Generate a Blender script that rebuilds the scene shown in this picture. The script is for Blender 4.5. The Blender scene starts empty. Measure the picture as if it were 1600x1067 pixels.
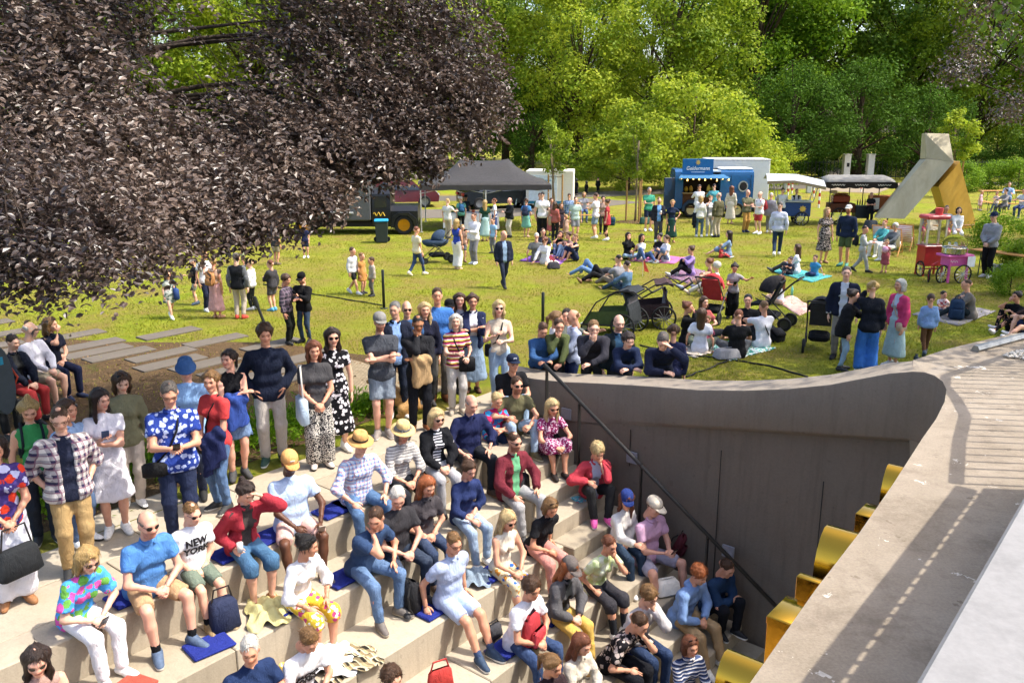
import bpy, bmesh, math, random
import numpy as np
from mathutils import Vector, Matrix
R=math.radians
rng=np.random.default_rng(7); random.seed(7)
S=bpy.context.scene; COL=S.collection
# ---------------------------------------------------------------- camera, sky, sun, exposure
CF,CTH,CH=1355.,R(14.2),4.5          # focal length in photo pixels, pitch, height above the lawn
cam=bpy.data.cameras.new('camera'); camo=bpy.data.objects.new('camera',cam); COL.objects.link(camo)
camo.location=(0,0,CH); camo.rotation_euler=(math.pi/2-CTH,0,0)
cam.sensor_width=36; cam.lens=36*CF/1600; cam.clip_end=900; cam.clip_start=.05
S.camera=camo
SUN_EL=57.
w=bpy.data.worlds.new('World'); S.world=w; w.use_nodes=True
nt=w.node_tree; bg=nt.nodes['Background']; sk=nt.nodes.new('ShaderNodeTexSky'); sk.sky_type='NISHITA'
sk.sun_disc=False; sk.sun_elevation=R(SUN_EL); sk.sun_rotation=R(90); sk.air_density=1.; sk.dust_density=3.5
nt.links.new(sk.outputs[0],bg.inputs[0]); bg.inputs[1].default_value=.15
sl=bpy.data.lights.new('sun','SUN'); sl.energy=2.3; sl.angle=R(.5); sl.color=(1,.95,.86)
so=bpy.data.objects.new('sun',sl); COL.objects.link(so)
so.rotation_euler=Vector((math.cos(R(SUN_EL)),-.06,math.sin(R(SUN_EL)))).to_track_quat('Z','Y').to_euler()
S.view_settings.view_transform='Standard'; S.view_settings.look='None'; S.view_settings.gamma=1; S.view_settings.exposure=1.42
S.cycles.use_adaptive_sampling=True; S.cycles.adaptive_threshold=.03
S.cycles.max_bounces=5; S.cycles.diffuse_bounces=3; S.cycles.glossy_bounces=2; S.cycles.transmission_bounces=3
S.cycles.transparent_max_bounces=6; S.cycles.caustics_reflective=False; S.cycles.caustics_refractive=False
# ---------------------------------------------------------------- places
_c,_s=math.cos(CTH),math.sin(CTH)
def at(x,y,z=0.):                    # where the sight line through a photo pixel meets height z
    a=(x-800)/CF; b=-(y-533.5)/CF
    d=Vector((a,_c+b*_s,-_s+b*_c)); t=(z-CH)/d.z
    return Vector((0,0,CH))+d*t
def proj(p):
    X=p[0]; q=p[2]-CH; Z=p[1]*_c-q*_s; Y=p[1]*_s+q*_c
    return 800+CF*X/Z,533.5-CF*Y/Z
AZ=math.atan2(1140,1355*_c+343*_s)
UU=Vector((math.sin(AZ),math.cos(AZ),0)); VV=Vector((math.cos(AZ),-math.sin(AZ),0))
def uvz(u,v,z=0.): return UU*u+VV*v+Vector((0,0,z))
RISE=.225
def tierv(j): return -7.45+.7*j      # nosing of the j-th seating tier
def stepv(k): return -7.28+.348*k    # nosing of the k-th stair step
WALLU=10.0
# ---------------------------------------------------------------- objects
def hx(h):
    f=lambda c:(c/12.92 if c<=.04045 else ((c+.055)/1.055)**2.4)
    return tuple(f(int(h[i:i+2],16)/255) for i in (0,2,4))
def soft(k,f=.21):
    l=.3*k[0]+.6*k[1]+.1*k[2]; return tuple(q*(1-f)+l*f for q in k)
def tag(o,label=None,cat=None,group=None,kind=None):
    if label: o['label']=label
    if cat: o['category']=cat
    if group: o['group']=group
    if kind: o['kind']=kind
    return o
def npmesh(name,V,Fs,smooth=True):
    V=np.asarray(V,np.float32); Fs=[np.asarray(f,np.int32) for f in (Fs if isinstance(Fs,list) else [Fs]) if len(f)]
    me=bpy.data.meshes.new(name); me.vertices.add(len(V)); me.vertices.foreach_set('co',V.ravel())
    n=sum(len(f) for f in Fs); me.loops.add(sum(f.size for f in Fs)); me.polygons.add(n)
    me.loops.foreach_set('vertex_index',np.concatenate([f.ravel() for f in Fs]))
    st=[];o=0
    for f in Fs: st.append(o+np.arange(len(f))*f.shape[1]); o+=f.size
    me.polygons.foreach_set('loop_start',np.concatenate(st).astype(np.int32))
    me.polygons.foreach_set('use_smooth',np.full(n,smooth)); me.update(calc_edges=True)
    return me
def link(name,data,mat=None,parent=None,loc=None,rot=None):
    o=bpy.data.objects.new(name,data); COL.objects.link(o)
    if data is not None and mat is not None:
        for m in (mat if isinstance(mat,(list,tuple)) else [mat]):
            if len(data.materials)<len(mat if isinstance(mat,(list,tuple)) else [mat]): data.materials.append(m)
    if parent: o.parent=parent
    if loc is not None: o.location=loc
    if rot is not None: o.rotation_euler=rot if isinstance(rot,(tuple,list)) else (0,0,rot)
    return o
def empty(name,loc,rz=0,label=None,cat=None,group=None):
    o=link(name,None,None,None,loc,rz); o.empty_display_size=.1
    return tag(o,label,cat,group)
class MB:                            # collects shapes, then becomes one mesh object
    def __init__(s): s.v=[];s.f=[];s.m=[];s.cm=0
    def add(s,V,F):
        o=len(s.v); s.v+= [tuple(p) for p in V]; s.f+=[tuple(i+o for i in f) for f in F]; s.m+=[s.cm]*len(F); return s
    def mat(s,i): s.cm=i; return s
    def box(s,c,d,rz=0,rx=0,ry=0,bev=0,taper=1.):
        x,y,z=[q/2 for q in d]; M=Matrix.Translation(Vector(c))@Matrix.Rotation(rz,4,'Z')@Matrix.Rotation(ry,4,'Y')@Matrix.Rotation(rx,4,'X')
        b=min(bev,.45*min(d))
        if b<=0:
            P=[(sx*x*(taper if sz>0 else 1),sy*y*(taper if sz>0 else 1),sz*z) for sz in(-1,1) for sx,sy in((-1,-1),(1,-1),(1,1),(-1,1))]
            F=[(3,2,1,0),(4,5,6,7),(0,1,5,4),(1,2,6,5),(2,3,7,6),(3,0,4,7)]
        else:                        # rounded vertical edges and chamfered top and bottom
            def ring(k,zz,t): 
                X,Y=(x-k)*t,(y-k)*t; e=b*.7
                return [(X-e,-Y,zz),(X,-Y+e,zz),(X,Y-e,zz),(X-e,Y,zz),(-X+e,Y,zz),(-X,Y-e,zz),(-X,-Y+e,zz),(-X+e,-Y,zz)]
            P=ring(b,-z,1)+ring(0,-z+b,1)+ring(0,z-b,taper)+ring(b,z,taper)
            F=[tuple(reversed(range(8))),tuple(range(24,32))]
            for k in range(3): F+=[(k*8+i,k*8+(i+1)%8,k*8+8+(i+1)%8,k*8+8+i) for i in range(8)]
        return s.add([M@Vector(p) for p in P],F)
    def tube(s,pts,r,n=6,cap=True):
        pts=[Vector(p) for p in pts]; rs=r if isinstance(r,(list,tuple)) else [r]*len(pts); P=[];F=[]; N=len(pts)
        ref=None
        for i,p in enumerate(pts):
            t=(pts[min(i+1,N-1)]-pts[max(i-1,0)]).normalized()
            if ref is None: ref=Vector((0,0,1)) if abs(t.z)<.9 else Vector((1,0,0))
            a=t.cross(ref)
            if a.length<1e-4: a=t.orthogonal()
            a.normalize(); b=a.cross(t).normalized(); ref=b
            P+=[p+(a*math.cos(2*math.pi*k/n)+b*math.sin(2*math.pi*k/n))*rs[i] for k in range(n)]
        for i in range(N-1): F+=[(i*n+k,i*n+n+k,i*n+n+(k+1)%n,i*n+(k+1)%n) for k in range(n)]
        if cap: F+=[tuple(range(n)),tuple(reversed(range((N-1)*n,N*n)))]
        return s.add(P,F)
    def lathe(s,prof,n=16,c=(0,0,0),sx=1,sy=1,M=None,open_=False):
        P=[];F=[];c=Vector(c)
        for r,z in prof: P+=[c+Vector((r*math.cos(2*math.pi*k/n)*sx,r*math.sin(2*math.pi*k/n)*sy,z)) for k in range(n)]
        if M is not None: P=[M@p for p in P]
        for i in range(len(prof)-1): F+=[(i*n+k,i*n+(k+1)%n,i*n+n+(k+1)%n,i*n+n+k) for k in range(n)]
        if prof[0][0]>1e-5 and not open_: F.append(tuple(reversed(range(n))))
        if prof[-1][0]>1e-5 and not open_: F.append(tuple(range((len(prof)-1)*n,len(prof)*n)))
        return s.add(P,F)
    def prism(s,poly,z0,z1):
        n=len(poly); P=[(p[0],p[1],z0) for p in poly]+[(p[0],p[1],z1) for p in poly]
        return s.add(P,[tuple(reversed(range(n))),tuple(range(n,2*n))]+[(i,(i+1)%n,n+(i+1)%n,n+i) for i in range(n)])
    def extr(s,poly,ax,a,b):         # polygon in the plane across axis ax, thickness a..b
        ins=lambda p,t:(t,p[0],p[1]) if ax==0 else (p[0],t,p[1])
        n=len(poly); P=[ins(p,a) for p in poly]+[ins(p,b) for p in poly]
        return s.add(P,[tuple(reversed(range(n))),tuple(range(n,2*n))]+[(i,(i+1)%n,n+(i+1)%n,n+i) for i in range(n)])
    def strip(s,A,B):                # sheet between two rows of points
        n=len(A); return s.add(list(A)+list(B),[(i,i+1,n+i+1,n+i) for i in range(n-1)])
    def grid(s,rows):
        n=len(rows[0]); P=[p for r in rows for p in r]
        return s.add(P,[(i*n+j,i*n+j+1,i*n+n+j+1,i*n+n+j) for i in range(len(rows)-1) for j in range(n-1)])
    def mesh(s,name='m',smooth=False):
        me=bpy.data.meshes.new(name); me.from_pydata(s.v,[],s.f)
        if smooth: me.polygons.foreach_set('use_smooth',[True]*len(s.f))
        if any(s.m): me.polygons.foreach_set('material_index',s.m)
        me.validate(); me.update(); return me
    def build(s,name,mat,parent=None,loc=None,rot=None,smooth=False,auto=None):
        me=s.mesh(name,smooth or auto is not None); o=link(name,me,mat,parent,loc,rot)
        if auto is not None:
            try: me.set_sharp_from_angle(angle=R(auto))
            except Exception: pass
        bm=bmesh.new(); bm.from_mesh(me); bmesh.ops.recalc_face_normals(bm,faces=bm.faces); bm.to_mesh(me); bm.free()
        return o
def textmesh(body,size,ext=.002,shear=0,bold=0):
    cu=bpy.data.curves.new('t','FONT'); cu.body=body; cu.size=size; cu.extrude=ext; cu.align_x='CENTER'; cu.align_y='CENTER'; cu.shear=shear; cu.offset=bold; cu.resolution_u=2
    o=bpy.data.objects.new('t',cu); COL.objects.link(o); dg=bpy.context.evaluated_depsgraph_get()
    me=bpy.data.meshes.new_from_object(o.evaluated_get(dg)); bpy.data.objects.remove(o); bpy.data.curves.remove(cu); return me
def copy_tree(o,parent=None):
    c=o.copy(); COL.objects.link(c); c.parent=parent
    for ch in list(o.children): copy_tree(ch,c)
    return c
# ---------------------------------------------------------------- materials
MC={}
class NB:
    def __init__(s,name):
        s.m=bpy.data.materials.new(name); s.m.use_nodes=True; s.t=s.m.node_tree; s.n=s.t.nodes; s.b=s.n['Principled BSDF']; s.out=s.n['Material Output']; s.L=s.t.links
    def __call__(s,ty,**k):
        n=s.n.new('ShaderNode'+ty)
        for a,v in k.items():
            if a.startswith('i_'):
                key=a[2:]; key=int(key) if key.isdigit() else key
                if isinstance(v,bpy.types.NodeSocket): s.L.new(v,n.inputs[key])
                else: n.inputs[key].default_value=v
            else: setattr(n,a,v)
        return n
    def co(s,kind='Object'): return s('TexCoord').outputs[kind]
    def noise(s,sc,co=None,det=3,ro=.5,dist=0):
        n=s('TexNoise'); n.inputs['Scale'].default_value=sc; n.inputs['Detail'].default_value=det; n.inputs['Roughness'].default_value=ro; n.inputs['Distortion'].default_value=dist
        if co is not None: s.L.new(co,n.inputs['Vector'])
        return n.outputs[0]
    def ramp(s,fac,stops,const=False):
        n=s('ValToRGB'); s.L.new(fac,n.inputs[0]); cr=n.color_ramp
        if const: cr.interpolation='CONSTANT'
        while len(cr.elements)<len(stops): cr.elements.new(.5)
        for e,(p,c) in zip(cr.elements,stops): e.position=p; e.color=(*c,1) if len(c)==3 else c
        return n.outputs[0]
    def math(s,op,a,b=None,c=None):
        n=s('Math',operation=op)
        for i,v in enumerate((a,b,c)):
            if v is None: continue
            if isinstance(v,bpy.types.NodeSocket): s.L.new(v,n.inputs[i])
            else: n.inputs[i].default_value=v
        return n.outputs[0]
    def mix(s,f,a,b,mode='MIX'):
        n=s('MixRGB',blend_type=mode)
        for i,v in enumerate((f,a,b)):
            if isinstance(v,bpy.types.NodeSocket): s.L.new(v,n.inputs[i])
            else: n.inputs[i].default_value=v if i==0 else (*v,1) if len(v)==3 else v
        return n.outputs[0]
    def sep(s,co):
        n=s('SeparateXYZ'); s.L.new(co,n.inputs[0]); return n.outputs
    def mapn(s,co,sc=(1,1,1),rot=(0,0,0),loc=(0,0,0)):
        n=s('Mapping'); s.L.new(co,n.inputs[0]); n.inputs['Scale'].default_value=sc; n.inputs['Rotation'].default_value=rot; n.inputs['Location'].default_value=loc; return n.outputs[0]
    def set(s,col=None,rough=None,metal=None,spec=None):
        if col is not None:
            if isinstance(col,bpy.types.NodeSocket): s.L.new(col,s.b.inputs['Base Color'])
            else: s.b.inputs['Base Color'].default_value=(*col,1)
        if rough is not None:
            if isinstance(rough,bpy.types.NodeSocket): s.L.new(rough,s.b.inputs['Roughness'])
            else: s.b.inputs['Roughness'].default_value=rough
        if metal is not None: s.b.inputs['Metallic'].default_value=metal
        if spec is not None: s.b.inputs['Specular IOR Level'].default_value=spec
        return s
    def bump(s,h,st=.3,d=.02):
        n=s('Bump'); n.inputs['Strength'].default_value=st; n.inputs['Distance'].default_value=d; s.L.new(h,n.inputs['Height']); s.L.new(n.outputs[0],s.b.inputs['Normal']); return s
def cached(f):
    def g(*a,**k):
        key=(f.__name__,a,tuple(sorted(k.items())))
        if key not in MC: MC[key]=f(*a,**k)
        return MC[key]
    return g
@cached
def plain(c,rough=.6,metal=0.,spec=.4,var=.12,nz=12.):
    b=NB('paint_'+c); k=hx(c); n=b.noise(nz,b.co(),4,.6)
    b.set(b.ramp(n,[(.3,tuple(q*(1-var) for q in k)),(.7,tuple(min(1,q*(1+var)) for q in k))]),rough,metal,spec)
    b.bump(b.noise(nz*8,b.co()),.06,.01); return b.m
@cached
def fabric(c,rough=.9,bump=.5,sheen=.2):
    b=NB('cloth_'+c); k=soft(hx(c)); co=b.co(); n=b.noise(7,co,4,.6)
    b.set(b.ramp(n,[(.25,tuple(q*.82 for q in k)),(.75,tuple(min(1,q*1.1) for q in k))]),rough,spec=.15)
    h=b.math('ADD',b.noise(12,b.mapn(co,(1,1,.55)),4,.6,1.6),b.math('MULTIPLY',b.noise(220,co,1),.12)); b.bump(h,bump*1.5,.03)
    return b.m
@cached
def denim(c,rough=.88):
    b=NB('denim_'+c); k=soft(hx(c),.38); co=b.co(); n=b.noise(5,co,3,.6)
    col=b.ramp(n,[(.3,tuple(q*.7 for q in k)),(.55,k),(.75,tuple(min(1,q*1.5+.03) for q in k))])
    b.set(b.mix(.25,col,b.ramp(b.noise(160,co,2),[(.35,tuple(q*.5 for q in k)),(.65,tuple(min(1,q*1.5) for q in k))])),rough,spec=.15)
    b.bump(b.noise(13,b.mapn(co,(1,1,.5)),4,.6,1.6),.8,.03); return b.m
@cached
def stripes(cs,sc=14.,axis='Z'):
    b=NB('striped_cloth'); co=b.co(); z=b.sep(co)[{'X':0,'Y':1,'Z':2}[axis]]; n=len(cs)
    f=b.math('FRACT',b.math('MULTIPLY',b.math('ADD',z,b.math('MULTIPLY',b.noise(6,co,2),.03)),sc))
    b.set(b.ramp(f,[(i/n,hx(c)) for i,c in enumerate(cs)],True),.9,spec=.15); b.bump(b.noise(12,b.mapn(co,(1,1,.55)),4,.6,1.6),.75,.03); return b.m
@cached
def plaid(c1,c2,c3,sc=13.):
    b=NB('plaid_cloth'); co=b.co(); x,y,z=b.sep(co); h=b.math('ADD',x,b.math('MULTIPLY',y,.7))
    fx=b.math('GREATER_THAN',b.math('FRACT',b.math('MULTIPLY',h,sc)),.55); fz=b.math('GREATER_THAN',b.math('FRACT',b.math('MULTIPLY',z,sc)),.55)
    gx=b.math('GREATER_THAN',b.math('FRACT',b.math('MULTIPLY_ADD',h,sc,.35)),.86); gz=b.math('GREATER_THAN',b.math('FRACT',b.math('MULTIPLY_ADD',z,sc,.35)),.86)
    col=b.mix(b.math('MULTIPLY',b.math('ADD',fx,fz),.5),hx(c1),hx(c2)); col=b.mix(b.math('MULTIPLY',b.math('MAXIMUM',gx,gz),.8),col,hx(c3))
    b.set(col,.9,spec=.15); b.bump(b.noise(12,b.mapn(co,(1,1,.55)),4,.6,1.6),.75,.03); return b.m
@cached
def floral(c1,c2,c3=None,sc=16.,th=.42):
    b=NB('print_cloth'); co=b.co(); wob=b('VectorMath',operation='ADD'); b.L.new(co,wob.inputs[0])
    nn=b('TexNoise'); nn.inputs['Scale'].default_value=30; b.L.new(co,nn.inputs[0]); ms=b('VectorMath',operation='SCALE'); b.L.new(nn.outputs[1],ms.inputs[0]); ms.inputs['Scale'].default_value=.045; b.L.new(ms.outputs[0],wob.inputs[1])
    v=b('TexVoronoi'); v.inputs['Scale'].default_value=sc; b.L.new(wob.outputs[0],v.inputs['Vector'])
    m=b.math('LESS_THAN',v.outputs['Distance'],th); fc=hx(c2)
    if c3: fc=b.mix(b.math('GREATER_THAN',b.sep(v.outputs['Color'])[0],.5),hx(c2),hx(c3))
    b.set(b.mix(m,hx(c1),fc),.88,spec=.15); b.bump(b.noise(12,b.mapn(co,(1,1,.55)),4,.6,1.6),.75,.03); return b.m
def cloth(spec):                     # 'c1' or 'pattern/c1/c2/c3'
    p=spec.split('/')
    if len(p)==1: return fabric(p[0])
    k=p[0]; a=p[1:]
    if k=='st': return stripes(tuple(a))
    if k=='st2': return stripes(tuple(a),26.)
    if k=='pl': return plaid(*a[:3])
    if k=='pl2': return plaid(*a[:3],sc=20.)
    if k=='fl': return floral(*a)
    if k=='fl2': return floral(*a,sc=34.)
    if k=='fl0': return floral(*a,sc=11.,th=.5)
    if k=='dn': return denim(a[0])
    if k=='chk': return floral(a[0],a[1],None,60.,.5)
@cached
def concrete(c='b3a68e',stain=.25,sc=1.,bump=.25):
    b=NB('concrete'); k=hx(c); co=b.co(); big=b.noise(1.1*sc,co,6,.65); fine=b.noise(45*sc,co,4,.7)
    col=b.ramp(big,[(.25,tuple(q*(1-stain) for q in k)),(.5,k),(.8,tuple(min(1,q*(1+stain*.5)) for q in k))])
    col=b.mix(.35,col,b.ramp(fine,[(.3,tuple(q*.72 for q in k)),(.7,tuple(min(1,q*1.18) for q in k))]))
    sp=b.noise(9*sc,co,2,.4); col=b.mix(b.math('MULTIPLY',b.math('GREATER_THAN',sp,.72),.25),col,tuple(q*.45 for q in k))
    stk=b.noise(2.2*sc,b.mapn(co,(5,5,.35)),5,.7); col=b.mix(b.ramp(stk,[(.5,(0,0,0)),(.75,(.5,.5,.5))]),col,tuple(q*.6 for q in k)); lt=b.noise(.7*sc,b.mapn(co,(1,1,.6),loc=(9,4,2)),6,.75); col=b.mix(b.ramp(lt,[(.52,(0,0,0)),(.7,(.35,.35,.35))]),col,tuple(min(1,q*1.3) for q in k))
    b.set(col,.88,spec=.2); b.bump(b.math('ADD',fine,b.math('MULTIPLY',big,.6)),bump,.012); return b.m
@cached
def skinm(c):
    b=NB('skin'); k=hx(c); a=b('Attribute',attribute_name='tint'); n=b.noise(25,b.co(),3)
    col=b.mix(1,b.ramp(n,[(.3,(k[0]*.93,k[1]*.88,k[2]*.86)),(.7,k)]),a.outputs[0],'MULTIPLY')
    b.set(col,.5,spec=.35); b.b.inputs['Subsurface Weight'].default_value=.06; b.b.inputs['Subsurface Radius'].default_value=(.02,.008,.004); return b.m
@cached
def hairm(c):
    b=NB('hair_'+c); k=hx(c); co=b.co(); st=b.noise(40,b.mapn(co,(2.2,2.2,.35)),4,.65,.6)
    b.set(b.ramp(st,[(.25,tuple(q*.45 for q in k)),(.55,k),(.8,tuple(min(1,q*1.45) for q in k))]),.42,spec=.35); b.bump(st,.9,.014); return b.m
@cached
def leafm(c1,c2,c3,tr=.35,rough=.55,spec=.15):
    b=NB('foliage_'+c1); g=b('NewGeometry'); o=b.co(); r=g.outputs['Random Per Island']
    col=b.ramp(r,[(0,hx(c1)),(.5,hx(c2)),(1,hx(c3))]); big=b.noise(.5,o,3)
    col=b.mix(.45,col,b.ramp(big,[(.35,hx(c1)),(.65,hx(c3))])); b.set(col,rough,spec=spec)
    if tr:
        t=b('BsdfTranslucent'); b.L.new(b.mix(.3,col,(1,.95,.2),'MULTIPLY') if False else col,t.inputs[0]); mx=b('MixShader'); mx.inputs[0].default_value=tr
        b.L.new(b.b.outputs[0],mx.inputs[1]); b.L.new(t.outputs[0],mx.inputs[2]); b.L.new(mx.outputs[0],b.out.inputs[0])
    return b.m
@cached
def bark(c='4a3d30'):
    b=NB('bark'); k=hx(c); co=b.co(); n=b.noise(6,b.mapn(co,(3,3,.6)),5,.65); b.set(b.ramp(n,[(.3,tuple(q*.5 for q in k)),(.7,tuple(q*1.2 for q in k))]),.95,spec=.1); b.bump(n,.8,.04); return b.m
@cached
def metal(c,rough=.35):
    b=NB('metal_'+c); b.set(hx(c),b.ramp(b.noise(20,b.co()),[(.3,(rough*.7,)*3),(.7,(rough*1.3,)*3)]),1.); return b.m
@cached
def wood(c='b5793a',sc=3.):
    b=NB('wood'); k=hx(c); co=b.co(); n=b.noise(7*sc,b.mapn(co,(.5,4,4)),4,.6,.8); b.set(b.ramp(n,[(.3,tuple(q*.72 for q in k)),(.7,tuple(min(1,q*1.12) for q in k))]),.65,spec=.25); b.bump(n,.2,.01); return b.m
@cached
def glass(c='20262b',rough=.08):
    b=NB('dark_glass'); b.set(hx(c),rough,0,.6); return b.m
@cached
def lamp(c,e):
    b=NB('bulb'); b.set(hx(c)); b.b.inputs['Emission Color'].default_value=(*hx(c),1); b.b.inputs['Emission Strength'].default_value=e; return b.m
# ================================================================ the setting
def lawnmat():
    b=NB('lawn'); co=b.co(); big=b.noise(.16,co,4,.6); mid=b.noise(1.3,co,5,.65); fine=b.noise(28,co,4,.7); vf=b.noise(110,co,3,.7)
    col=b.ramp(mid,[(.28,hx('6f6a2c')),(.45,hx('858430')),(.6,hx('969340')),(.78,hx('a08f4c'))])
    col=b.mix(b.ramp(big,[(.4,(0,0,0)),(.62,(.85,.85,.85))]),col,b.ramp(mid,[(.3,hx('748a20')),(.6,hx('90a222')),(.8,hx('a8a82e'))]))
    dry=b.noise(.55,co,5,.7); col=b.mix(b.ramp(dry,[(.44,(0,0,0)),(.62,(.9,.9,.9))]),col,hx('93774c'))
    col=b.mix(.33,col,b.ramp(fine,[(.3,hx('4f541a')),(.55,hx('8d9028')),(.75,hx('b2a840'))]))
    b.set(col,.95,spec=.1); b.bump(b.math('ADD',fine,vf),.9,.05); return b.m
L=MB()
def q4(*p): L.add([uvz(*a) for a in p],[(0,1,2,3)])
q4((WALLU+.2,-300),(WALLU+.2,-2),(400,-2),(400,-300)); q4((-300,-300),(-300,-9.2),(WALLU+.2,-9.2),(WALLU+.2,-300)); q4((WALLU+.2,-2),(WALLU+.2,300),(400,300),(400,-2))
q4((-300,-9.2),(-300,-7.6),(-2,-7.6),(-2,-9.2))
tag(L.build('lawn',lawnmat()),kind='structure')
# bare earth under the beech
def dirtmat():
    b=NB('earth'); co=b.co(); n=b.noise(2.2,co,6,.7); f=b.noise(38,co,4,.7)
    col=b.ramp(n,[(.3,hx('40301f')),(.6,hx('664f33')),(.8,hx('7d6a40'))]); col=b.mix(.5,col,b.ramp(f,[(.3,hx('2e231a')),(.7,hx('957c5c'))]))
    g=b.noise(1.1,co,4,.7); col=b.mix(b.ramp(g,[(.6,(0,0,0)),(.7,(.7,.7,.7))]),col,hx('566024')); b.set(col,.95,spec=.1); b.bump(f,1,.06); return b.m
poly=[]
for i in range(40):
    a=2*math.pi*i/40; r=1+.09*math.sin(3*a+1)+.06*math.sin(7*a); poly.append((-8.2+6.0*r*math.cos(a)*1.15,14.7+3.4*r*math.sin(a)))
m=MB(); m.add([(x,y,.004) for x,y in poly],[tuple(range(40))]); tag(m.build('earth',dirtmat()),kind='structure')
# far paths
def path(name,pts,wd,z,mat):
    m=MB(); A=[];B=[]
    for i,p in enumerate(pts):
        t=Vector(pts[min(i+1,len(pts)-1)])-Vector(pts[max(i-1,0)]); n=Vector((-t.y,t.x)).normalized()*wd/2; A.append((p[0]+n.x,p[1]+n.y,z)); B.append((p[0]-n.x,p[1]-n.y,z))
    m.strip(A,B); return tag(m.build(name,mat),kind='structure')
ASPH=concrete('5f594f',.2,1.,.3)
path('path',[(-45,56),(-15,53),(-2,53.2),(5,56),(14,60.5),(26,65),(50,67)],3.6,.006,ASPH)
path('path',[(22,58),(27,66),(29,75),(31,90)],4.,.01,concrete('8d7f6c',.2,1.,.3))
path('path',[(-30,44),(-12,43),(-1,44.5),(6,52)],4.5,.012,concrete('6b6358',.2,1.,.3))
# ---- upper paving: single slabs
CON=concrete('a5967c',.22); CON2=concrete('998b73',.2)
pav=tag(empty('paving',(0,0,0)),kind='structure')
b0=MB(); b0.add([uvz(u,v,-.03) for u,v in((-1,-9.75),(-1,-7.5),(WALLU,-7.5),(WALLU+.9,-9.75))],[(0,1,2,3)]); b0.build('bedding',concrete('5a5145',.2),pav)
slabs={}
def slab(du,dv,mat,par,u,v,z=.0,h=.06,name='paving_slab'):
    key=(round(du,2),round(dv,2),mat.name)
    if key not in slabs:
        m=MB(); m.box((0,0,-h/2),(du,dv,h),bev=.006); slabs[key]=m.mesh('slab'); slabs[key].materials.append(mat)
        bm=bmesh.new(); bm.from_mesh(slabs[key]); bmesh.ops.recalc_face_normals(bm,faces=bm.faces); bm.to_mesh(slabs[key]); bm.free()
    o=link(name,slabs[key],None,par,uvz(u,v,z+random.uniform(-.002,.002)),(0,0,math.pi/2-AZ)); return o
CM=[concrete('ada08c',.24),concrete('a39783',.26),concrete('b3a793',.22)]
for r in range(3):
    v=-7.86-.72*r-.36
    u=-1+.55*(r%2)
    while u<WALLU+1.3:
        d=1.35
        if u+d/2<WALLU+(.0 if r==0 else 1.3 if r==1 else .9): slab(d-.012,.708,random.choice(CM),pav,u,v)
        u+=d
# small brick pavers towards the lawn
def brickmat():
    b=NB('brick_paving'); br=b('TexBrick'); b.L.new(b.mapn(b.co(),(1,1,1),(0,0,math.pi/2-AZ)),br.inputs['Vector']); br.inputs['Scale'].default_value=5.5; br.inputs['Color1'].default_value=(*hx('9a8a70'),1); br.inputs['Color2'].default_value=(*hx('86785f'),1); br.inputs['Mortar'].default_value=(*hx('4e4536'),1); br.inputs['Mortar Size'].default_value=.025
    b.set(br.outputs[0],.9,spec=.2); b.bump(br.outputs['Fac'],-.3,.01); return b.m
m=MB(); m.add([uvz(u,v,.006) for u,v in((9.25,-13.0),(9.25,-9.98),(10.5,-9.98),(10.7,-13.0))],[(0,1,2,3)]); tag(m.build('brick_path',brickmat()),kind='structure')
# stepping slabs in the grass
stp=tag(empty('stepping_path',(0,0,0)),kind='structure'); SM=concrete('675f55',.3)
for i in range(15):
    v=-12.6-.66*i; uo=9.9-.16*i
    for k in range(2 if i%2 else 1):
        slab(1.32,.46,SM,stp,uo-.75+1.5*k+random.uniform(-.25,.25)-(1.1 if i>8 else 0),v+random.uniform(-.1,.1)-.3*k,.03,.06,'stepping_slab')
# ---- seating tiers and stair flight, precast blocks
st=tag(empty('seating_steps',(0,0,0)),kind='structure')
TEND=8.5
def block(u0,u1,v0,v1,z,h,mat,par=None,name='concrete_block'):
    m=MB(); m.box((0,0,-h/2),(u1-u0,v1-v0,h),bev=.012); return m.build(name,mat,par or st,uvz((u0+u1)/2,(v0+v1)/2,z),(0,0,math.pi/2-AZ))
JO=[(-1.2,1.0,3.12,5.62,8.5),(-1.2,1.9,4.05,6.3,8.5),(.2,2.6,4.95,7.1,8.5),(1.2,3.9,6.2,8.5),(2,4.6,6.9,8.5),(2.4,5.2,8.5),(3,6,8.5),(3,6,8.5)]
for j in range(8):
    z=-2*RISE*j; us=JO[j]
    for a,b in zip(us[:-1],us[1:]): block(a+.005,b-.005,tierv(j)-(.41 if j==0 else .74),tierv(j),z,2*RISE+.1,random.choice(CM))
for k in range(15):
    z=-RISE*k; v1=stepv(k); block(TEND+.006,WALLU-.03,v1-(.58 if k==0 else .38),v1,z,RISE*2.2,CM[k%3])
m=MB(); m.add([uvz(u,v,-3.42) for u,v in((-3,-6),(-3,2),(WALLU,2),(WALLU,-6))],[(0,1,2,3)]); tag(m.build('stage_floor',CON2),kind='structure')
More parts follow.
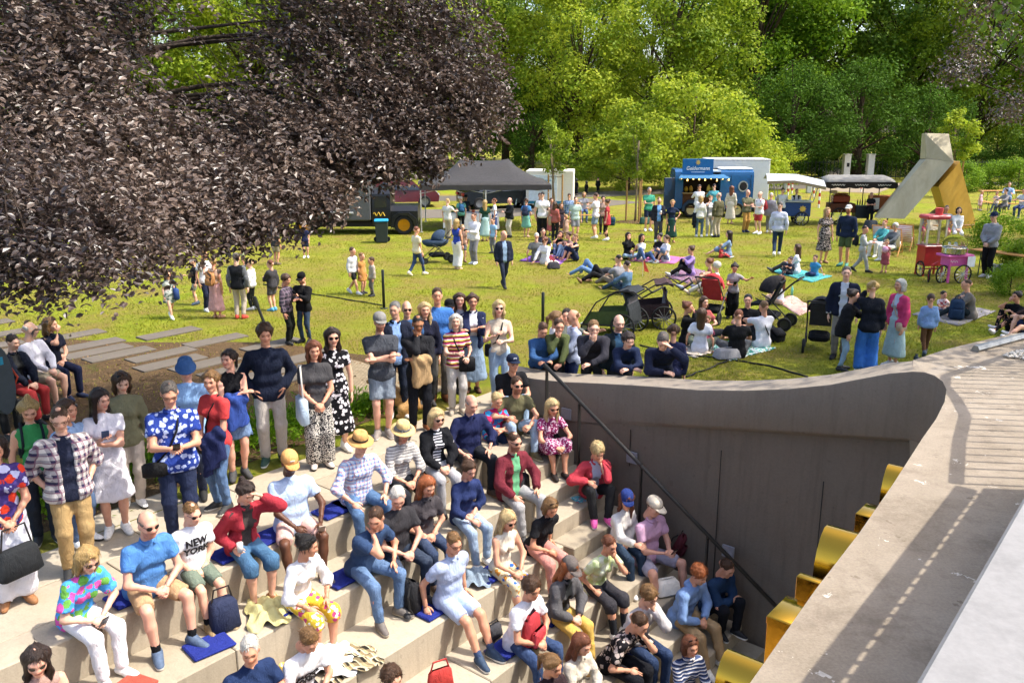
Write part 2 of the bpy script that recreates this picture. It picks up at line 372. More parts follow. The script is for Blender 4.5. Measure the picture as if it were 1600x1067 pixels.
# ---- retaining wall with its sweeping coping, running on as the roof deck
WM=concrete('72665a',.2,.8,.3); DECKM=None
def deckmat():
    b=NB('deck_concrete'); co=b.co(); k=hx('a89a84'); big=b.noise(1.3,co,6,.65); fine=b.noise(60,co,4,.7)
    col=b.ramp(big,[(.3,hx('6d6154')),(.55,hx('8b7f72')),(.8,hx('9c9082'))]); col=b.mix(.35,col,b.ramp(fine,[(.3,tuple(q*.65 for q in k)),(.7,tuple(min(1,q*1.2) for q in k))]))
    ln=b('TexWave'); b.L.new(b.mapn(co,(1,1,1),(0,0,-AZ)),ln.inputs[0]); ln.inputs['Scale'].default_value=.2; ln.inputs['Distortion'].default_value=1.2; ln.inputs['Detail'].default_value=3; ln.bands_direction='X'
    ch=b.math('MULTIPLY',b.math('GREATER_THAN',ln.outputs['Fac'],.9985),b.math('GREATER_THAN',b.noise(11,co,3,.7),.6))
    col=b.mix(b.math('MULTIPLY',ch,.7),col,hx('d8d0c4')); chp=b.math('MULTIPLY',b.math('GREATER_THAN',b.noise(3.1,co,4,.6),.66),b.math('GREATER_THAN',b.noise(26,co,4,.7),.53)); col=b.mix(b.math('MULTIPLY',chp,.75),col,hx('ddd6ca')); dst=b.noise(2.3,b.mapn(co,(1,1,1),loc=(5,2,1)),6,.75); col=b.mix(b.ramp(dst,[(.5,(0,0,0)),(.7,(.5,.5,.5))]),col,hx('5a4d40')); sp=b.math('GREATER_THAN',b.noise(7,co,3,.6),.7); col=b.mix(b.math('MULTIPLY',sp,.5),col,hx('5d5042'))
    b.set(col,.85,spec=.25); b.bump(b.math('ADD',fine,b.math('MULTIPLY',big,.5)),.35,.012); return b.m
DK=deckmat()
CP=[(-8.3,.70),(-7.7,.72),(-7.2,.77),(-6.5,.88),(-5.8,.98),(-5.0,1.08),(-4.4,1.19),(-3.8,1.33),(-3.3,1.48),(-2.95,1.62),(-2.65,1.74),(-2.4,1.81)]
cop=[];                               # inner edge (u,v,z), outer edge (u,v,z), top of the lower wall z
for v,z in CP: cop.append(((WALLU,v,z),(WALLU+.42,v-.12,z+.012)))
for i,(u,v) in enumerate([(9.98,-2.28),(9.9,-2.15),(9.72,-2.03),(9.45,-1.93),(9.0,-1.84),(8.4,-1.77),(7.8,-1.73),(6.6,-1.63),(5.6,-1.56),(4.7,-1.52),(3.7,-1.45),(2.4,-1.37),(0,-1.2)]):
    cop.append(((u,v,1.83),(u+.42 if i<3 else u+.1,v+.55 if i>1 else v+.1,1.835)))
wl=tag(empty('retaining_wall',uvz(WALLU,-5,0)),'brown concrete retaining wall beside the stairs with a sweeping coping','wall'); OFF=uvz(WALLU,-5,0)
lo=lambda p:uvz(*p)-OFF
def crz(v): return .30+.165*(v+6.6) if v>-7 else .2
m=MB(); n=len(CP)
rowtop=[lo(c[0]) for c in cop[:n+4]]
def band(i):                          # protrusion of the upper band grows to the right
    (u,v,z)=cop[i][0]; return min(1,max(0,(v+6.2)/1.5))
r0=[];r1=[];r2=[];r3=[];r4=[]
for i in range(n+5):
    (u,v,z)=cop[i][0]; k=band(i); zb=crz(v) if i<n else crz(-2.4)+.02*(i-n)
    r0.append(lo((u,v,z))); r1.append(lo((u-.012,v,z-.03))); r2.append(lo((u-.005,v,zb+.04)));  r3.append(lo((u+.03*k,v-.0,zb))); r4.append(lo((u+.16*k,v,zb-.06)))
m.grid([r0,r1,r2,r3,r4]); m.build('upper_band',concrete('7f7468',.24,.9,.3),wl,smooth=True)
m=MB(); r5=[];r6=[]
for i in range(n+5):
    (u,v,z)=cop[i][0]; k=band(i); zb=crz(v) if i<n else crz(-2.4)+.02*(i-n); r5.append(lo((WALLU+.14*k,v if i<n else -2.3+.3*(i-n),zb-.03))); r6.append(lo((WALLU+.0,v if i<n else -2.3+.3*(i-n),-3.5)))
r55=[a.lerp(b,.45) for a,b in zip(r5,r6)]
m.grid([r5,r55,r6]); m.build('wall_face',WM,wl,smooth=True)
m=MB(); m.grid([[lo(c[0])+Vector((0,0,.001)) for c in cop[:n+2]],[lo(c[1]) for c in cop[:n+2]],[lo(c[1])-Vector((0,0,1.9)) for c in cop[:n+2]]])
m.add([lo(cop[0][0]),lo(cop[0][1]),lo(cop[0][1])-Vector((0,0,1.2)),lo(cop[0][0])-Vector((0,0,1.2))],[(0,1,2,3)]); m.build('coping',concrete('93887a',.22,1.2,.3),wl,auto=40)
for v,z0,z1 in((-6.0,.3,-.25),(-4.64,.31,-1.7),(-3.28,.24,-2.3)):
    m=MB(); m.box((0,0,0),(.004,.012,z0-z1)); m.build('joint',plain('1b1815'),wl,lo((WALLU-.006+.06*min(1,(v+6.2)/1.5),v,(z0+z1)/2)),(0,0,math.pi/2-AZ))
# deck
dk=tag(empty('roof_deck',uvz(6,0,0)),'flat grey concrete roof deck with a curved edge in the right foreground','building'); DO=uvz(6,0,0)
m=MB(); E=[uvz(*c[0])-DO for c in cop[n-1:]]; C=[uvz(c[0][0]+.0,max(c[0][1]+.5,-1.3),1.84)-DO for c in cop[n-1:]]
E2=[p-Vector((0,0,.45)) for p in E]; E3=[p-Vector((0,0,3.5))+VV*.4 for p in E]
P2=[(10.42,-2.5),(11.2,-2.3),(12.6,-1.9),(13.8,-1.2)]
ring=[uvz(c[0][0],c[0][1],c[0][2])-DO for c in cop[n-1:]]
outer=[uvz(u,v,1.83)-DO for u,v in((0,2.),(14.5,2.),(13.6,-1.25),(12.6,-1.9),(11.2,-2.35),(10.42,-2.52))]
m.add(ring+outer,[tuple(range(len(ring)+len(outer)))]); m.build('deck_slab',DK,dk)
m=MB(); m.grid([[p-Vector((0,0,.004)) for p in E],E2,E3]); m.build('fascia',concrete('8a7d6b',.2),dk,smooth=True)
m=MB(); o2=outer[1:]; m.grid([o2,[p-Vector((0,0,1.9)) for p in o2]]); m.build('deck_side',concrete('8a7d6b',.2),dk)
# brass letters on the fascia, seen from above and behind
BR=metal('cf9a35',.13)
def brass(u,kind,w=.3):
    v=-1.44-.032*(u-3.6); m=MB(); o=uvz(u,v-.2,0)
    if kind=='o':
        N=18; 
        ro,ri=.2*w/.3,.1*w/.3; P=[];F=[]
        for k in range(N):
            a=2*math.pi*k/N
            for rr,d in((ro,0),(ro,.28),(ri,.28),(ri,0)): P.append((rr*math.cos(a)*.8,d-.14,rr*1.5*math.sin(a)))
        for k in range(N):
            for q in range(4): F.append((k*4+q,k*4+(q+1)%4,((k+1)%N)*4+(q+1)%4,((k+1)%N)*4+q))
        m.add(P,F)
    elif kind=='e': m.box((0,0,.16),(w,.28,.07),bev=.008); m.box((-w*.36,0,-.06),(.07,.279,.42),bev=.008); m.box((.02,0,-.05),(w*.7,.277,.06),bev=.008); m.box((0,0,-.24),(w,.278,.07),bev=.008)
    else: m.box((0,0,0),(.08,.28,.5),bev=.008); m.box((.1,0,-.2),(.16,.278,.08),bev=.008)
    lt=m; m.v=[(x*.86,y*.8,z*.86) for x,y,z in m.v]; lt=m.build('brass_letter',BR,None,uvz(u,v-.2,1.4),(0,0,math.pi/2-AZ),auto=40)
    return lt
for i,(u,k,w_,lb) in enumerate([(7.35,'o',.34,'round brass letter highest on the roof edge near the wall corner'),(6.6,'e',.3,'square brass letter with a top bar, second from the wall corner'),(5.72,'o',.42,'large round brass letter in the middle of the roof edge'),(5.2,'l',.2,'narrow small brass letter below the large round one'),(4.82,'e',.36,'tall brass block letter standing out from the lower roof edge'),(4.05,'o',.3,'round brass letter low on the roof edge above the last stair'),(3.72,'e',.24,'lowest brass letter at the bottom of the roof edge')]):
    tag(brass(u,k,w_),lb,'letter','brass letters on the roof edge')
# terrace parapet the photographer stands behind, with a cap rail and a gap under it
tp=tag(empty('terrace_parapet',uvz(3,-.2,1.83)),'plain white terrace parapet in the bottom right corner','parapet'); TO=uvz(3,-.2,1.83)
WH=concrete('858381',.04,1.,.06)
a=math.pi/2-AZ
m=MB(); m.box(uvz(3.2,-.2,2.622)-TO,(8.6,.02,1.584),rz=a); m.build('parapet_wall',WH,tp)
m=MB(); m.box(uvz(3.2,-.19,3.63)-TO,(8.6,.14,.04),rz=a,bev=.008); m.build('cap_rail',WH,tp)
for i in range(60):
    m=MB(); m.box(uvz(-.9+.14*i,-.2,3.512)-TO,(.03,.018,.192),rz=a); m.build('rail_spacer',WH,tp)
m=MB(); m.box(uvz(3.2,1.4,2.3)-TO,(8.6,3.0,.94),rz=a); m.build('terrace_floor',CON2,tp)
gr=tag(empty('guard_railing',uvz(9,-.6,1.83)),'upright bar railing whose shadow falls across the roof deck','railing'); GO=uvz(9,-.6,1.83); GM=plain('3a3a3a',.5)
gp=[(7.52,-.3),(8.5,-.5),(9.28,-.62),(9.8,-.82),(10.2,-1.02),(10.6,-1.1),(11.2,-.95),(12.2,-.7),(13.5,-.4)]
m=MB(); m.tube([uvz(u,v,3.58)-GO for u,v in gp],.05,8); m.build('top_rail',GM,gr)
def along(pts,step):
    out=[];acc=0
    for (a0,b0),(a1,b1) in zip(pts[:-1],pts[1:]):
        d=math.hypot(a1-a0,b1-b0); t=acc
        while t<d: out.append((a0+(a1-a0)*t/d,b0+(b1-b0)*t/d)); t+=step
        acc=t-d
    return out
for u,v in along(gp,.17): m=MB(); m.tube([uvz(u,v,1.84)-GO,uvz(u,v,3.56)-GO],.014,5); m.build('bar',GM,gr)
# gravel strip and edge trim behind the deck corner
m=MB(); m.tube([uvz(11.3,-2.05,1.86),uvz(12.4,-1.72,1.86),uvz(13.4,-1.2,1.86)],.05,6); tag(m.build('edge_trim',metal('9a9a98',.5)),'grey metal edge trim beside white gravel on the roof deck','trim')
nb=900; P=[];F=[]
for i in range(nb):
    u=11.2+2.*rng.random(); v=-1.85+.33*(u-11.2)+.08+.5*rng.random(); r=.012+.018*rng.random(); c=uvz(u,v,1.84+r*.5); 
    o=len(P); P+=[c+Vector(q)*r for q in((1,0,0),(0,1,0),(-1,0,0),(0,-1,0),(0,0,.8),(0,0,-.8))]; F+=[(o+a_,o+b_,o+4) for a_,b_ in((0,1),(1,2),(2,3),(3,0))]+[(o+b_,o+a_,o+5) for a_,b_ in((0,1),(1,2),(2,3),(3,0))]
tag(link('gravel',npmesh('gravel',P,np.array(F)),concrete('d8cfc0',.3,20)),'white gravel lying on the roof deck corner','gravel',kind='stuff')
# ---- handrail down the wall, wall plates
hr=empty('handrail',uvz(9.65,-7.2,0),0,'dark steel handrail descending the stairs along the brown wall','handrail'); HO=uvz(9.65,-7.2,0); HM=plain('34322f',.45,.3)
RP=[(-7.27,1.1),(-3.52,-1.44),(-3.5,-1.5)]
m=MB(); d=(uvz(9.65,-3.52,-1.44)-uvz(9.65,-7.27,1.1)); 
for s0,s1 in(((-7.27,1.1),(-3.52,-1.44)),): m.tube([uvz(9.65,s0[0],s0[1])-HO,uvz(9.65,s1[0],s1[1])-HO],.028,8)
m.tube([uvz(9.65,-3.52,-1.44)-HO,uvz(9.65,-3.5,-2.5)-HO],.026,8); m.build('rail',HM,hr,smooth=True)
for v,zt,zb in((-7.22,1.06,0),(-6.64,.64,-.45),(-5.6,0,-.9),(-4.57,-.72,-1.575)):
    m=MB(); m.box(uvz(9.65,v,(zt+zb)/2)-HO,(.05,.02,zt-zb),rz=a); m.box(uvz(9.65,v,zb+.008)-HO,(.14,.14,.016),rz=a); m.build('post',HM,hr)
for i,(v,z,lb) in enumerate([(-7.1,.3,'small square wall light beside the olive shirted man'),(-5.95,-.1,'square wall light behind the woman in the red cardigan'),(-4.42,-1.05,'square wall light above the boy in the navy sweater')]):
    m=MB(); m.box((0,0,0),(.03,.17,.17),bev=.006); tag(m.build('wall_light',plain('8b8a90',.5),None,uvz(WALLU-.02,v,z),(0,0,a)),lb,'wall light','wall lights along the stairs')
# ================================================================ trees and plants
def frames(n,d,spread):              # random leaf frames scattered about direction d (n,3)
    a=d+rng.normal(0,spread,(n,3)); a/=np.linalg.norm(a,axis=1,keepdims=True); b=np.cross(a,rng.normal(0,1,(n,3))); b/=np.linalg.norm(b,axis=1,keepdims=True); return a,b,np.cross(a,b)
def leaves(P,N,size,spread=.5,wd=.6,fold=.15,six=False,L=None):
    n=len(P); nn,l,w_=frames(n,N,spread)
    if L is not None:
        l=L+rng.normal(0,.22,(n,3)); l/=np.linalg.norm(l,axis=1,keepdims=True); w_=np.cross(l,nn); w_/=np.linalg.norm(w_,axis=1,keepdims=True); nn=np.cross(w_,l)
    s=(np.asarray(size)*rng.uniform(.5,1.3,n))[:,None]; h=s*wd/2
    if not six:
        V=np.stack([P-l*s/2,P+w_*h+nn*h*fold,P+l*s/2,P-w_*h+nn*h*fold],1).reshape(-1,3); return V,np.arange(4*n).reshape(n,4)
    f=nn*h*fold*2
    V=np.stack([P,P+l*s*.28+w_*h*.85+f,P+l*s*.65+w_*h*.8+f,P+l*s-nn*s*.12,P+l*s*.65-w_*h*.8+f,P+l*s*.28-w_*h*.85+f],1).reshape(-1,3); i=6*np.arange(n)[:,None]
    return V,np.concatenate([i+np.array([[0,1,2,3]]),i+np.array([[0,3,4,5]])])
def cloud(cs,rs_,n,size,flat=.75,spread=.55,wd=.65):   # leaves in clumps, denser towards each clump's skin
    k=rng.choice(len(cs),n,p=rs_**2/np.sum(rs_**2)); d=rng.normal(0,1,(n,3)); d/=np.linalg.norm(d,axis=1,keepdims=True)
    r=rng.random(n)**.45*(1+.25*rng.normal(0,1,n)*.5); P=cs[k]+d*(rs_[k]*r)[:,None]*np.array([1,1,flat]); N=d+np.array([0,0,.6]); return leaves(P,N,size,spread,wd)
def crown_pts(H,r,z0,n,seed,top=.35):
    g=np.random.default_rng(seed); out=[]
    while len(out)<n:
        p=g.uniform(-1,1,3); rr=np.linalg.norm(p)
        if rr>1 or rr<.45: continue
        out.append(p)
    p=np.array(out); zc=(H+z0)/2; q=p*np.array([r,r,(H-z0)/2])+np.array([0,0,zc]); taper=1-top*np.clip((q[:,2]-zc)/((H-z0)/2),0,1); q[:,:2]*=taper[:,None]; return q
def tree_mesh(seed,H,r,z0,nc,cr,nl,ls,top=.35,tr=.28):
    g=random.Random(seed); cs=crown_pts(H,r,z0,nc,seed,top); rs_=np.array([cr*g.uniform(.45,1.5) for _ in cs])
    V,Q=cloud(cs,rs_,nl,ls); m=MB(); top_=Vector((g.uniform(-.4,.4),g.uniform(-.4,.4),H*.8))
    m.tube([(0,0,-.2),(g.uniform(-.1,.1),0,H*.12),(top_.x*.4,top_.y*.4,H*.4),top_],[tr*1.35,tr,tr*.7,.05],8)
    for c in cs[::3]:
        c=Vector(c); b=Vector((top_.x*.4*c.z/H,top_.y*.4*c.z/H,max(z0*.7,c.z*.55))); m.tube([b,b.lerp(c,.5)+Vector((0,0,.15*(c-b).length*.3)),c],[tr*.3,tr*.18,.02],5,False)
    return m.mesh('trunk',True),npmesh('crown',V,Q,False)
TV={}
def tree(var,loc,label,mat,group=None,sc=1.,rz=None,bk=None,name='tree',cat='tree'):
    if var not in TV: TV[var]=tree_mesh(*VAR[var])
    a,b=TV[var]; o=empty(name,(loc[0],loc[1],0),rng.uniform(0,6.28) if rz is None else rz,label,cat,group); o.scale=(sc,)*3
    t_=link('trunk',a,None,o); c_=link('crown',b,None,o)
    for x_,mm in((t_,bk or bark()),(c_,mat)):
        if not x_.data.materials: x_.data.materials.append(None)
        x_.material_slots[0].link='OBJECT'; x_.material_slots[0].material=mm
    return o
VAR=dict(lin1=(11,17,5.6,2.6,110,1.15,27000,.25),lin2=(12,18,6.2,2.4,115,1.2,28000,.26),lin3=(13,19,6.5,2.8,110,1.3,28000,.275,.2),bush=(14,6.6,5.6,.3,70,1.0,17000,.23,.5,.1),yew=(15,7.5,3.9,.6,60,.85,13000,.17,.4),
  sap=(16,4.6,1.15,2.0,26,.36,2600,.15,.5,.05),near=(17,15,5.5,5.5,90,1.0,15000,.2,.3),hedge=(18,2.2,1.6,.0,30,.6,6000,.12,.2,.05),beech=(19,18,7.6,4.6,95,1.15,22000,.17,.2))
LG=leafm('4a6614','7a9420','a8b432',.42); LG2=leafm('3f5c1a','63862a','8fa53c',.4); LY=leafm('5f7a1a','92aa28','bcc03c',.46); LD=leafm('283f10','3e5e1a','5c7c28',.3,.6,.06); LM=leafm('446614','6a9420','98b22e',.42)
BCH=leafm('241916','46342e','806c5d',.22,.4,.7)  # palest leaf tone lightened to carry the sheen of lit leaves
def g0(x,y): p=at(x,y,0); return p
for i,(x,y,var,sc,mt,lb) in enumerate([
  (905,279,'lin1',1.08,LY,'bright linden with a dark trunk standing above the white container trailer'),
  (1040,276,'lin2',1.1,LG,'broad yellow-green linden rising behind the big bush and the blue food truck'),
  (690,275,'lin1',1.1,LY,'sunlit yellow-green tree just beyond the right tips of the copper beech'),
  (790,270,'lin3',1.05,LG2,'dark green tree between the copper beech and the bright linden'),
  (1175,268,'lin3',1.12,LM,'deep green tree rising behind the right end of the big bush'),
  (1275,262,'lin2',1.2,LM,'tall green tree above the two dark yews'),
  (1405,263,'lin1',1.25,LG2,'tall pale green tree right above the metal sculpture'),
  (1520,270,'lin3',1.0,LG,'spreading green tree with low limbs right of the sculpture'),
  (1640,272,'lin2',1.1,LM,'tall green tree at the right edge of the picture'),
  (560,268,'lin2',1.15,LY,'bright tree showing through gaps in the copper beech'),
  (400,268,'lin1',1.2,LY,'yellow-green tree glimpsed high up behind the copper beech'),
  (240,268,'lin3',1.1,LG,'green tree glimpsed at the upper left behind the copper beech'),
  (60,268,'lin2',1.1,LG2,'green tree far left hidden behind the copper beech')]):
    p=g0(x,y); tree(var,p,lb,mt,'tall trees around the lawn',sc*p.y/72.)
for i in range(20):
    x=-75+8.2*i+rng.uniform(-2,2); tree(['lin3','lin2','lin1'][i%3],(x,100+rng.uniform(-6,10)),'tall woodland tree in the far row closing the view',[LG2,LM,LG][i%3],'far row of woodland trees',1.25)
for i in range(16):
    tree('bush',(-62+8.6*i+rng.uniform(-2,2),92+rng.uniform(-4,4)),'dense dark understorey shrub in the far woodland edge',[LM,LG2][i%2],'woodland edge shrubs',1.25,None,None,'shrub','shrub')
p=g0(1085,303); tree('bush',(p.x,p.y+1.5),'large rounded yellow-green bush behind the blue food truck',LY,None,1.15,.4)
p=g0(985,300); tree('bush',(p.x,p.y+1),'lower rounded green bush left of the blue food truck',LG,None,.72,2.)
p=g0(1180,300); tree('bush',(p.x,p.y+1.5),'pale arching bush right of the white box truck',LY,None,.62,1.)
for x,y,sc,lb in((1245,287,1.2,'dark rounded yew left of the gate pillars'),(1352,284,1.25,'dark rounded yew behind the gate pillars'),(1455,284,1.,'dark evergreen directly behind the sculpture'),(830,282,1.,'dark evergreen shrub in the shade under the lindens')):
    q=g0(x,y); tree('yew',(q.x,q.y+2),lb,LD,'dark yews',sc)
SB=bark('8d7d62')
for x,y,lb,mt in((866,331,'slim staked young tree right of the black tent',LG),(992,346,'slim staked young tree with a round gravel bed left of the food truck',LG),(1487,308,'slim staked young tree right of the metal sculpture',LY)):
    q=g0(x,y); o=tree('sap',q,lb,mt,'staked young trees',1. if x<1400 else 1.15,None,SB,'young_tree')
    for k in range(3):
        a_=k*2.1+.4; m=MB(); m.tube([(.42*math.cos(a_),.42*math.sin(a_),0),(.42*math.cos(a_),.42*math.sin(a_),1.9)],.045,8); m.build('stake',wood('a5814e'),o)
        m=MB(); m.tube([(.42*math.cos(a_),.42*math.sin(a_),1.8),(.2*math.cos(a_),.2*math.sin(a_),1.76),(.04*math.cos(a_),.04*math.sin(a_),1.8)],.018,5); m.build('tie',fabric('8a7448'),o)
m=MB(); q=g0(1000,347); m.add([(q.x+1.1*math.cos(i*.3),q.y+.9*math.sin(i*.3),.01) for i in range(21)],[tuple(range(21))]); tag(m.build('bark_mulch',dirtmat()),kind='structure')
tree('beech',(22.2,34),'dark copper beech hanging into the upper right corner',BCH,None,.78,1.)
tree('near',(17.5,17.5),'green tree right of the lawn that shades the picnic groups',LG2,None,1.0,.5)
tree('near',(10.9,13.0),'green tree beside the building that shades the stairs and the wall',LG2,None,.82,2.1)
tree('near',(19.5,23.5),'green maple with low boughs at the right edge of the lawn',LG,None,.8,3.)
# clipped hedge behind the fence, shrubs at the right
for i in range(9):
    tree('hedge',(23.5+2.6*i,75+.0*i),'dark clipped hedge running behind the iron fence',LD,'hedge behind the fence',1.15,None,None,'hedge','hedge')
for i,(x,y,sc,lb) in enumerate([(1505,300,1.,'low green shrub bed beside the path, left end'),(1545,298,1.,'low green shrub bed beside the path, middle'),(1590,300,1.1,'low green shrub bed beside the path at the picture edge')]):
    q=g0(x,y); tree('hedge',q,lb,LM,'shrub bed by the path',sc*.85,None,None,'shrub','shrub')
for x,y,sc,lb in((1558,402,.62,'ivy covered shrub behind the man in the grey hoodie'),(1580,470,.38,'low ivy mound at the right edge below the long bench'),(1600,440,.5,'ivy patch under the bench at the right edge')):
    q=g0(x,y); tree('hedge',(q.x+.4,q.y+.8),lb,LM,'ivy shrubs at the right edge',sc,None,None,'shrub','shrub')
# ---- the great copper beech, left: drooping sprays of big leaves
def ray(x,y,dep):
    a=(x-800)/CF; b=-(y-533.5)/CF; d=np.array([a,_c+b*_s,-_s+b*_c]); return np.array([0,0,CH])+d*dep/d[1]
BL=[(50,370,6.7,.5,3),(120,400,6.8,.4,1.4),(190,365,7.6,.5,3),(20,300,7.2,.8,6),(110,320,7.8,.8,7),(240,330,8.6,.75,7),(90,240,8.6,1.1,8),(290,300,9.4,.8,7),(370,320,9.8,.55,5),(420,290,10.4,.75,7),(490,296,10.8,.4,3.5),(510,225,11.4,.8,7),(585,245,11.6,.4,4),(625,205,12.2,.7,6),(652,245,12.2,.25,1.6),(660,160,12.8,1.0,8),(715,120,13.,.7,5),(720,190,13,.5,4),(600,140,12.6,1.1,8),(480,160,11.8,1.35,9),(385,215,11,.95,8),(225,240,10,1.0,8),(40,140,9,1.4,9),(110,140,10.5,1.1,8),(470,60,12.4,.95,6),(550,30,13.2,1.3,8),(640,50,13.4,1.1,6),(690,40,13.6,.8,4),(745,135,13.6,.35,2),(775,165,13.8,.22,1),(70,20,11,1.2,8),(0,40,9.6,1.4,8),(500,-30,12.8,1.1,7),(200,-70,11,.9,3),(620,-50,13.8,1.3,6),(120,-80,10.5,1.6,8),(-80,150,9,1.5,7),(-60,330,8,1.0,6),(10,410,6.6,.3,1),(60,440,6.6,.3,.6),(340,290,11.5,.9,7),(450,220,12.5,1.,8),(200,280,10.5,1.2,8),(555,175,13,1.05,7),(60,60,11.5,1.4,6)]
tot=sum(b[4]*b[3]**0 for b in BL); SP=[]
for x,y,dp,r,n in BL:
    c=ray(x,y,dp)
    for k in range(int(n*61)):
        d=rng.normal(0,1,3); d/=np.linalg.norm(d); SP.append((c+d*np.array([1,1,.75])*r*rng.random()**.5,))
SP=np.array([s_[0] for s_ in SP]); NSP=len(SP)
for c,r,n in [((-6,12,12),3.6,300),((-9.5,15.5,9.5),3.2,260),((-4,14.5,12.5),3.6,300),((-9,11,10),3.5,260),((-2.5,12.5,9.3),2.6,300),((-1.,11.6,10.4),2.6,380),((-3.6,11.4,10.),2.8,420),((-5.6,11,9.6),2.8,380),((.2,13.2,9.),2.,240),((-8.3,9.5,8.),2.4,200)]:  # unseen upper clumps, several added to shade the crown below them
    d=rng.normal(0,1,(n,3)); d/=np.linalg.norm(d,axis=1,keepdims=True); SP=np.concatenate([SP,np.array(c)+d*r*(rng.random((n,1))**.4)])
nl=6; n=len(SP); trunk=np.array([-9.3,13.2,6.]); od=SP-trunk; od[:,2]*=.3; od/=np.linalg.norm(od,axis=1,keepdims=True)
od+=rng.normal(0,.45,(n,3))+np.array([.15,-.2,-.42]); od/=np.linalg.norm(od,axis=1,keepdims=True)
sd=np.cross(od,np.array([0,0,1.])+rng.normal(0,.35,(n,3))); sd/=np.linalg.norm(sd,axis=1,keepdims=True); nu=np.cross(sd,od)
PP=[];NN=[];LL=[]
for k in range(nl):
    sg=1 if k%2 else -1; PP.append(SP+od*(.055*k)[None] if False else SP+od*.05*k-np.array([0,0,.004])*k*k); NN.append(nu); LL.append(od*.55+sd*sg*.8)
_P=np.concatenate(PP); V,Q=leaves(_P,np.concatenate(NN),.079*np.clip(_P[:,1]/9.,.78,1),.42,.62,.16,True,np.concatenate(LL))
bt=empty('copper_beech',(-9.3,13.2,0),0,'huge dark copper beech with drooping branches filling the upper left','tree')
link('crown',npmesh('crown',V-np.array([-9.3,13.2,0]),Q,False),BCH,bt)
m=MB(); m.tube([(0,0,-.2),(.1,0,1.5),(.3,-.1,4),(.6,-.4,8),(1,-.6,13)],[.62,.5,.42,.3,.08],12); m.build('trunk',bark('57524c'),bt,smooth=True)
m=MB(); BO=Vector((-9.3,13.2,0))
for x,y,dp,r,nn_ in BL:
    c=Vector(ray(x,y,dp))-BO; b=Vector((.4,-.2,max(3.2,min(9,c.z*.75)))); md=b.lerp(c,.55)+Vector((0,0,.45)); m.tube([b,b.lerp(md,.5)+Vector((0,0,.15)),md,md.lerp(c,.55)+Vector((0,0,.06)),c],[.085,.06,.035,.018,.006],5,False)
m.build('branch',bark('4c4239'),bt,smooth=True)
m=MB()
for i in range(0,NSP,6):
    a_=Vector(SP[i])-BO; o_=Vector(od[i]); m.tube([a_-o_*.35+Vector((0,0,.05)),a_,a_+o_*.24],[.006,.0045,.002],3,False)
tag(m.build('twig',bark('463a32'),bt),kind='stuff')
# ---- low green shrubs beside the paving
for i,(u,v,s_,lb) in enumerate([(2.7,-10.2,.75,'low bright green shrub at the far left behind the woman in white trousers'),(4.0,-10.5,.8,'low bright green shrub behind the girl in the white dress'),(5.2,-10.6,.85,'low bright green shrub between the woman in red and the paving'),(6.2,-10.5,.95,'bright green shrub left of the young man in the navy sweater'),(7.0,-10.45,.95,'bright green shrub right of the young man in the navy sweater'),(7.8,-10.4,.85,'bright green shrub behind the two women in patterned clothes'),(8.6,-10.35,.8,'bright green shrub left of the man with crossed arms'),(9.0,-10.1,.6,'small green shrub beside the sitting dog')]):
    nb_=1500; P=np.stack([rng.normal(0,.34,nb_),rng.normal(0,.34,nb_),np.abs(rng.normal(.12,.13,nb_))],1); P[:,2]*=np.exp(-(P[:,0]**2+P[:,1]**2)*1.2)*1.25
    d=np.stack([P[:,0]*1.2,P[:,1]*1.2,np.full(nb_,.5)],1)+rng.normal(0,.2,(nb_,3)); d/=np.linalg.norm(d,axis=1,keepdims=True); Vs,Qs=leaves(P,rng.normal(0,1,(nb_,3)),.13,.3,.22,.2,False,d)
    o=empty('shrub',uvz(u,v,0),0,lb,'shrub','low shrubs along the paving'); o.scale=(s_,)*3; link('foliage',npmesh('foliage',Vs,Qs,False),leafm('3d6412','629018','8fb02a',.3),o)
    m=MB(); [m.tube([(0,0,-.02),(math.cos(q)*.12,math.sin(q)*.12,.16),(math.cos(q)*.3,math.sin(q)*.3,.27)],[.02,.012,.004],5,False) for q in np.linspace(0,5.5,7)]; m.build('stem',bark(),o)
m=MB(); m.add([uvz(u,v,.008) for u,v in((1.5,-11.5),(1.5,-9.76),(9.24,-9.76),(9.24,-10.9),(6,-11.6))],[(0,1,2,3,4)]); tag(m.build('planting_bed',dirtmat()),kind='structure')
# ---- grass blades on the nearer lawn
n=160000; yy=11.5+30*rng.random(n)**1.7; xx=(rng.random(n)*1.3-.65)*yy*1.05+.3
uu=xx*UU.x+yy*UU.y; vv=xx*VV.x+yy*VV.y
ok=((uu>WALLU+.45)|(vv<-9.8))&~((uu<9.2)&(vv>-11.6)&(vv<-9.7)&(uu>1.5))&~((uu>9.2)&(uu<10.8)&(vv>-13.1)&(vv<-9.9)); ok&=~((((xx+8.2)/6.6)**2+((yy-14.7)/3.2)**2<1)&(rng.random(n)<.9))
ok&=~((uu>WALLU+.2)&(uu<WALLU+1.5)&(vv>-9.9)&(vv<-7.9))
xx=xx[ok];yy=yy[ok];n=len(xx); P=np.stack([xx,yy,np.zeros(n)],1); h_=(rng.uniform(.02,.05,n)*(1+.6*np.sin(xx*2.1)*np.sin(yy*1.7)))[:,None]; w_=(.004+.00022*yy)[:,None]*rng.uniform(.8,1.8,(n,1)); an=rng.uniform(0,6.28,n); c_=np.stack([np.cos(an),np.sin(an),np.zeros(n)],1); ln_=np.stack([rng.normal(0,.5,n),rng.normal(0,.5,n),np.ones(n)],1)
V=np.stack([P-c_*w_,P+c_*w_,P+ln_*h_],1).reshape(-1,3)
tag(link('grass',npmesh('grass',V,np.arange(3*n).reshape(n,3),False),leafm('757f20','939a28','b0a83a',.3)),'short patchy grass growing over the lawn','grass',kind='stuff')
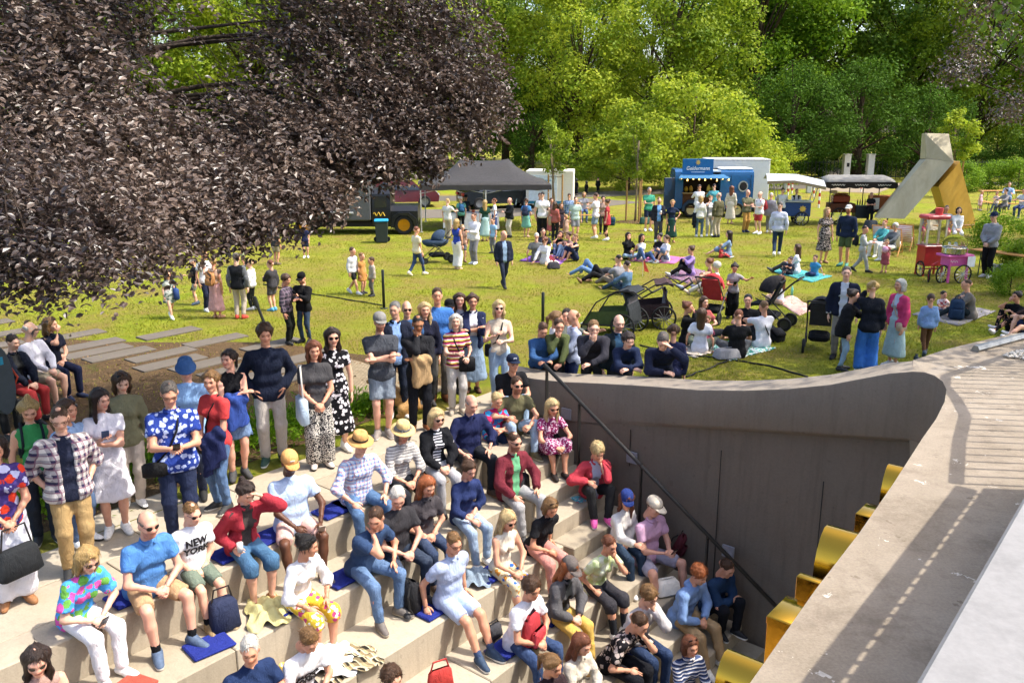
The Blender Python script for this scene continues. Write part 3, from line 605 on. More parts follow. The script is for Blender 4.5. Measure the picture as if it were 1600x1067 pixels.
# fallen leaves on the bare earth
n=2600; P=np.stack([rng.normal(-8,3.2,n),rng.normal(14.5,1.8,n),rng.uniform(.008,.02,n)],1); V,Q=leaves(P,np.tile([0,0,1.],(n,1)),.06,.25,.6,.2)
tag(link('fallen_leaves',npmesh('fallen_leaves',V,Q,False),leafm('4a3526','6d5136','8c6d45',.0)),'dry fallen leaves on the bare earth under the beech','leaves',kind='stuff')
# ================================================================ vehicles, stalls, furniture
def wheel(par,c,r,w_,rim='8a8c90',tyre='1a1a1a',rz=0,name='wheel'):
    o=link(name,None,None,par,c,rz); M=Matrix.Rotation(math.pi/2,4,'X')
    m=MB(); m.lathe([(r*.62,-w_/2),(r*.92,-w_/2),(r,-w_*.3),(r,w_*.3),(r*.92,w_/2),(r*.62,w_/2)],20,M=M,open_=True); m.build('tyre',plain(tyre,.85),o,auto=40)
    m=MB(); m.lathe([(0,-w_*.3),(r*.2,-w_*.34),(r*.3,-w_*.22),(r*.6,-w_*.3),(r*.64,-w_*.42),(r*.64,w_*.4),(0,w_*.3)],20,M=M); m.build('rim',plain(rim,.35,.7),o,auto=40); return o
def spoked(par,c,r,w_,col='c8c8c8',rz=0,n=10):
    o=link('wheel',None,None,par,c,rz); m=MB(); m.tube([(r*math.cos(a_),0,r*math.sin(a_)) for a_ in np.linspace(0,2*math.pi,19)],w_,6,False); m.build('tyre',plain('1c1c1c',.85),o,smooth=True)
    m=MB(); [m.tube([(0,0,0),((r-w_)*math.cos(q),0,(r-w_)*math.sin(q))],.007,4,False) for q in np.linspace(0,2*math.pi,n+1)[:-1]]; m.lathe([(.03,-.03),(.03,.03)],8,M=Matrix.Rotation(math.pi/2,4,'X')); m.build('spokes',plain(col,.4,.6),o); return o
def lit(o,*a): return tag(o,*a)
# ---- blue food truck
BLU=plain('164f7e',.22,0,.55,.08); NAVY=plain('16324f',.35,0,.5,.08); WHT=plain('e4e2dc',.45,0,.4,.04); DRK=plain('17140f',.8)
t=empty('food_truck',(9.75,43.2,0),R(-3),'blue vintage food truck with a serving hatch and a roof sign','food truck'); t.scale=(.9,1,1)
def arch(w0,w1,h0,r,n=6): return [(-w0,h0)]+[(-w0,r)]
prof=[(-.95,.42),(.95,.42),(.95,1.95),(.86,2.16),(.6,2.28),(-.6,2.28),(-.86,2.16),(-.95,1.95)]
m=MB(); m.extr(prof,0,.35,2.1); m.build('rear_body',BLU,t,auto=35); 
m=MB(); m.extr(prof,0,-2.05,-1.62); m.build('front_body',BLU,t,auto=35)
m=MB(); m.extr([(.1,.42),(.95,.42),(.95,1.95),(.86,2.16),(.6,2.28),(.1,2.28)],0,-1.615,.345); m.build('inner_wall',plain('2b221a',.8),t)
m=MB(); m.box((1.22,0,2.3),(1.7,1.3,.07),bev=.03); m.build('roof_panel',WHT,t)
m=MB(); m.box((-.635,-.3,2.2),(1.96,1.3,.07)); m.build('hatch_roof',plain('c8d4dc',.4),t)
m=MB(); m.box((-.635,-.9,.78),(1.96,.09,.72),bev=.01); [m.box((-.635,-.955,.5+.12*k),(1.9,.02,.105)) for k in range(6)]; m.build('counter_front',wood('5e3a22'),t)
m=MB(); m.box((-.635,-1.0,1.17),(2.05,.34,.05),bev=.01); m.build('counter',wood('a88a5e'),t)
for k,(x,c,hh) in enumerate([(-1.4,'c79a2a',.26),(-1.15,'b8912c',.3),(-.2,'d8c25a',.34),(.05,'7a9a3a',.3),(-.7,'e8e2d8',.16)]):
    m=MB(); m.lathe([(.05,0),(.1,.06),(.11,hh*.6),(.07,hh*.85),(.03,hh)],10,(x,-.6,1.2)); m.build('counter_ware',plain(c,.5),t,smooth=True)
for k in range(9):
    m=MB(); m.lathe([(0,-.06),(.035,-.04),(.04,-.01),(.02,.03),(.015,.06)],8,(-1.75+.31*k,-1.15,1.9-.1*math.sin(k*1.3)**2)); m.build('light_bulb',lamp('ffc868',2.5),t,smooth=True)
m=MB(); m.tube([(-1.9+.1*k,-1.13,1.98-.08*math.sin(k*.42)**2) for k in range(28)],.012,4); m.build('light_cable',DRK,t)
sg=link('sign',None,None,t,(-.9,-1.02,2.42)); m=MB(); m.box((0,0,0),(1.62,.05,.74),bev=.012); m.build('sign_board',plain('14639c',.4,var=.04),sg)
tm=textmesh('Geldermann',.25,.003,.25,.002); link('lettering',tm,plain('f2efe4',.5),sg,(0,-.03,-.08),(math.pi/2,0,0))
m=MB(); m.box((0,-.028,-.25),(.72,.006,.03)); m.build('lettering',plain('c9d6df',.5),sg)
m=MB(); m.lathe([(.05,-.01),(.09,-.01),(.09,.01),(.05,.01)],12,M=Matrix.Rotation(math.pi/2,4,'X')); [m.box((.11*math.cos(q),0,.11*math.sin(q)),(.035,.012,.035),ry=q) for q in np.linspace(0,5.5,8)]; m.build('emblem',plain('c8a860',.4),sg,(0,-.032,.2))
m=MB(); m.add([(-1.75,-.9,2.06),(.5,-.9,2.06),(.72,-1.75,1.92),(-2.0,-1.75,1.92)],[(0,1,2,3)]); o=m.build('awning',fabric('2d6f9c'),t); o.modifiers.new('s','SOLIDIFY').thickness=.02
m=MB(); m.box((-2.35,-1.05,1.15),(.7,.05,1.5),rz=.5,bev=.01); m.build('open_shutter',NAVY,t)
m=MB(); m.lathe([(.2,-.02),(.26,-.02),(.26,.02),(.2,.02)],18,(1.55,0,0),M=Matrix.Translation((0,-.97,1.5))@Matrix.Rotation(math.pi/2,4,'X'),open_=True); m.build('porthole_frame',plain('c8ccd0',.3,.7),t,auto=40)
m=MB(); m.lathe([(0,0),(.21,0)],18,(1.55,0,0),M=Matrix.Translation((0,-.965,1.5))@Matrix.Rotation(math.pi/2,4,'X')); m.build('porthole_pane',glass(),t)
[MB().box((x_,-.965,1.3),(.02,.012,1.5)).build('panel_seam',NAVY,t) for x_ in(.9,1.95)]
m=MB(); m.extr([(-1.65,.3),(-1.6,.62),(-1.35,.84),(-1.0,.86),(-.75,.66),(-.68,.3),(-.8,.3),(-.88,.55),(-1.05,.7),(-1.3,.7),(-1.48,.55),(-1.53,.3)],1,-1.08,-.85); m.build('fender',NAVY,t,auto=40)
m=MB(); m.box((0,0,.36),(4.1,1.7,.14)); m.build('chassis',DRK,t)
for x in(-1.17,1.3):
    for y in(-.88,.85): wheel(t,(x,y,.36),.36,.2,'d8c9a0')
# ---- white box truck behind it
t=empty('box_truck',(11.6,45.9,0),R(-4),'white box truck parked behind the blue food truck','truck')
m=MB(); m.box((0,0,1.62),(3.1,2.1,1.98),bev=.03); m.build('cargo_box',WHT,t); m=MB(); m.box((0,0,2.64),(3.14,2.14,.06),bev=.02); m.build('roof_rim',plain('c9c7c0',.5),t)
m=MB(); m.box((0,0,.5),(3.0,1.9,.2)); m.build('chassis',DRK,t)
for k in range(4): m=MB(); m.box((1.56,-.2+.05*(k%2),2.0-.3*k),(.012,.7-.15*k,.05)); m.build('lettering',plain('5f7f9c'),t)
for x in(-1,1):
    for y in(-.9,.9): wheel(t,(x,y,.4),.4,.22)
# ---- black party tent
t=empty('party_tent',(-1.2,38.6,0),R(3),'black pop-up party tent with white poles over a drinks table','tent'); TM=fabric('403d3b',.55)
wx,wy,ev,rg=2.75,2.0,1.95,2.86; m=MB(); rows=[]
for j in range(9):
    f=j/8; row=[]
    for i in range(17):
        g_=i/16; x=-wx+2*wx*g_; y=-wy+2*wy*f; ex=max(0,(abs(x)-1.0)/(wx-1.0)); ey=abs(y)/wy; d=max(ex,ey); z=ev+(rg-ev)*(1-d)**1.35-.06*math.sin(math.pi*g_*2)**2*(d>.9)+.1*math.exp(-((abs(x)-1)**2+y*y)/.05); row.append((x,y,z))
    rows.append(row)
m.grid(rows); m.build('canopy',TM,t,smooth=True).modifiers.new('s','SOLIDIFY').thickness=.012
m=MB(); e=[(-wx,-wy),(wx,-wy),(wx,wy),(-wx,wy)]
for a_,b_ in zip(e,e[1:]+e[:1]):
    A_=[(a_[0]+(b_[0]-a_[0])*q/8,a_[1]+(b_[1]-a_[1])*q/8) for q in range(9)]; m.strip([(x,y,ev) for x,y in A_],[(x*1.005,y*1.005,ev-.2-.03*(i%2)) for i,(x,y) in enumerate(A_)])
m.build('valance',TM,t)
for x in(-wx,0,wx):
    for y in(-wy,wy): m=MB(); m.box((x*.985,y*.985,ev/2),(.05,.05,ev)); m.box((x*.985,y*.985,.01),(.14,.14,.02)); m.build('pole',plain('cfcdc6',.4,.3),t)
m=MB(); [m.tube([(-wx+wx*q,-wy*.98,ev-.35),(-wx+wx*(q+.5),-wy*.98,ev-.08),(-wx+wx*(q+1),-wy*.98,ev-.35)],.014,4) for q in(0,1)]; m.build('truss',plain('cfcdc6',.4,.3),t)
t=empty('buffet_table',(-1.75,37.2,0),R(3),'long table with a white cloth under the black tent','table')
m=MB(); m.box((0,0,.74),(2.3,.75,.03)); m.build('table_top',WHT,t)
m=MB(); P=[]; 
for i in range(33):
    q=i/32*2*(2.36+.8); s_=q
    if s_<2.36: x,y=-1.18+s_,-.4
    elif s_<3.16: x,y=1.18,-.4+s_-2.36
    elif s_<5.52: x,y=1.18-(s_-3.16),.4
    else: x,y=-1.18,.4-(s_-5.52)
    P.append((x,y))
m.strip([(x,y,.76) for x,y in P],[(x*(1+.02*math.sin(i*2.1)),y*(1.02+.06*math.sin(i*1.9)),.14+.05*math.sin(i*.9)) for i,(x,y) in enumerate(P)]); m.add([(-1.18,-.4,.762),(1.18,-.4,.762),(1.18,.4,.762),(-1.18,.4,.762)],[(0,1,2,3)]); m.build('tablecloth',fabric('e6e6ea'),t,smooth=True)
for k,(x,c,r,hh,lb) in enumerate([(-.8,'2f6b2a',.14,.3,'small green potted plant on the white buffet table'),(.1,'b55a3a',.09,.12,'round terracotta bowl on the white buffet table'),(.6,'d8d4c8',.1,.16,'pale bowl at the right end of the buffet table')]):
    m=MB(); m.lathe([(r*.5,0),(r*.8,hh*.4),(r,hh*.75),(r*.5,hh)],10); o=m.build('bowl' if k else 'potted_plant',plain(c,.6),None,Vector((-1.75+x,37.1,.765)),smooth=True); tag(o,lb,'bowl' if k else 'plant')
# ---- dark truck, left
t=empty('vintage_truck',(-6.2,36.6,0),R(2),'black vintage truck with a gold wheel and a grey box body, under the beech','truck'); BKP=plain('15161a',.3,0,.5)
m=MB(); m.box((-1.4,0,1.45),(3.6,2.1,1.75),bev=.05); m.build('box_body',plain('505153',.5),t); m=MB(); m.box((-1.6,-1.06,1.5),(2.2,.03,1.1)); m.build('serving_hatch',glass('3b3f44'),t); m=MB(); m.box((-1.6,-1.1,.92),(2.6,.14,.05)); m.build('shelf',plain('c9c9c6',.4),t)
m=MB(); m.extr([(-.95,.35),(.95,.35),(1,1.0),(.9,1.65),(.7,1.8),(-.7,1.8),(-.9,1.65),(-1,1.0)],0,.45,1.2); m.build('cab',BKP,t,auto=35); m=MB(); m.extr([(-.85,.35),(.85,.35),(.85,.95),(.6,1.15),(-.6,1.15),(-.85,.95)],0,1.2,2.3); m.build('hood',BKP,t,auto=35)
m=MB(); m.box((.8,-1.0,1.35),(.5,.02,.5),bev=.005); m.build('window',glass(),t); m=MB(); m.box((.05,0,.42),(4.5,1.7,.2)); m.build('chassis',DRK,t)
m=MB(); m.extr([(1.2,.3),(1.25,.7),(1.5,.9),(1.95,.9),(2.25,.65),(2.3,.3),(2.18,.3),(2.1,.58),(1.9,.78),(1.55,.78),(1.38,.6),(1.33,.3)],1,-1.05,-.8); m.build('fender',BKP,t,auto=40)
m=MB(); m.tube([(.5+.03*i,-1.02,.85+.07*math.sin(i*1.1)) for i in range(17)],.016,4); m.build('lettering',plain('d8b030',.4),t)
for x in(1.73,-2.3):
    for y in(-.9,.9): wheel(t,(x,y,.4),.4,.22,'c98a1c')
t=empty('wheelie_bin',at(597,379,0),R(8),'black wheeled waste bin with a bright blue rim beside the vintage truck','bin')
m=MB(); m.box((0,0,.42),(.44,.46,.8),bev=.03,taper=1.15); m.build('bin_body',plain('26302c',.6),t); m=MB(); m.box((0,0,.85),(.54,.56,.07),bev=.025); m.build('bin_rim',plain('1f8fc4',.5),t); [wheel(t,(x,.22,.1),.1,.05,'333333') for x in(-.22,.22)]
def car(loc,rz,col,label):
    t=empty('parked_car',loc,rz,label,'car','cars parked beyond the lawn'); pm=plain(col,.18,.2,.6,.03)
    pr=[(-2.1,.3),(2.1,.3),(2.15,.62),(2.0,.82),(1.3,.9),(.75,1.38),(-.9,1.42),(-1.65,.98),(-2.1,.92)]
    m=MB(); n_=len(pr)
    rows=[[(x,y*(1 if z<.95 else .78),z) for x,z in pr+pr[:1]] for y in(-.88,-.86,.86,.88)]; m.grid(rows); m.add(rows[0][:-1],[tuple(range(n_))]); m.add(rows[-1][:-1],[tuple(range(n_))]); m.build('body',pm,t,auto=35)
    for y in(-1,1):
        for x0,x1,x2,x3 in((-.05,1.15,.7,-.05),(-1.35,-.12,-.12,-.85)): m=MB(); m.add([(x0,y*.885,.94),(x1,y*.885,.94),(x2,y*.7,1.33),(x3,y*.7,1.35)],[(0,1,2,3)]); m.build('window',glass(),t)
    m=MB(); m.add([(-2.0,-.7,1.0),(-2.0,.7,1.0),(-1.0,.58,1.4),(-1.0,-.58,1.4)],[(0,1,2,3)]); m.v=[(x-.06,y,z+.03) for x,y,z in m.v]; m.build('rear_window',glass(),t)
    for y in(-.62,.62): m=MB(); m.box((-2.13,y,.78),(.06,.4,.13),bev=.01); m.build('tail_light',plain('a01515',.2,0,.6),t); m=MB(); m.box((2.12,y,.68),(.06,.36,.12),bev=.01); m.build('headlight',plain('d8dce0',.1,0,.6),t)
    m=MB(); m.box((-2.16,0,.6),(.03,.5,.11)); m.build('number_plate',WHT,t)
    for x in(-1.3,1.35):
        for y in(-.82,.82): wheel(t,(x,y,.32),.32,.2)
car((-.75,47.3,0),R(18),'14161b','black car parked behind the black tent'); car((-6.2,48,0),R(10),'5a1d1c','dark red car half hidden behind the vintage truck')
t=empty('container_trailer',(2.1,47.6,0),R(-6),'white flat-sided container trailer right of the black tent','trailer')
m=MB(); m.box((0,0,1.12),(2.5,2.2,1.75),bev=.02); m.build('trailer_box',plain('e9e2d2',.5,var=.04),t); m=MB(); m.box((-.35,-1.11,1.1),(1.5,.02,1.35)); m.build('side_panel',plain('dfe9ec',.4),t); m=MB(); m.box((0,-1.11,.35),(2.4,.02,.14)); m.build('trim_strip',plain('2a7f98'),t)
for k in range(2): m=MB(); m.box((-.4,-1.125,1.5-.28*k),(1.0,.008,.06)); m.build('lettering',plain('7aa0b8'),t)
[wheel(t,(x,-.95,.28),.28,.16) for x in(-.5,.6)]
m=MB(); m.box((-1.75,-.6,.75),(.06,2.2,.05),rx=.5); m.box((-1.3,-.6,.75),(.06,2.2,.05),rx=.5); m.build('ramp_rail',plain('4c5a58',.5),t)
# ---- beer tables and benches
OR_=wood('b07f42'); GRN=plain('2c4a3a',.5)
def plank(name,label,loc,rz,L_,w_,h,group=None,mat=None):
    t=empty(name,loc,rz,label,'bench' if 'bench' in name else 'table',group)
    m=MB(); m.box((0,0,h-.015),(L_,w_,.03),bev=.006); m.build('seat_board' if 'bench' in name else 'table_top',mat or OR_,t)
    for s_ in(-1,1):
        m=MB(); x=s_*L_*.36; m.tube([(x,-w_*.4,0),(x,-w_*.36,h-.03)],.016,5); m.tube([(x,w_*.4,0),(x,w_*.36,h-.03)],.016,5); m.tube([(x,-w_*.38,h*.35),(x,w_*.38,h*.35)],.012,5); m.tube([(x,0,h*.4),(x-s_*L_*.14,0,h-.03)],.012,5); m.build('leg_frame',GRN,t)
    return t
for nm,x,y,rz,L_,w_,h,lb in[('beer_table',915,342,-4,2.0,.5,.76,'orange beer table where people sit behind the standing group left of the food truck'),('beer_bench',922,352,-4,2.0,.26,.47,'orange beer bench in front of the table left of the food truck'),('beer_table',1560,319,2,2.3,.55,.76,'orange beer table under the maple at the right edge'),('beer_bench',1538,329,85,1.6,.26,.47,'short orange bench at the near end of the right-hand beer table'),('beer_bench',1590,332,2,2.0,.26,.47,'orange beer bench right of the family table at the picture edge'),('beer_table',1412,331,10,1.1,.5,.72,'small wooden table seen between the legs of the sculpture'),('beer_bench',1497,371,8,2.2,.3,.5,'orange bench beside the sculpture where a couple sits'),('beer_table',1575,436,-62,2.3,.5,.76,'long orange table running out of the picture at the right edge')]:
    q=at(x,y,0); plank(nm,lb,q,R(rz),L_,w_,h,'orange beer tables and benches')
q=at(60,640,0)
plank('park_bench','long wooden bench under the copper beech at the left edge',(-7.75,13.15,0),R(93),2.6,.42,.45,None,wood('6e5a40'))
# ---- folded steel sculpture
t=empty('steel_sculpture',(18.6,38.6,0),0,'tall folded steel sculpture of angular grey and gold beams','sculpture')
def sx(px,py,d=38.6): return ((px-800)/CF*d*1.01-18.6, CH-(py-190.5)/CF*d*1.01)
def solid(pts,y0,y1,name,mat):
    m=MB(); P=[sx(1200+a_/3.95,180+b_/3.95) for a_,b_ in pts]; m.extr(P,1,y0,y1); m.build(name,mat,t)
def steelm(c1,c2,ro):
    b=NB('weathered_steel'); co=b.co(); n=b.noise(1.4,b.mapn(co,(1,1,.5)),6,.7,1.); b.set(b.ramp(n,[(.3,hx(c1)),(.7,hx(c2))]),ro,.25,.4); b.bump(b.noise(30,co),.05,.01); return b.m
SG=steelm('a3977c','bfb59c',.5); SY=steelm('b58a2c','c79c3e',.4)
m=MB(); f=lambda a_,b_,y:(sx(1200+a_/3.95,180+b_/3.95)[0],y,sx(1200+a_/3.95,180+b_/3.95)[1])
def hull(front,back,name,mat):
    n_=len(front); m=MB(); m.add([f(*p) for p in front]+[f(*p) for p in back],[tuple(range(n_)),tuple(reversed(range(n_,2*n_)))]+[(i,(i+1)%n_,n_+(i+1)%n_,n_+i) for i in range(n_)]); return m.build(name,mat,t)
hull([(868,252,-.5),(1006,270,-.9),(752,600,-.9),(600,600,-.5)],[(880,262,.3),(1056,266,.25),(800,600,.25),(640,600,.3)],'left_beam',SG)
hull([(858,106,-.25),(996,110,-.3),(1006,269,-.88),(869,250,-.48)],[(868,110,.2),(1010,118,.25),(1056,264,.26),(880,258,.28)],'top_block',SG)
hull([(1050,268,-.75),(1058,266,-.6),(1232,700,-.6),(1060,700,-.8),(936,412,-.85)],[(1040,275,.3),(1056,268,.28),(1225,690,.3),(1075,690,.3),(960,420,.3)],'right_beam',SY)
hull([(884,576,-.9),(768,716,-1.6),(890,748,-2.0),(955,752,-1.8)],[(998,550,.1),(1000,560,.2),(1032,660,.2),(1040,700,.1)],'base_wedge',SG)
# ---- vendor carts
def cart_blue():
    q=at(1238,351,0); t=empty('vendor_cart',q,R(-8),'blue vendor cart with a slanted white canopy and a golden emblem','cart')
    m=MB(); m.box((0,0,.72),(1.35,.75,.62),bev=.02); m.build('cart_box',plain('1b3d74',.35),t); m=MB(); m.box((0,0,1.05),(1.5,.85,.05),bev=.01); m.build('counter',plain('b9bcc0',.35,.6),t)
    m=MB(); m.lathe([(.09,-.005),(.12,-.005),(.12,.005),(.09,.005)],14,M=Matrix.Translation((.33,-.385,.74))@Matrix.Rotation(math.pi/2,4,'X')); [m.box((.33+.14*math.cos(k),-.383,.74+.14*math.sin(k)),(.04,.01,.02),ry=k) for k in np.linspace(0,5.5,8)]; m.build('emblem',plain('d8b34c',.4),t)
    for x in(-.75,.75):
        for y in(-.4,.4): m=MB(); m.tube([(x,y,1.07),(x*1.25,y*1.2,1.95+.12*(x<0))],.02,6); m.build('pole',plain('9c9ea0',.4,.6),t)
    m=MB(); m.grid([[(-1.35,-.85,1.98),(-.2,-.85,2.02),(1.15,-.85,1.76)],[(-1.3,0,2.26),(0,0,2.24),(1.2,0,1.98)],[(-1.3,.8,2.0),(0,.8,2.02),(1.2,.8,1.8)]]); o=m.build('canopy',fabric('b9bec8'),t); o.modifiers.new('s','SOLIDIFY').thickness=.02
    m=MB(); m.strip([(-1.35,-.86,1.98),(-.2,-.86,2.02),(1.15,-.86,1.76)],[(-1.35,-.87,1.84),(-.2,-.87,1.9),(1.15,-.87,1.62)]); m.build('canopy_edge',fabric('8c7c5a'),t)
    spoked(t,(.3,-.46,.3),.3,.028); spoked(t,(-.6,0,.32),.32,.028); spoked(t,(.3,.46,.3),.3,.028)
cart_blue()
q=at(1330,349,0); t=empty('coffee_cart',q,R(-4),'coffee cart on cargo wheels under a dark scalloped canopy','cart')
m=MB(); rows=[]
for y,z in((-.95,1.92),(-.5,2.1),(0,2.18),(.5,2.1),(.95,1.92)): rows.append([(x,y,z+(.0 if abs(x)<1.5 else -.12)) for x in(-1.55,-1.2,0,1.2,1.55)])
m.grid(rows); m.build('canopy',fabric('8c8880'),t,smooth=True).modifiers.new('s','SOLIDIFY').thickness=.015
m=MB(); A_=[(-1.55+3.1*i/24) for i in range(25)]; m.strip([(x,-.96,1.92) for x in A_],[(x,-.97,1.68-.05*abs(math.sin(i*math.pi/4))) for i,x in enumerate(A_)]); m.strip([(1.56,-.95+1.9*i/8,1.85) for i in range(9)],[(1.57,-.95+1.9*i/8,1.64-.04*(i%2)) for i in range(9)]); m.build('valance',fabric('2c2622'),t)
for k in range(3): m=MB(); m.tube([(-1.3+1.0*k+.03*i,-.985,1.79+.035*math.sin(i*1.7+k)) for i in range(20)],.012,4); m.build('lettering',plain('c8c2b4',.6),t)
for x in(-1.15,-.3,.3,1.0): m=MB(); m.tube([(x,-.3,.8),(x,-.3,1.95)],.022,6); m.build('pole',plain('3a342c',.5),t)
m=MB(); m.box((-.55,0,.72),(1.1,.8,.4),bev=.02); m.build('cart_box',wood('5e3322'),t); m=MB(); m.box((1.15,-.25,.92),(.95,.75,.72),bev=.02); m.build('front_box',wood('9a5a30'),t); [m for m in ()]
m=MB(); m.box((.8,-.64,.95),(.28,.02,.5)); m.build('menu_board',plain('ddd8c8',.6),t)
m=MB(); m.box((-.62,-.1,1.12),(.75,.5,.34),bev=.05); m.box((-.62,-.1,1.34),(.6,.4,.06),bev=.02); m.build('espresso_machine',plain('7a2a22',.25,.4,.6),t); m=MB(); m.box((-.95,-.1,1.42),(.3,.3,.14),bev=.03); m.build('cup_stack',plain('c8b090',.5),t)
for k in range(5): m=MB(); m.lathe([(.03,0),(.03,.16),(.012,.22),(.012,.27)],7,(.1+.11*k,-.3,.86)); m.build('syrup_bottle',plain(['3a2418','6b4a2a','2c3a24','7a5a30','402818'][k],.2,0,.6),t)
m=MB(); m.box((.3,-.2,.55),(.6,.6,.55),bev=.02); m.build('cabinet',plain('20242c',.5),t)
[spoked(t,c_,.36,.035) for c_ in((-.7,-.48,.36),(-.7,.48,.36),(1.0,-.7,.34))]
# popcorn and candy floss carts
RED=plain('b3262a',.35,0,.5); PNK=plain('d65aa0',.4,0,.4)
q=at(1450,430,0); t=empty('popcorn_cart',q,R(6),'red popcorn cart on legs with a glass case on top','cart')
m=MB(); m.box((0,0,.62),(.62,.45,.62),bev=.015); m.build('cabinet',RED,t); m=MB(); m.box((0,0,.9),(.7,.5,.04),bev=.01); m.build('shelf',RED,t)
for x in(-.29,.29):
    for y in(-.2,.2): m=MB(); m.box((x,y,1.3),(.05,.04,.82)); m.build('case_post',plain('d8d0c8',.3,.5),t); m=MB(); m.box((x,y,.16),(.05,.04,.32)); m.build('leg',RED,t)
m=MB(); m.box((0,0,1.3),(.54,.38,.78)); b_=NB('clear_glass'); b_.b.inputs['Transmission Weight'].default_value=1; b_.b.inputs['Roughness'].default_value=.02; b_.b.inputs['IOR'].default_value=1.05; m.build('glass_case',b_.m,t); CLR=b_.m
m=MB(); m.box((0,0,1.76),(.72,.52,.12),bev=.03); m.lathe([(.1,0),(.12,.2),(0,.21)],10,(.12,0,1.82)); m.build('roof',plain('c2474c',.4),t); m=MB(); m.box((0,0,.2),(.62,.04,.04)); m.build('crossbar',RED,t)
spoked(t,(-.34,-.1,.22),.22,.02,'999999',R(90)); spoked(t,(.34,-.1,.22),.22,.02,'999999',R(90))
q=at(1487,440,0); t=empty('candy_floss_cart',q,R(10),'pink candy floss cart with a clear dome and bicycle wheels','cart')
m=MB(); m.box((0,0,.78),(.85,.55,.07),bev=.015); m.box((0,0,.62),(.6,.4,.28),bev=.01); m.build('cart_body',PNK,t); m=MB(); m.box((.32,-.3,.62),(.24,.012,.3)); m.build('price_sheet',plain('e8e6ea',.7),t)
m=MB(); m.lathe([(.3,0),(.33,.02),(.34,.18),(.32,.2),(.08,.1),(.0,.16)],20,(-.05,0,.82)); m.build('steel_bowl',metal('c8c6c2',.25),t,auto=40)
m=MB(); m.lathe([(.33,0),(.34,.08),(.3,.22),(.18,.32),(0,.36)],18,(-.05,0,1.03)); m.build('dome',CLR,t,smooth=True)
for x in(-.25,.32): m=MB(); m.box((x,-.15,.28),(.06,.05,.56)); m.build('leg',PNK,t)
m=MB(); m.lathe([(.03,0),(.045,.13)],8,(.35,0,.82)); m.build('cup',plain('e07ab0',.5),t)
m=MB(); m.tube([(-.27+.025*i,-.206,.62+.03*math.sin(i*1.9)) for i in range(10)],.009,4); m.build('lettering',plain('f3e8ee',.5),t)
spoked(t,(.1,-.3,.26),.26,.022,'d0d0d0',0,12); spoked(t,(-.42,-.12,.25),.25,.022,'d0d0d0',R(15),12); spoked(t,(-.72,.05,.18),.18,.02,'b03030',R(60),8)
m=MB(); m.tube([(-.72,.05,.18),(-.66,.03,.5),(-.5,0,.6)],.02,6); m.build('fork',RED,t)
# ---- gate, fence, barrier, bollards
for x,lb in((1320,'left white gate pillar with a small dark intercom'),(1357,'right white gate pillar')):
    q=at(x,283,0); t=empty('gate_pillar',q,0,lb,'pillar','white gate pillars'); m=MB(); m.box((0,0,1.0),(.5,.5,2.0),bev=.02); m.build('shaft',plain('dcd6cc',.7),t); m=MB(); m.box((0,0,2.03),(.58,.58,.06),bev=.01); m.build('cap',plain('cfc8bd',.7),t)
    if x==1320: m=MB(); m.box((.05,-.26,1.25),(.2,.03,.3)); m.build('intercom',plain('1a1a1c'),t)
FM=plain('2c3433',.6)
def fence(x0,x1,y,lb,name='iron_fence',h=1.55,step=.3):
    t=empty(name,((x0+x1)/2,y,0),0,lb,'gate' if 'gate' in name else 'fence','iron fence along the far road' if 'gate' not in name else None); w_=(x1-x0)/2
    for z in(.2,h-.2): m=MB(); m.box((0,0,z),(2*w_,.04,.05)); m.build('rail',FM,t)
    n_=int(2*w_/step); mm=MB(); mm.box((0,0,h/2),(.035,.035,h)); me=mm.mesh('bar'); me.materials.append(FM)
    for i in range(n_+1): link('bar',me,None,t,(-w_+i*2*w_/n_,0,0))
fence(14.5,26.2,71,'dark iron bar fence left of the gate pillars'); fence(29.,48,71,'dark iron bar fence right of the gate pillars',step=.38); fence(26.75,28.1,70.4,'dark iron gate between the white pillars','iron_gate',1.6,.19)
q=at(1263,302,0); t=empty('barrier_gate',q,0,'white road barrier with a grey post, arm slightly raised','barrier'); m=MB(); m.box((0,0,.5),(.3,.3,1.0),bev=.04); m.build('housing',plain('b5b6b4',.5),t)
for k in range(6): m=MB(); m.box((-.35-.42*k,-.05,.86-.05*k),(.42,.06,.09),ry=.12); m.build('arm_segment',plain('e8e4dc' if k%2 else 'c9c4ba',.5),t)
q=at(1225,301,0); m=MB(); m.box((0,0,.45),(.2,.2,.9),bev=.04); tag(m.build('intercom_post',plain('8a9296',.5),None,q),'grey intercom post left of the road barrier','post')
for i,(x,y,lb) in enumerate([(1231,305,'red and white bollard just left of the barrier, nearer one'),(1237,303,'red and white bollard just left of the barrier, farther one'),(1271,308,'red and white bollard right of the barrier post'),(1279,325,'white bollard with a red band between the two vendor canopies'),(1345,300,'red and white bollard behind the coffee cart canopy'),(1495,304,'red and white bollard right of the sculpture')]):
    q=at(x,y,0); t=empty('bollard',q,0,lb,'bollard','red and white bollards')
    for k in range(5): m=MB(); m.lathe([(.055,.2*k),(.055,.2*k+.199)],8); m.build('band',plain('b02a28' if k%2 else 'e8e4de',.5),t)
for i,(x,y,h,lb) in enumerate([(600,482,.98,'thin black post on the lawn left of the man in the blue sweater'),(848,519,.9,'thin black post at the top of the stairs behind the leaning group')]):
    q=at(x,y,0); m=MB(); m.lathe([(.035,0),(.035,h-.02),(.02,h)],10); m.lathe([(.1,0),(.1,.015),(.03,.02)],12); tag(m.build('post',plain('1d2422',.5),None,q,smooth=True),lb,'post')
q=at(413,505,0); m=MB(); m.tube([(0,0,0),(-.12,.02,.36),(-.14,.02,.4),(-.2,.03,.62)],[.035,.035,.05,.05],8); tag(m.build('garden_spotlight',plain('1c1e1d',.5),None,q),'leaning black garden spotlight by the stepping slabs','spotlight')
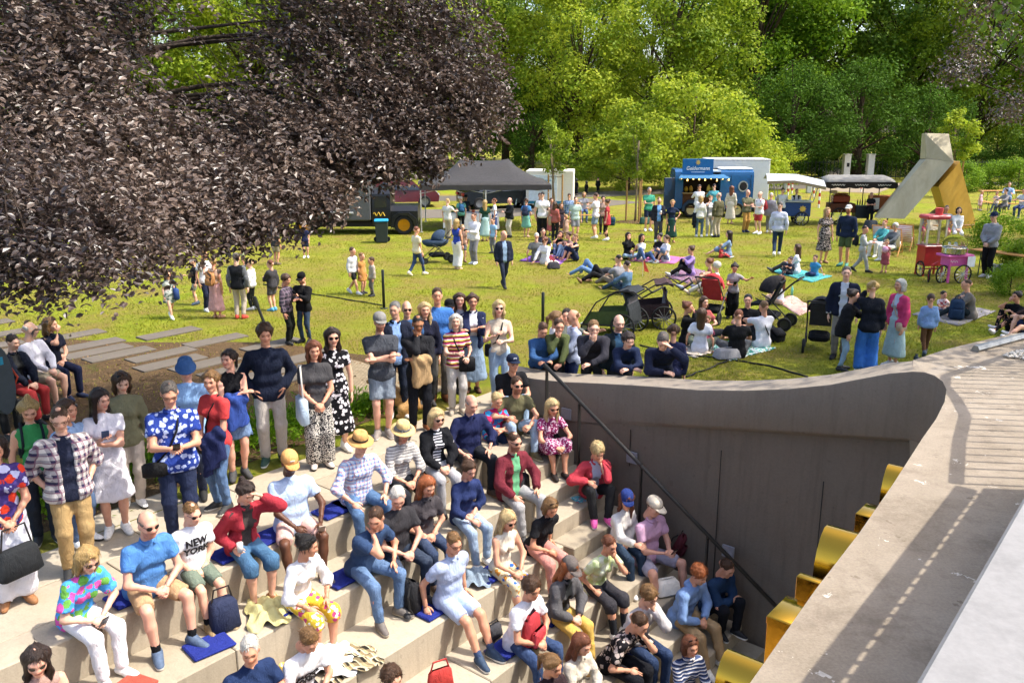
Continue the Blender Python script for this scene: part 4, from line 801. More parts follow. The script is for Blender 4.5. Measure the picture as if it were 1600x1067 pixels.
# cables on the lawn, rope line
def cable(pts,lb,r=.018,z=.02):
    P=[at(x,y,0)+Vector((0,0,z)) for x,y in pts]; m=MB(); Q_=[]
    for a_,b_ in zip(P[:-1],P[1:]): Q_+=[a_.lerp(b_,k/5)+Vector((0,.03*math.sin(k*2.+a_.x),0)) for k in range(5)]
    m.tube(Q_+[P[-1]],r,5); tag(m.build('cable',plain('1b1a18',.7),None,None,smooth=True),lb,'cable')
cable([(1072,590),(1110,576),(1140,563)],'short black cable on the lawn beside the leaning man'); cable([(1000,541),(1080,556),(1140,563),(1200,572),(1262,590)],'long black cable running across the lawn behind the wall'); cable([(412,445),(470,457),(530,467),(598,478)],'black cable on the grass between the spotlight and the post')
# small orange flag
q=at(1004,432,0); t=empty('pennant',q,0,'small orange pennant standing in the grass','flag'); m=MB(); m.tube([(0,0,0),(0,0,.5)],.008,5); m.build('stick',plain('c8c0b0'),t); m=MB(); m.add([(0,0,.5),(.05,.02,.15),(.2,.03,.12),(.06,0,.42)],[(0,1,2,3)]); m.build('cloth',fabric('f0461c'),t).modifiers.new('s','SOLIDIFY').thickness=.01
# ---- prams and pushchairs
def pram(q,rz,col,lb,kind='pram',fr='26282a',hood=None,sc=1.):
    t=empty('stroller',q,R(rz),lb,'stroller','strollers on the lawn'); t.scale=(sc,)*3; fm=plain(fr,.4,.3); cm=fabric(col)
    for s_ in(-1,1): m=MB(); m.tube([(s_*.24,-.42,.14),(s_*.24,.15,.62),(s_*.25,.55,1.02)],.014,6); m.tube([(s_*.24,.4,.13),(s_*.24,-.05,.55),(s_*.24,-.2,.62)],.013,6); m.build('side_frame',fm,t)
    m=MB(); m.tube([(-.25,.55,1.02),(-.25,.62,1.05),(.25,.62,1.05),(.25,.55,1.02)],.018,6); m.build('handle',plain('141414',.7),t)
    m=MB(); m.box((0,.0,.26),(.4,.5,.14),bev=.05); m.build('basket',fabric('1c1d20'),t)
    if kind=='pram': m=MB(); m.lathe([(.0,0),(.26,.02),(.36,.1),(.4,.22)],14,(0,-.05,.52),.72,1.15); m.build('carrycot',cm,t,smooth=True)
    else: m=MB(); m.grid([[(-.2,-.42,.42),(.2,-.42,.42)],[(-.2,-.25,.5),(.2,-.25,.5)],[(-.2,.05,.52),(.2,.05,.52)],[(-.2,.25,.98),(.2,.25,.98)]]); m.build('seat',cm,t).modifiers.new('s','SOLIDIFY').thickness=.05
    m=MB(); rows=[]
    for q_ in np.linspace(.05,2.0,6): rows.append([(.26*math.cos(b_)*1.0,.12+.34*math.cos(q_)*-1*math.sin(b_)*1.0+.02, .72+.34*math.sin(q_)*math.sin(b_)+ .02) for b_ in np.linspace(0,math.pi,9)])
    m.grid(rows); m.build('hood',fabric(hood or col),t,smooth=True).modifiers.new('s','SOLIDIFY').thickness=.015
    for x in(-.27,.27): wheel(t,(x,.42,.14),.14,.05,'44474a',rz=R(90)); wheel(t,(x*.9,-.46,.1),.1,.045,'44474a',rz=R(90))
    return t
pram(at(683,410,0),-70,'33475f','navy pram with a rounded hood pushed across the sunny lawn')
pram(at(1113,500,0),150,'c3202a','pushchair with a bright red hood beside the picnic circle','seat','6a6a6a',None,1.05)
pram(at(1197,510,0),-120,'232326','black pushchair with a beige lined hood held by the woman in black trousers','seat','2a2a2a','2a2729',1.1)
pram(at(1278,545,0),160,'3d3b3f','grey pushchair beside the woman in the black cape','seat','2a2a2a',None,1.05)
def trailer(q,rz,c1,c2,lb):
    t=empty('bike_trailer',q,R(rz),lb,'bike trailer','child bike trailers on the lawn'); fm=plain('2b2526',.4,.3); cm=fabric(c1)
    for s_ in(-1,1): m=MB(); m.tube([(s_*.36,-.62,.2),(s_*.36,-.3,.72),(s_*.34,.15,1.0),(s_*.35,.55,1.02),(s_*.35,.72,.9)],.017,6); m.tube([(s_*.36,-.65,.2),(s_*.36,.5,.26)],.018,6); m.build('side_frame',fm,t)
    m=MB(); m.grid([[(-.35,-.62,.2),(.35,-.62,.2)],[(-.35,.5,.26),(.35,.5,.26)],[(-.34,.45,.6),(.34,.45,.6)],[(-.33,.3,1.0),(.33,.3,1.0)]]); m.build('tub',cm,t).modifiers.new('s','SOLIDIFY').thickness=.03
    m=MB(); m.grid([[(-.34,.15,.99),(.34,.15,.99)],[(-.33,.4,1.06),(.33,.4,1.06)],[(-.34,.55,.98),(.34,.55,.98)]]); m.build('roof',cm,t).modifiers.new('s','SOLIDIFY').thickness=.04
    for s_ in(-1,1): m=MB(); m.add([(s_*.355,-.6,.22),(s_*.355,.45,.28),(s_*.35,.42,.6),(s_*.355,-.42,.5)],[(0,1,2,3)]); m.build('side_panel',fabric(c2),t)
    m=MB(); m.grid([[(-.3,.1,.35),(.3,.1,.35)],[(-.3,.38,.42),(.3,.38,.42)],[(-.28,.42,.85),(.28,.42,.85)]]); m.build('seat',fabric('6f6a72'),t).modifiers.new('s','SOLIDIFY').thickness=.04
    m=MB(); m.tube([(-.35,.72,.9),(-.33,.95,1.05),(.33,.95,1.05),(.35,.72,.9)],.02,6); m.build('handle',plain('161616',.7),t)
    for s_ in(-1,1): spoked(t,(s_*.44,.35,.26),.26,.025,'8a8a8a',R(90),12)
    m=MB(); m.box((0,-.64,.2),(.74,.06,.05),bev=.01); m.build('bumper',plain('b8b4b0',.4,.5),t); wheel(t,(.2,-.62,.1),.1,.05,rz=R(90)); wheel(t,(-.2,-.62,.1),.1,.05,rz=R(90))
trailer(at(960,520,0),-118,'33373b','4a5a2c','dark and lime green and black bike trailer standing behind the wall'); trailer(at(1010,508,0),-95,'4b3638','3d2d30','brown bike trailer parked beside the green one')
# ---- deckchairs
def deckchair(q,rz,c,lb):
    t=empty('deckchair',q,R(rz),lb,'deckchair','deckchairs by the coffee cart'); wm=wood('c08a4e')
    for s_ in(-1,1): m=MB(); m.tube([(s_*.3,.62,.03),(s_*.3,-.5,.95)],.018,5); m.tube([(s_*.27,-.55,.03),(s_*.27,.35,.5)],.018,5); m.build('side_rail',wm,t)
    m=MB(); A_=[(.42,.42),(.2,.28),(-.05,.3),(-.3,.6),(-.5,.93)]; m.strip([(-.27,y,z) for y,z in A_],[(.27,y,z) for y,z in A_]); m.build('sling',cloth(c),t,smooth=True).modifiers.new('s','SOLIDIFY').thickness=.012
    m=MB(); m.tube([(-.3,-.5,.95),(.3,-.5,.95)],.018,5); m.tube([(-.3,.62,.03),(.3,.62,.03)],.018,5); m.build('crossbar',wm,t)
deckchair(at(1392,398,0),-30,'e9dfe0','deckchair with a pale sling holding the white haired woman'); deckchair(at(1376,392,0),-30,'d9c6c8','farther deckchair holding the orange haired woman'); deckchair(at(1411,390,0),-30,'st/d9a0a8/f0e8e8','empty deckchair with a pink towel over its back')
# ---- blankets, mats
def blanket(pts,mat,lb,z=.02,name='blanket'):
    c=[at(x,y,0) for x,y in pts]; m=MB(); n_=8; rows=[]
    for j in range(n_+1):
        a_=c[0].lerp(c[3],j/n_); b_=c[1].lerp(c[2],j/n_); rows.append([a_.lerp(b_,i/n_)+Vector((0,0,z+.012*math.sin(i*1.9+j*1.3)+.01*math.sin(j*2.7))) for i in range(n_+1)])
    m.grid(rows); o=m.build(name,mat,None,None,smooth=True); o.modifiers.new('s','SOLIDIFY').thickness=.02; return tag(o,lb,'blanket' if name=='blanket' else 'mat')
blanket([(812,408),(875,414),(893,400),(835,398)],cloth('8a4fae'),'purple blanket under the group left of the lying couple')
blanket([(985,408),(1052,413),(1072,403),(1005,398)],cloth('c95a9a'),'pinkish blanket under the four young women')
blanket([(1040,432),(1080,445),(1102,424),(1062,416)],cloth('pl/5a4a68/b04a58/c8c8d0'),'tartan picnic blanket under the woman in the lilac shirt')
blanket([(1203,424),(1268,442),(1300,432),(1228,418)],cloth('2fa0a0'),'turquoise mat under the mother and the boy in blue')
blanket([(1212,470),(1248,494),(1272,484),(1238,462)],cloth('f0b8a0'),'peach coloured mat right of the black pushchair','mat' and .02,'mat')
blanket([(1095,538),(1140,565),(1212,545),(1170,530)],cloth('fl0/4fa89a/e6ece6'),'teal and white picnic blanket in the middle of the sitting circle')
blanket([(1050,545),(1085,560),(1118,550),(1080,532)],cloth('dcc8b0'),'cream blanket under the woman in the white t-shirt')
blanket([(1425,492),(1497,510),(1556,487),(1490,476)],cloth('9f9592'),'grey blanket under the toddler and the man in taupe')
# ---- bags and small things
def backpack(q,rz,c,lb,sc=1.,c2=None,lie=0,z=0):
    t=empty('backpack',Vector(q)+Vector((0,0,z)),R(rz),lb,'backpack','backpacks'); t.scale=(sc,)*3; t.rotation_euler[0]=R(lie); cm=fabric(c,.7)
    m=MB(); m.box((0,0,.22),(.3,.18,.44),bev=.06,taper=.86); m.build('main_bag',cm,t,auto=50); m=MB(); m.box((0,-.115,.15),(.24,.07,.22),bev=.03); m.build('front_pocket',fabric(c2 or c,.7),t,auto=50)
    m=MB(); m.tube([(-.05,.04,.42),(-.04,.06,.48),(.04,.06,.48),(.05,.04,.42)],.011,5); m.build('grab_loop',plain('1a1a1a',.7),t)
    for s_ in(-1,1): m=MB(); m.tube([(s_*.08,.09,.4),(s_*.1,.15,.3),(s_*.11,.14,.14),(s_*.12,.09,.05)],.014,5); m.build('shoulder_strap',plain('1c1c1c',.8),t)
def handbag(q,rz,c,lb,w_=.3,h=.24,d=.12,strap=.2,name='handbag',z=0):
    t=empty(name,Vector(q)+Vector((0,0,z)),R(rz),lb,'bag','bags'); m=MB(); m.box((0,0,h/2),(w_,d,h),bev=.035,taper=.85); m.build('bag_body',cloth(c),t,auto=50)
    m=MB(); m.tube([(-w_*.35,0,h*.95),(-w_*.25,0,h+strap),(w_*.25,0,h+strap),(w_*.35,0,h*.95)],.01,5); m.build('handle',plain('201c1a',.6) if len(c)>6 or c<'8' else cloth(c),t); return t
def cushion(x,j,lb,col='1f2f8c',du=.0,ang=0,dv=-.22,step=False):
    v,z=(tierv(j)+dv,-2*RISE*j) if not step else (stepv(j)+dv,-RISE*j); q=onrow(x,v,z,0); m=MB(); m.box((0,0,.018),(.42,.32,.035),bev=.012); t=m.build('seat_cushion',fabric(col,.95),None,q+Vector((0,0,.003)),(0,0,math.pi/2-AZ+R(ang))); tag(t,lb,'cushion','loose seat cushions'); 
def onrow(x,v,z,zp=.45):
    lo_,hi_=-2.,14.
    for _ in range(40):
        mid=(lo_+hi_)/2
        if proj(uvz(mid,v,z+zp))[0]<x: lo_=mid
        else: hi_=mid
    return uvz((lo_+hi_)/2,v,z)
cushion(327,1,'empty blue seat cushion near the boots of the boy in the white t-shirt',ang=-8,dv=-.24); cushion(520,0,'empty blue seat cushion beside the man in the orange cap')
cushion(200,1,'rust red patterned cushion at the bottom left',col='b0432a',dv=-.2,ang=15)
for i,(x,j,lb) in enumerate([(205,0,'blue cushion under the man in the blue polo shirt'),(362,0,'blue cushion under the woman in the red cardigan'),(425,0,'blue cushion under the man in the orange cap'),(548,0,'blue cushion under the man in the checked shirt'),(452,1,'blue cushion under the woman in the white blouse'),(536,1,'blue cushion under the man in the dark blue t-shirt'),(676,2,'blue cushion under the man in pale blue shirt and shorts'),(762,2,'blue cushion under the blonde woman in patterned trousers'),(790,3,'blue cushion under the youth with the red backpack'),(862,3,'blue cushion under the woman in yellow trousers'),(978,4,'blue cushion under the youth in the grey hoodie')]): cushion(x,j,lb,dv=-.24)
def tread(x,j,dv,k=False): return onrow(x,(stepv(j) if k else tierv(j))+dv,(-RISE if k else -2*RISE)*j,0)
backpack(tread(640,2,-.42),150,'2a2a2d','black backpack with a grey pocket on the step by the man in charcoal',.95,'3a3a3e'); 
backpack(tread(868,1,-.12,True)+Vector((0,0,0)),100,'1c1d22','black string backpack beside the woman in the magenta dress',.72); backpack(tread(966,2,-.05,True),120,'24252c','dark backpack leaning on the wall beside the woman in the red cardigan',.95)
backpack(tread(1056,6,-.02,True),60,'6a2530','maroon backpack on the stair behind the pink polo shirt',.75,lie=20)
handbag(tread(351,1,-.4),40,'2b3350','navy and white bag standing in a black wire basket',.3,.34,.2,.12)
handbag(tread(688,3,-.32),30,'c22418','red and black messenger bag with a long strap below the man in shorts',.3,.26,.1,.09,'messenger_bag')
handbag(tread(770,3,-.48),50,'45454b','dark grey handbag on the step below the blonde woman',.28,.2,.12,.04); handbag(tread(815,1,-.1)+Vector((0,0,0)),60,'2b2b2f','black bag on the tier beside the burgundy jacket',.3,.3,.14,.05)
handbag(tread(112,1,-.2),20,'17171b','black shiny leather bag at the feet of the woman in the floral blouse',.34,.2,.16,.06)
handbag(tread(1042,7,-.1,True),20,'e6e0d2','white cloth bag with dark lettering under the legs of the man in pink',.34,.22,.2,.02,'cloth_bag')
handbag(at(865,420,0),10,'3c3a40','dark bag on the grass beside the purple blanket',.4,.2,.25,.02); handbag(at(1135,560,0),15,'8f8d90','grey quilted bag at the edge of the teal blanket',.5,.2,.3,.02); handbag(at(1008,350,0),5,'2f5a4a','green bag lying at the foot of the staked tree',.5,.3,.3,.04)
backpack(at(1220,535,0),30,'19191d','big black backpack lying on the grass behind the white t-shirt',1.15,lie=-60); backpack(at(1493,500,0),-20,'1f3a5a','navy hiking backpack beside the man in taupe',1.15); backpack(at(955,352,0),10,'24506e','blue backpack standing beside the beer bench',1.,lie=30)
handbag(at(1360,357,0),5,'40454c','grey box standing on the grass below the coffee cart',.5,.35,.4,.01,'storage_box')
m=MB(); [m.box((.12*(k%3)-.1,.1*(k//3),.12+.05*(k%2)),(.22,.2,.26),bev=.06) for k in range(6)]; tag(m.build('plastic_bags',plain('8d9094',.3,0,.5),None,at(1560,428,0),auto=50),'pile of plastic bags on the ground behind the man in the grey hoodie','bags')
def cloth_heap(q,c,lb,sx_=.3,sy_=.25,h=.12,rz=0):
    m=MB(); n_=22; rows=[]
    for j in range(n_+1):
        rows.append([((i/n_*2-1)*sx_*(1+.12*math.sin(j*.55)),(j/n_*2-1)*sy_*(1+.18*math.sin(i*.5)),max(.004,h*(1-((i/n_*2-1)**2+(j/n_*2-1)**2)*.55)+.02*math.sin(i*.8+j*.35)+.016*math.sin(j*.9-i*.3))) for i in range(n_+1)])
    m.grid(rows); o=m.build('folded_jacket',cloth(c),None,q,R(rz),smooth=True); tag(o,lb,'jacket'); return o
cloth_heap(tread(418,1,-.3),'d3c877','pale yellow scarf lying beside the woman in the white blouse',.2,.3,.12,20); cloth_heap(tread(515,2,-.35),'e8e8ec','white jacket lying on the step behind the boy with the printed t-shirt',.28,.25,.16); cloth_heap(tread(545,2,-.2),'pl/2b2822/b5a27a/d8cdb0','checked black and cream shirt lying on the step',.3,.22,.1,30); cloth_heap(tread(742,2,-.3),'dn/7f9ab0','pale denim jacket lying beside the blonde woman',.18,.2,.14); cloth_heap(tread(40,1,-.42),'55562f','olive jacket draped on the tier below the woman in the floral blouse',.4,.3,.14,10); cloth_heap(tread(1052,8,-.3,True),'ddd3e6','pale lilac cap lying beside the ginger haired youth',.14,.12,.08)
m=MB(); m.box((0,0,.006),(.15,.2,.008)); tag(m.build('leaflet',floral('5fb6c4','e8eef0','c8506a',30.),None,tread(904,3,-.2,True)+Vector((0,0,.002)),(0,0,.5)),'small turquoise leaflet lying on a stair step','leaflet')
def bottle(q,c,lb,h=.26,r=.035): m=MB(); m.lathe([(r,0),(r,h*.75),(r*.5,h*.86),(r*.5,h),(0,h)],10); tag(m.build('bottle',plain(c,.25,.2,.5),None,q,smooth=True),lb,'bottle')
bottle(tread(911,4,-.35),'1c5a44','dark green bottle standing beside the woman in yellow trousers',.3,.045); bottle(at(1237,462,0),'7fd0b4','mint green bottle standing on the grass by the peach mat'); bottle(at(1430,572,0)+Vector((0,0,0)),'1d2a2c','small dark can standing on the grass behind the coping',.24,.05); bottle(Vector((15.7,26.2,.76)),'b8d4e0','clear water bottle standing on the long table at the right edge')
m=MB(); m.lathe([(.03,0),(.04,.1),(.038,.1),(.028,.01)],10); tag(m.build('cup',plain('d8b65a',.2,0,.5),None,tread(443,2,-.6),smooth=True),'amber coloured cup standing by the riser behind the printed t-shirt','cup')
# guitar case at the left edge
q=at(20,735,0); t=empty('instrument_case',q,R(70),'grey instrument case carried upright at the left edge','instrument case'); m=MB()
P=[(.16*math.cos(a_)*(1-.18*math.sin(a_)),.55+.45*math.sin(a_)*1.0) for a_ in np.linspace(0,2*math.pi,20)[:-1]]; m.extr(P,1,-.08,.08); m.build('shell',plain('4b5258',.5),t,auto=40); m=MB(); m.box((0,-.085,.82),(.05,.01,.1)); m.build('latch_label',plain('2f9fc0',.5),t); m=MB(); m.tube([(.15,-.04,.7),(.2,-.09,.55),(.15,-.04,.4)],.014,5); m.build('handle',plain('c8401c'),t); t.location.z=.7
# ================================================================ people: bodies and clothes grown as smooth surfaces
A3=lambda *p:np.array(p,float)
def surfnet(f,lo,h):
    ins=f<0; nx,ny,nz=f.shape
    s=np.zeros((nx-1,ny-1,nz-1),np.int8)
    for a in(0,1):
        for b in(0,1):
            for c in(0,1): s+=ins[a:nx-1+a,b:ny-1+b,c:nz-1+c]
    I=np.argwhere((s>0)&(s<8))
    if not len(I): return np.zeros((0,3)),np.zeros((0,4),int)
    idx=np.full(s.shape,-1,np.int32); idx[tuple(I.T)]=np.arange(len(I))
    C=[(a,b,c) for a in(0,1) for b in(0,1) for c in(0,1)]
    val=np.stack([f[I[:,0]+a,I[:,1]+b,I[:,2]+c] for a,b,c in C],1)
    acc=np.zeros((len(I),3));cnt=np.zeros(len(I))
    for i in range(8):
        for j in range(i+1,8):
            if sum(x!=y for x,y in zip(C[i],C[j]))!=1: continue
            m=(val[:,i]<0)!=(val[:,j]<0); t=val[m,i]/(val[m,i]-val[m,j])
            acc[m]+=A3(*C[i])+t[:,None]*(A3(*C[j])-A3(*C[i])); cnt[m]+=1
    V=(I+acc/cnt[:,None])*h+lo; Q=[]
    for ax in range(3):
        o=[k for k in range(3) if k!=ax]
        sl0=[slice(None)]*3; sl1=[slice(None)]*3; sl0[ax]=slice(0,-1); sl1[ax]=slice(1,None)
        for k in o: sl0[k]=slice(1,-1); sl1[k]=slice(1,-1)
        a=ins[tuple(sl0)]; b=ins[tuple(sl1)]; E=np.argwhere(a!=b)
        if not len(E): continue
        pos=a[tuple(E.T)]; E=E.copy()
        def cell(d1,d2):
            G=E.copy(); G[:,o[0]]+=d1; G[:,o[1]]+=d2; return idx[tuple(G.T)]
        q=np.stack([cell(0,0),cell(1,0),cell(1,1),cell(0,1)],1)
        flip=pos if ax!=1 else ~pos
        q[~flip]=q[~flip][:,::-1]; Q.append(q)
    return V,np.concatenate(Q)
def smin(a,b,k):
    h=np.clip(.5+.5*(b-a)/k,0,1); return b+(a-b)*h-k*h*(1-h)
class Field:                         # list of tapered limbs -> signed distance on a grid -> mesh
    def __init__(s): s.p=[];s.post=[]
    def cap(s,a,b,ra,rb=None,k=.03,flat=None,sq=None): s.p.append((np.asarray(a,float),np.asarray(b,float),ra,ra if rb is None else rb,k,flat)); return s
    def mesh(s,h,pad=.03):
        lo=np.min([np.minimum(p[0]-max(p[2],p[3]),p[1]-max(p[2],p[3])) for p in s.p],0)-pad-h*1.5
        hi=np.max([np.maximum(p[0]+max(p[2],p[3]),p[1]+max(p[2],p[3])) for p in s.p],0)+pad+h*1.5
        n=np.ceil((hi-lo)/h).astype(int)+1
        X=(lo[0]+h*np.arange(n[0],dtype=np.float32))[:,None,None].astype(np.float32); Y=(lo[1]+h*np.arange(n[1]))[None,:,None].astype(np.float32); Z=(lo[2]+h*np.arange(n[2]))[None,None,:].astype(np.float32)
        D=np.full(tuple(n),1.,np.float32)
        for a,b,ra,rb,k,flat in s.p:
            rr=max(ra,rb)+.1; l=np.minimum(a,b)-rr; u=np.maximum(a,b)+rr      # only where it matters
            i0=np.clip(((l-lo)/h).astype(int),0,n); i1=np.clip(((u-lo)/h).astype(int)+2,0,n); sl=tuple(slice(p,q) for p,q in zip(i0,i1))
            x=X[sl[0]]-a[0]; y=Y[:,sl[1]]-a[1]; z=Z[:,:,sl[2]]-a[2]; ab=b-a; L2=float(ab@ab)
            if L2<1e-9: d=np.sqrt(x*x+y*y+z*z)-ra
            else:
                raw=(x*ab[0]+y*ab[1]+z*ab[2])/L2; t=np.clip(raw,0,1)
                d=np.sqrt((x-t*ab[0])**2+(y-t*ab[1])**2+(z-t*ab[2])**2)-(ra+(rb-ra)*t)
                if flat is True: d=np.maximum(d,(raw-1)*math.sqrt(L2))
                elif flat is not None: d=np.maximum(d,(x+a[0]-flat[0][0])*flat[1][0]+(y+a[1]-flat[0][1])*flat[1][1]+(z+a[2]-flat[0][2])*flat[1][2])
            D[sl]=smin(D[sl],d.astype(np.float32),k)
        for f in s.post: D=f(D,X,Y,Z)
        return surfnet(D,lo,h)
def ell(D,X,Y,Z,c,r,k,sub=False):
    q=np.sqrt(((X-c[0])/r[0])**2+((Y-c[1])/r[1])**2+((Z-c[2])/r[2])**2); d=(q-1)*min(r)
    return -smin(-D,d,k) if sub else smin(D,d,k)
# ---- head and hair templates, facing +Y, origin between the ears
HEADS={}
def head_t(sex,h):
    if (sex,h) in HEADS: return HEADS[sex,h]
    fem=sex=='f'; F=Field(); F.cap((0,-.02,-.06),(0,-.035,-.17),.05 if not fem else .043,.056 if not fem else .047,.03)
    F.cap((0,.075,0),(0,.104,-.036),.007,.0125,.012); F.cap((-.034,.076,.014),(.034,.076,.014),.013,None,.02)
    def f(D,X,Y,Z):
        D=ell(D,X,Y,Z,(0,-.012,.03),(.074,.095,.086),.03); D=ell(D,X,Y,Z,(0,.03,-.035),(.058 if fem else .061,.062,.082),.03)
        D=ell(D,X,Y,Z,(0,.066,-.1),(.026 if fem else .032,.022,.02),.03); 
        for s_ in(-1,1):
            D=ell(D,X,Y,Z,(s_*.036,.06,-.03),(.024,.024,.026),.025); D=ell(D,X,Y,Z,(s_*.031,.105,-.003),(.02,.022,.013),.014,True)
            D=ell(D,X,Y,Z,(s_*.031,.074,-.003),(.014,.014,.012),.004); D=ell(D,X,Y,Z,(s_*.077,-.008,-.012),(.011,.02,.033),.01)
        D=ell(D,X,Y,Z,(0,.085,-.066),(.024,.013,.009),.008); return ell(D,X,Y,Z,(0,.108,-.0655),(.022,.02,.0022),.004,True)
    F.cap((0,-.1,.0),(0,.07,0),.03,.03,.05); F.cap((0,0,.1),(0,0,-.1),.02,.02); F.cap((-.08,0,0),(.08,0,0),.008,.008); F.post=[f]
    V,Q=F.mesh(h); x,y,z=V.T; T=np.ones((len(V),3)); ax=np.abs(x)
    lip=(ax<.025)&(np.abs(z+.066)<.0085)&(y>.08); T[lip]=(.86,.56,.55) if not fem else (.85,.42,.42)
    T[(ax>.012)&(ax<.05)&(z>.012)&(z<.024)&(y>.06)]=(.38,.33,.3)
    eye=(ax>.018)&(ax<.045)&(np.abs(z+.003)<.0085)&(y>.062); T[eye]=(.55,.5,.48); T[eye&(np.abs(ax-.031)<.0075)]=(.1,.1,.1)
    T[(ax<.05)&(ax>.028)&(z<-.015)&(z>-.05)&(y>.05)]=(1.0,.86,.84); T[(ax<.016)&(z<-.02)&(z>-.05)&(y>.1)]=(1.,.86,.84)
    HEADS[sex,h]=(V,Q,T); return HEADS[sex,h]
HAIRS={}
def hair_t(st,h):
    if (st,h) in HAIRS: return HAIRS[st,h]
    F=Field(); big=.0; ph=sum(map(ord,st))%7
    F.cap((-.05,-.02,.03),(.05,-.02,.03),.06,.06); F.cap((0,-.07,.03),(0,.05,.06),.05,.05)
    lo=-.075
    if st in('med','bob','long','pony','half'):
        e={'bob':-.1,'med':-.17,'long':-.30,'pony':-.02,'half':-.2}[st]
        for s_ in(-1,1):
            if st!='pony': F.cap((s_*.07,.0,.03),(s_*.082,.005,e*.5),.022,.026,.03); F.cap((s_*.082,.005,e*.5),(s_*.075,.03 if st=='long' else -.0,e),.026,.016 if st!='bob' else .03,.03)
        if st!='pony': F.cap((0,-.075,.0),(0,-.085,e),.05,.05,.04); F.cap((-.05,-.06,0),(-.055,-.075,e),.035,.03,.04); F.cap((.05,-.06,0),(.055,-.075,e),.035,.03,.04)
        lo=e-.05
    if st=='pony': F.cap((0,-.1,.05),(0,-.15,-.0),.028,.032,.02); F.cap((0,-.15,0),(0,-.15,-.17),.032,.012,.02); lo=-.2
    if st=='bun': F.cap((0,-.09,.085),(0,-.1,.1),.036,.034,.015)
    if st=='topbun': F.cap((0,-.03,.135),(0,-.035,.15),.036,.03,.015)
    am={'curly':.012,'short':.004,'crop':.002,'afro':.016}.get(st,.0035); gr={'curly':.016,'afro':.035,'crop':-.005,'thin':-.003,'child':.002,'short':-.001}.get(st,.001)
    def f(D,X,Y,Z):
        D0=ell(np.full_like(D,1.),X,Y,Z,(0,-.014,.036),(.081+gr,.101+gr,.09+gr),.02); 
        if st=='thin': D0=np.maximum(D0,Z+.25*Y-.045)
        D=smin(D0,D,.02) if st in('med','bob','long','pony','bun','half','topbun') else D0
        fz=.0 if st!='thin' else .03
        face=(np.sqrt((X/.064)**2+((Y-.104)/(.08))**2+((Z+.02-fz)/.1)**2)-1)*.07+.004*np.sin(85*X+ph)*np.sin(40*X+1+ph)
        low=(np.sqrt((X/.066)**2+((Y-.06)/.09)**2+((Z+.1)/.09)**2)-1)*.07
        D=-smin(-D,face,.012); D=np.maximum(D,-low) if st not in('long','med','bob','half') else np.maximum(D,-np.maximum(low,np.abs(X)-.055))
        if st in('short','crop','thin','curly','bun','pony','topbun','child','afro'): 
            cut=-(Z+.055-.55*np.maximum(0,Y+.02)); tail=(Y<-.1) if st=='pony' else None
            D=np.where(tail,D,np.maximum(D,cut)) if tail is not None else np.maximum(D,cut)
        fr=38 if st!='curly' else 60
        w_=np.sin(fr*X+2.2*np.sin(31*Z+ph))*np.sin(fr*1.1*Y+1.7*np.sin(27*X))*np.sin(fr*.6*Z+ph) if st in('curly','afro','short','crop','child') else np.sin(90*X+3*np.sin(14*Z+ph)+70*Y)
        return D+am*w_
    F.p.append((A3(0,-.14,.15),A3(0,.12,lo),.001,.001,.001,None)); F.cap((-.12,0,0),(.12,0,0),.001,.001,.001); F.cap((0,-.14,0),(0,-.14,.02),.001,.001,.001); F.post=[f]
    if lo<-.08:
        pass
    V,Q=F.mesh(h,.02); HAIRS[st,h]=(V,Q); return HAIRS[st,h]
# ---- hands: palm and five bent fingers, +Y along the fingers, +Z back of the hand, thumb to +X
def hand_t(curl):
    m=MB(); m.tube([(0,-.01,0),(0,.02,0),(0,.06,0),(0,.085,-.002)],[.024,.036,.041,.034],8)
    V=[(p[0],p[1],p[2]*.45) for p in m.v]; m.v=V
    for i,(x,l) in enumerate([(-.030,.058),(-.010,.07),(.010,.074),(.030,.066)]):
        y,z,a=.078,0,0; pts=[(x,y-.012,z)]; 
        for q,fr in enumerate((.45,.32,.23)):
            a+=curl*(.7 if q==0 else 1); y+=l*fr*math.cos(a); z-=l*fr*math.sin(a); pts.append((x*(1+.04*q),y,z))
        m.tube(pts,[.0095,.009,.0082,.0055],6)
    m.tube([(.026,.012,-.004),(.05,.036,-.012),(.06,.062,-.02-.02*curl),(.058,.082,-.026-.03*curl)],[.014,.0125,.0105,.006],6)
    q=[f for f in m.f if len(f)==4]; cap=[f for f in m.f if len(f)!=4]; F6=[]
    for f in cap: F6+=[(f[0],f[i],f[i+1]) for i in range(1,len(f)-1)]
    return np.array(m.v),np.array(q),np.array(F6)
HANDS=[hand_t(.25),hand_t(.75),hand_t(.06)]
def shoe_t(h,kind):
    F=Field(); 
    if kind=='boot': F.cap((0,-.02,.05),(0,-.015,.14),.048,.046,.03)
    F.cap((0,-.045,.045),(0,.0,.055),.042,.044,.03); F.cap((0,.0,.05),(.004,.13,.03),.044,.034,.03); F.cap((.004,.06,.03),(.006,.165,.026),.042,.034,.03)
    if kind!='low': F.cap((0,-.035,.07),(0,-.015,.098),.042,.046,.02); F.cap((0,.0,.08),(.002,.075,.058),.046,.038,.025)
    F.post=[lambda D,X,Y,Z:np.maximum(D,-Z-0*D)]
    return F.mesh(h,.01)
SHOES={}
def rotm(fwd,up):
    y=fwd/np.linalg.norm(fwd); x=np.cross(y,up); n=np.linalg.norm(x)
    if n<1e-4: x=np.cross(y,A3(0,1,.3)); n=np.linalg.norm(x)
    x/=n; z=np.cross(x,y); return np.stack([x,y,z],1)
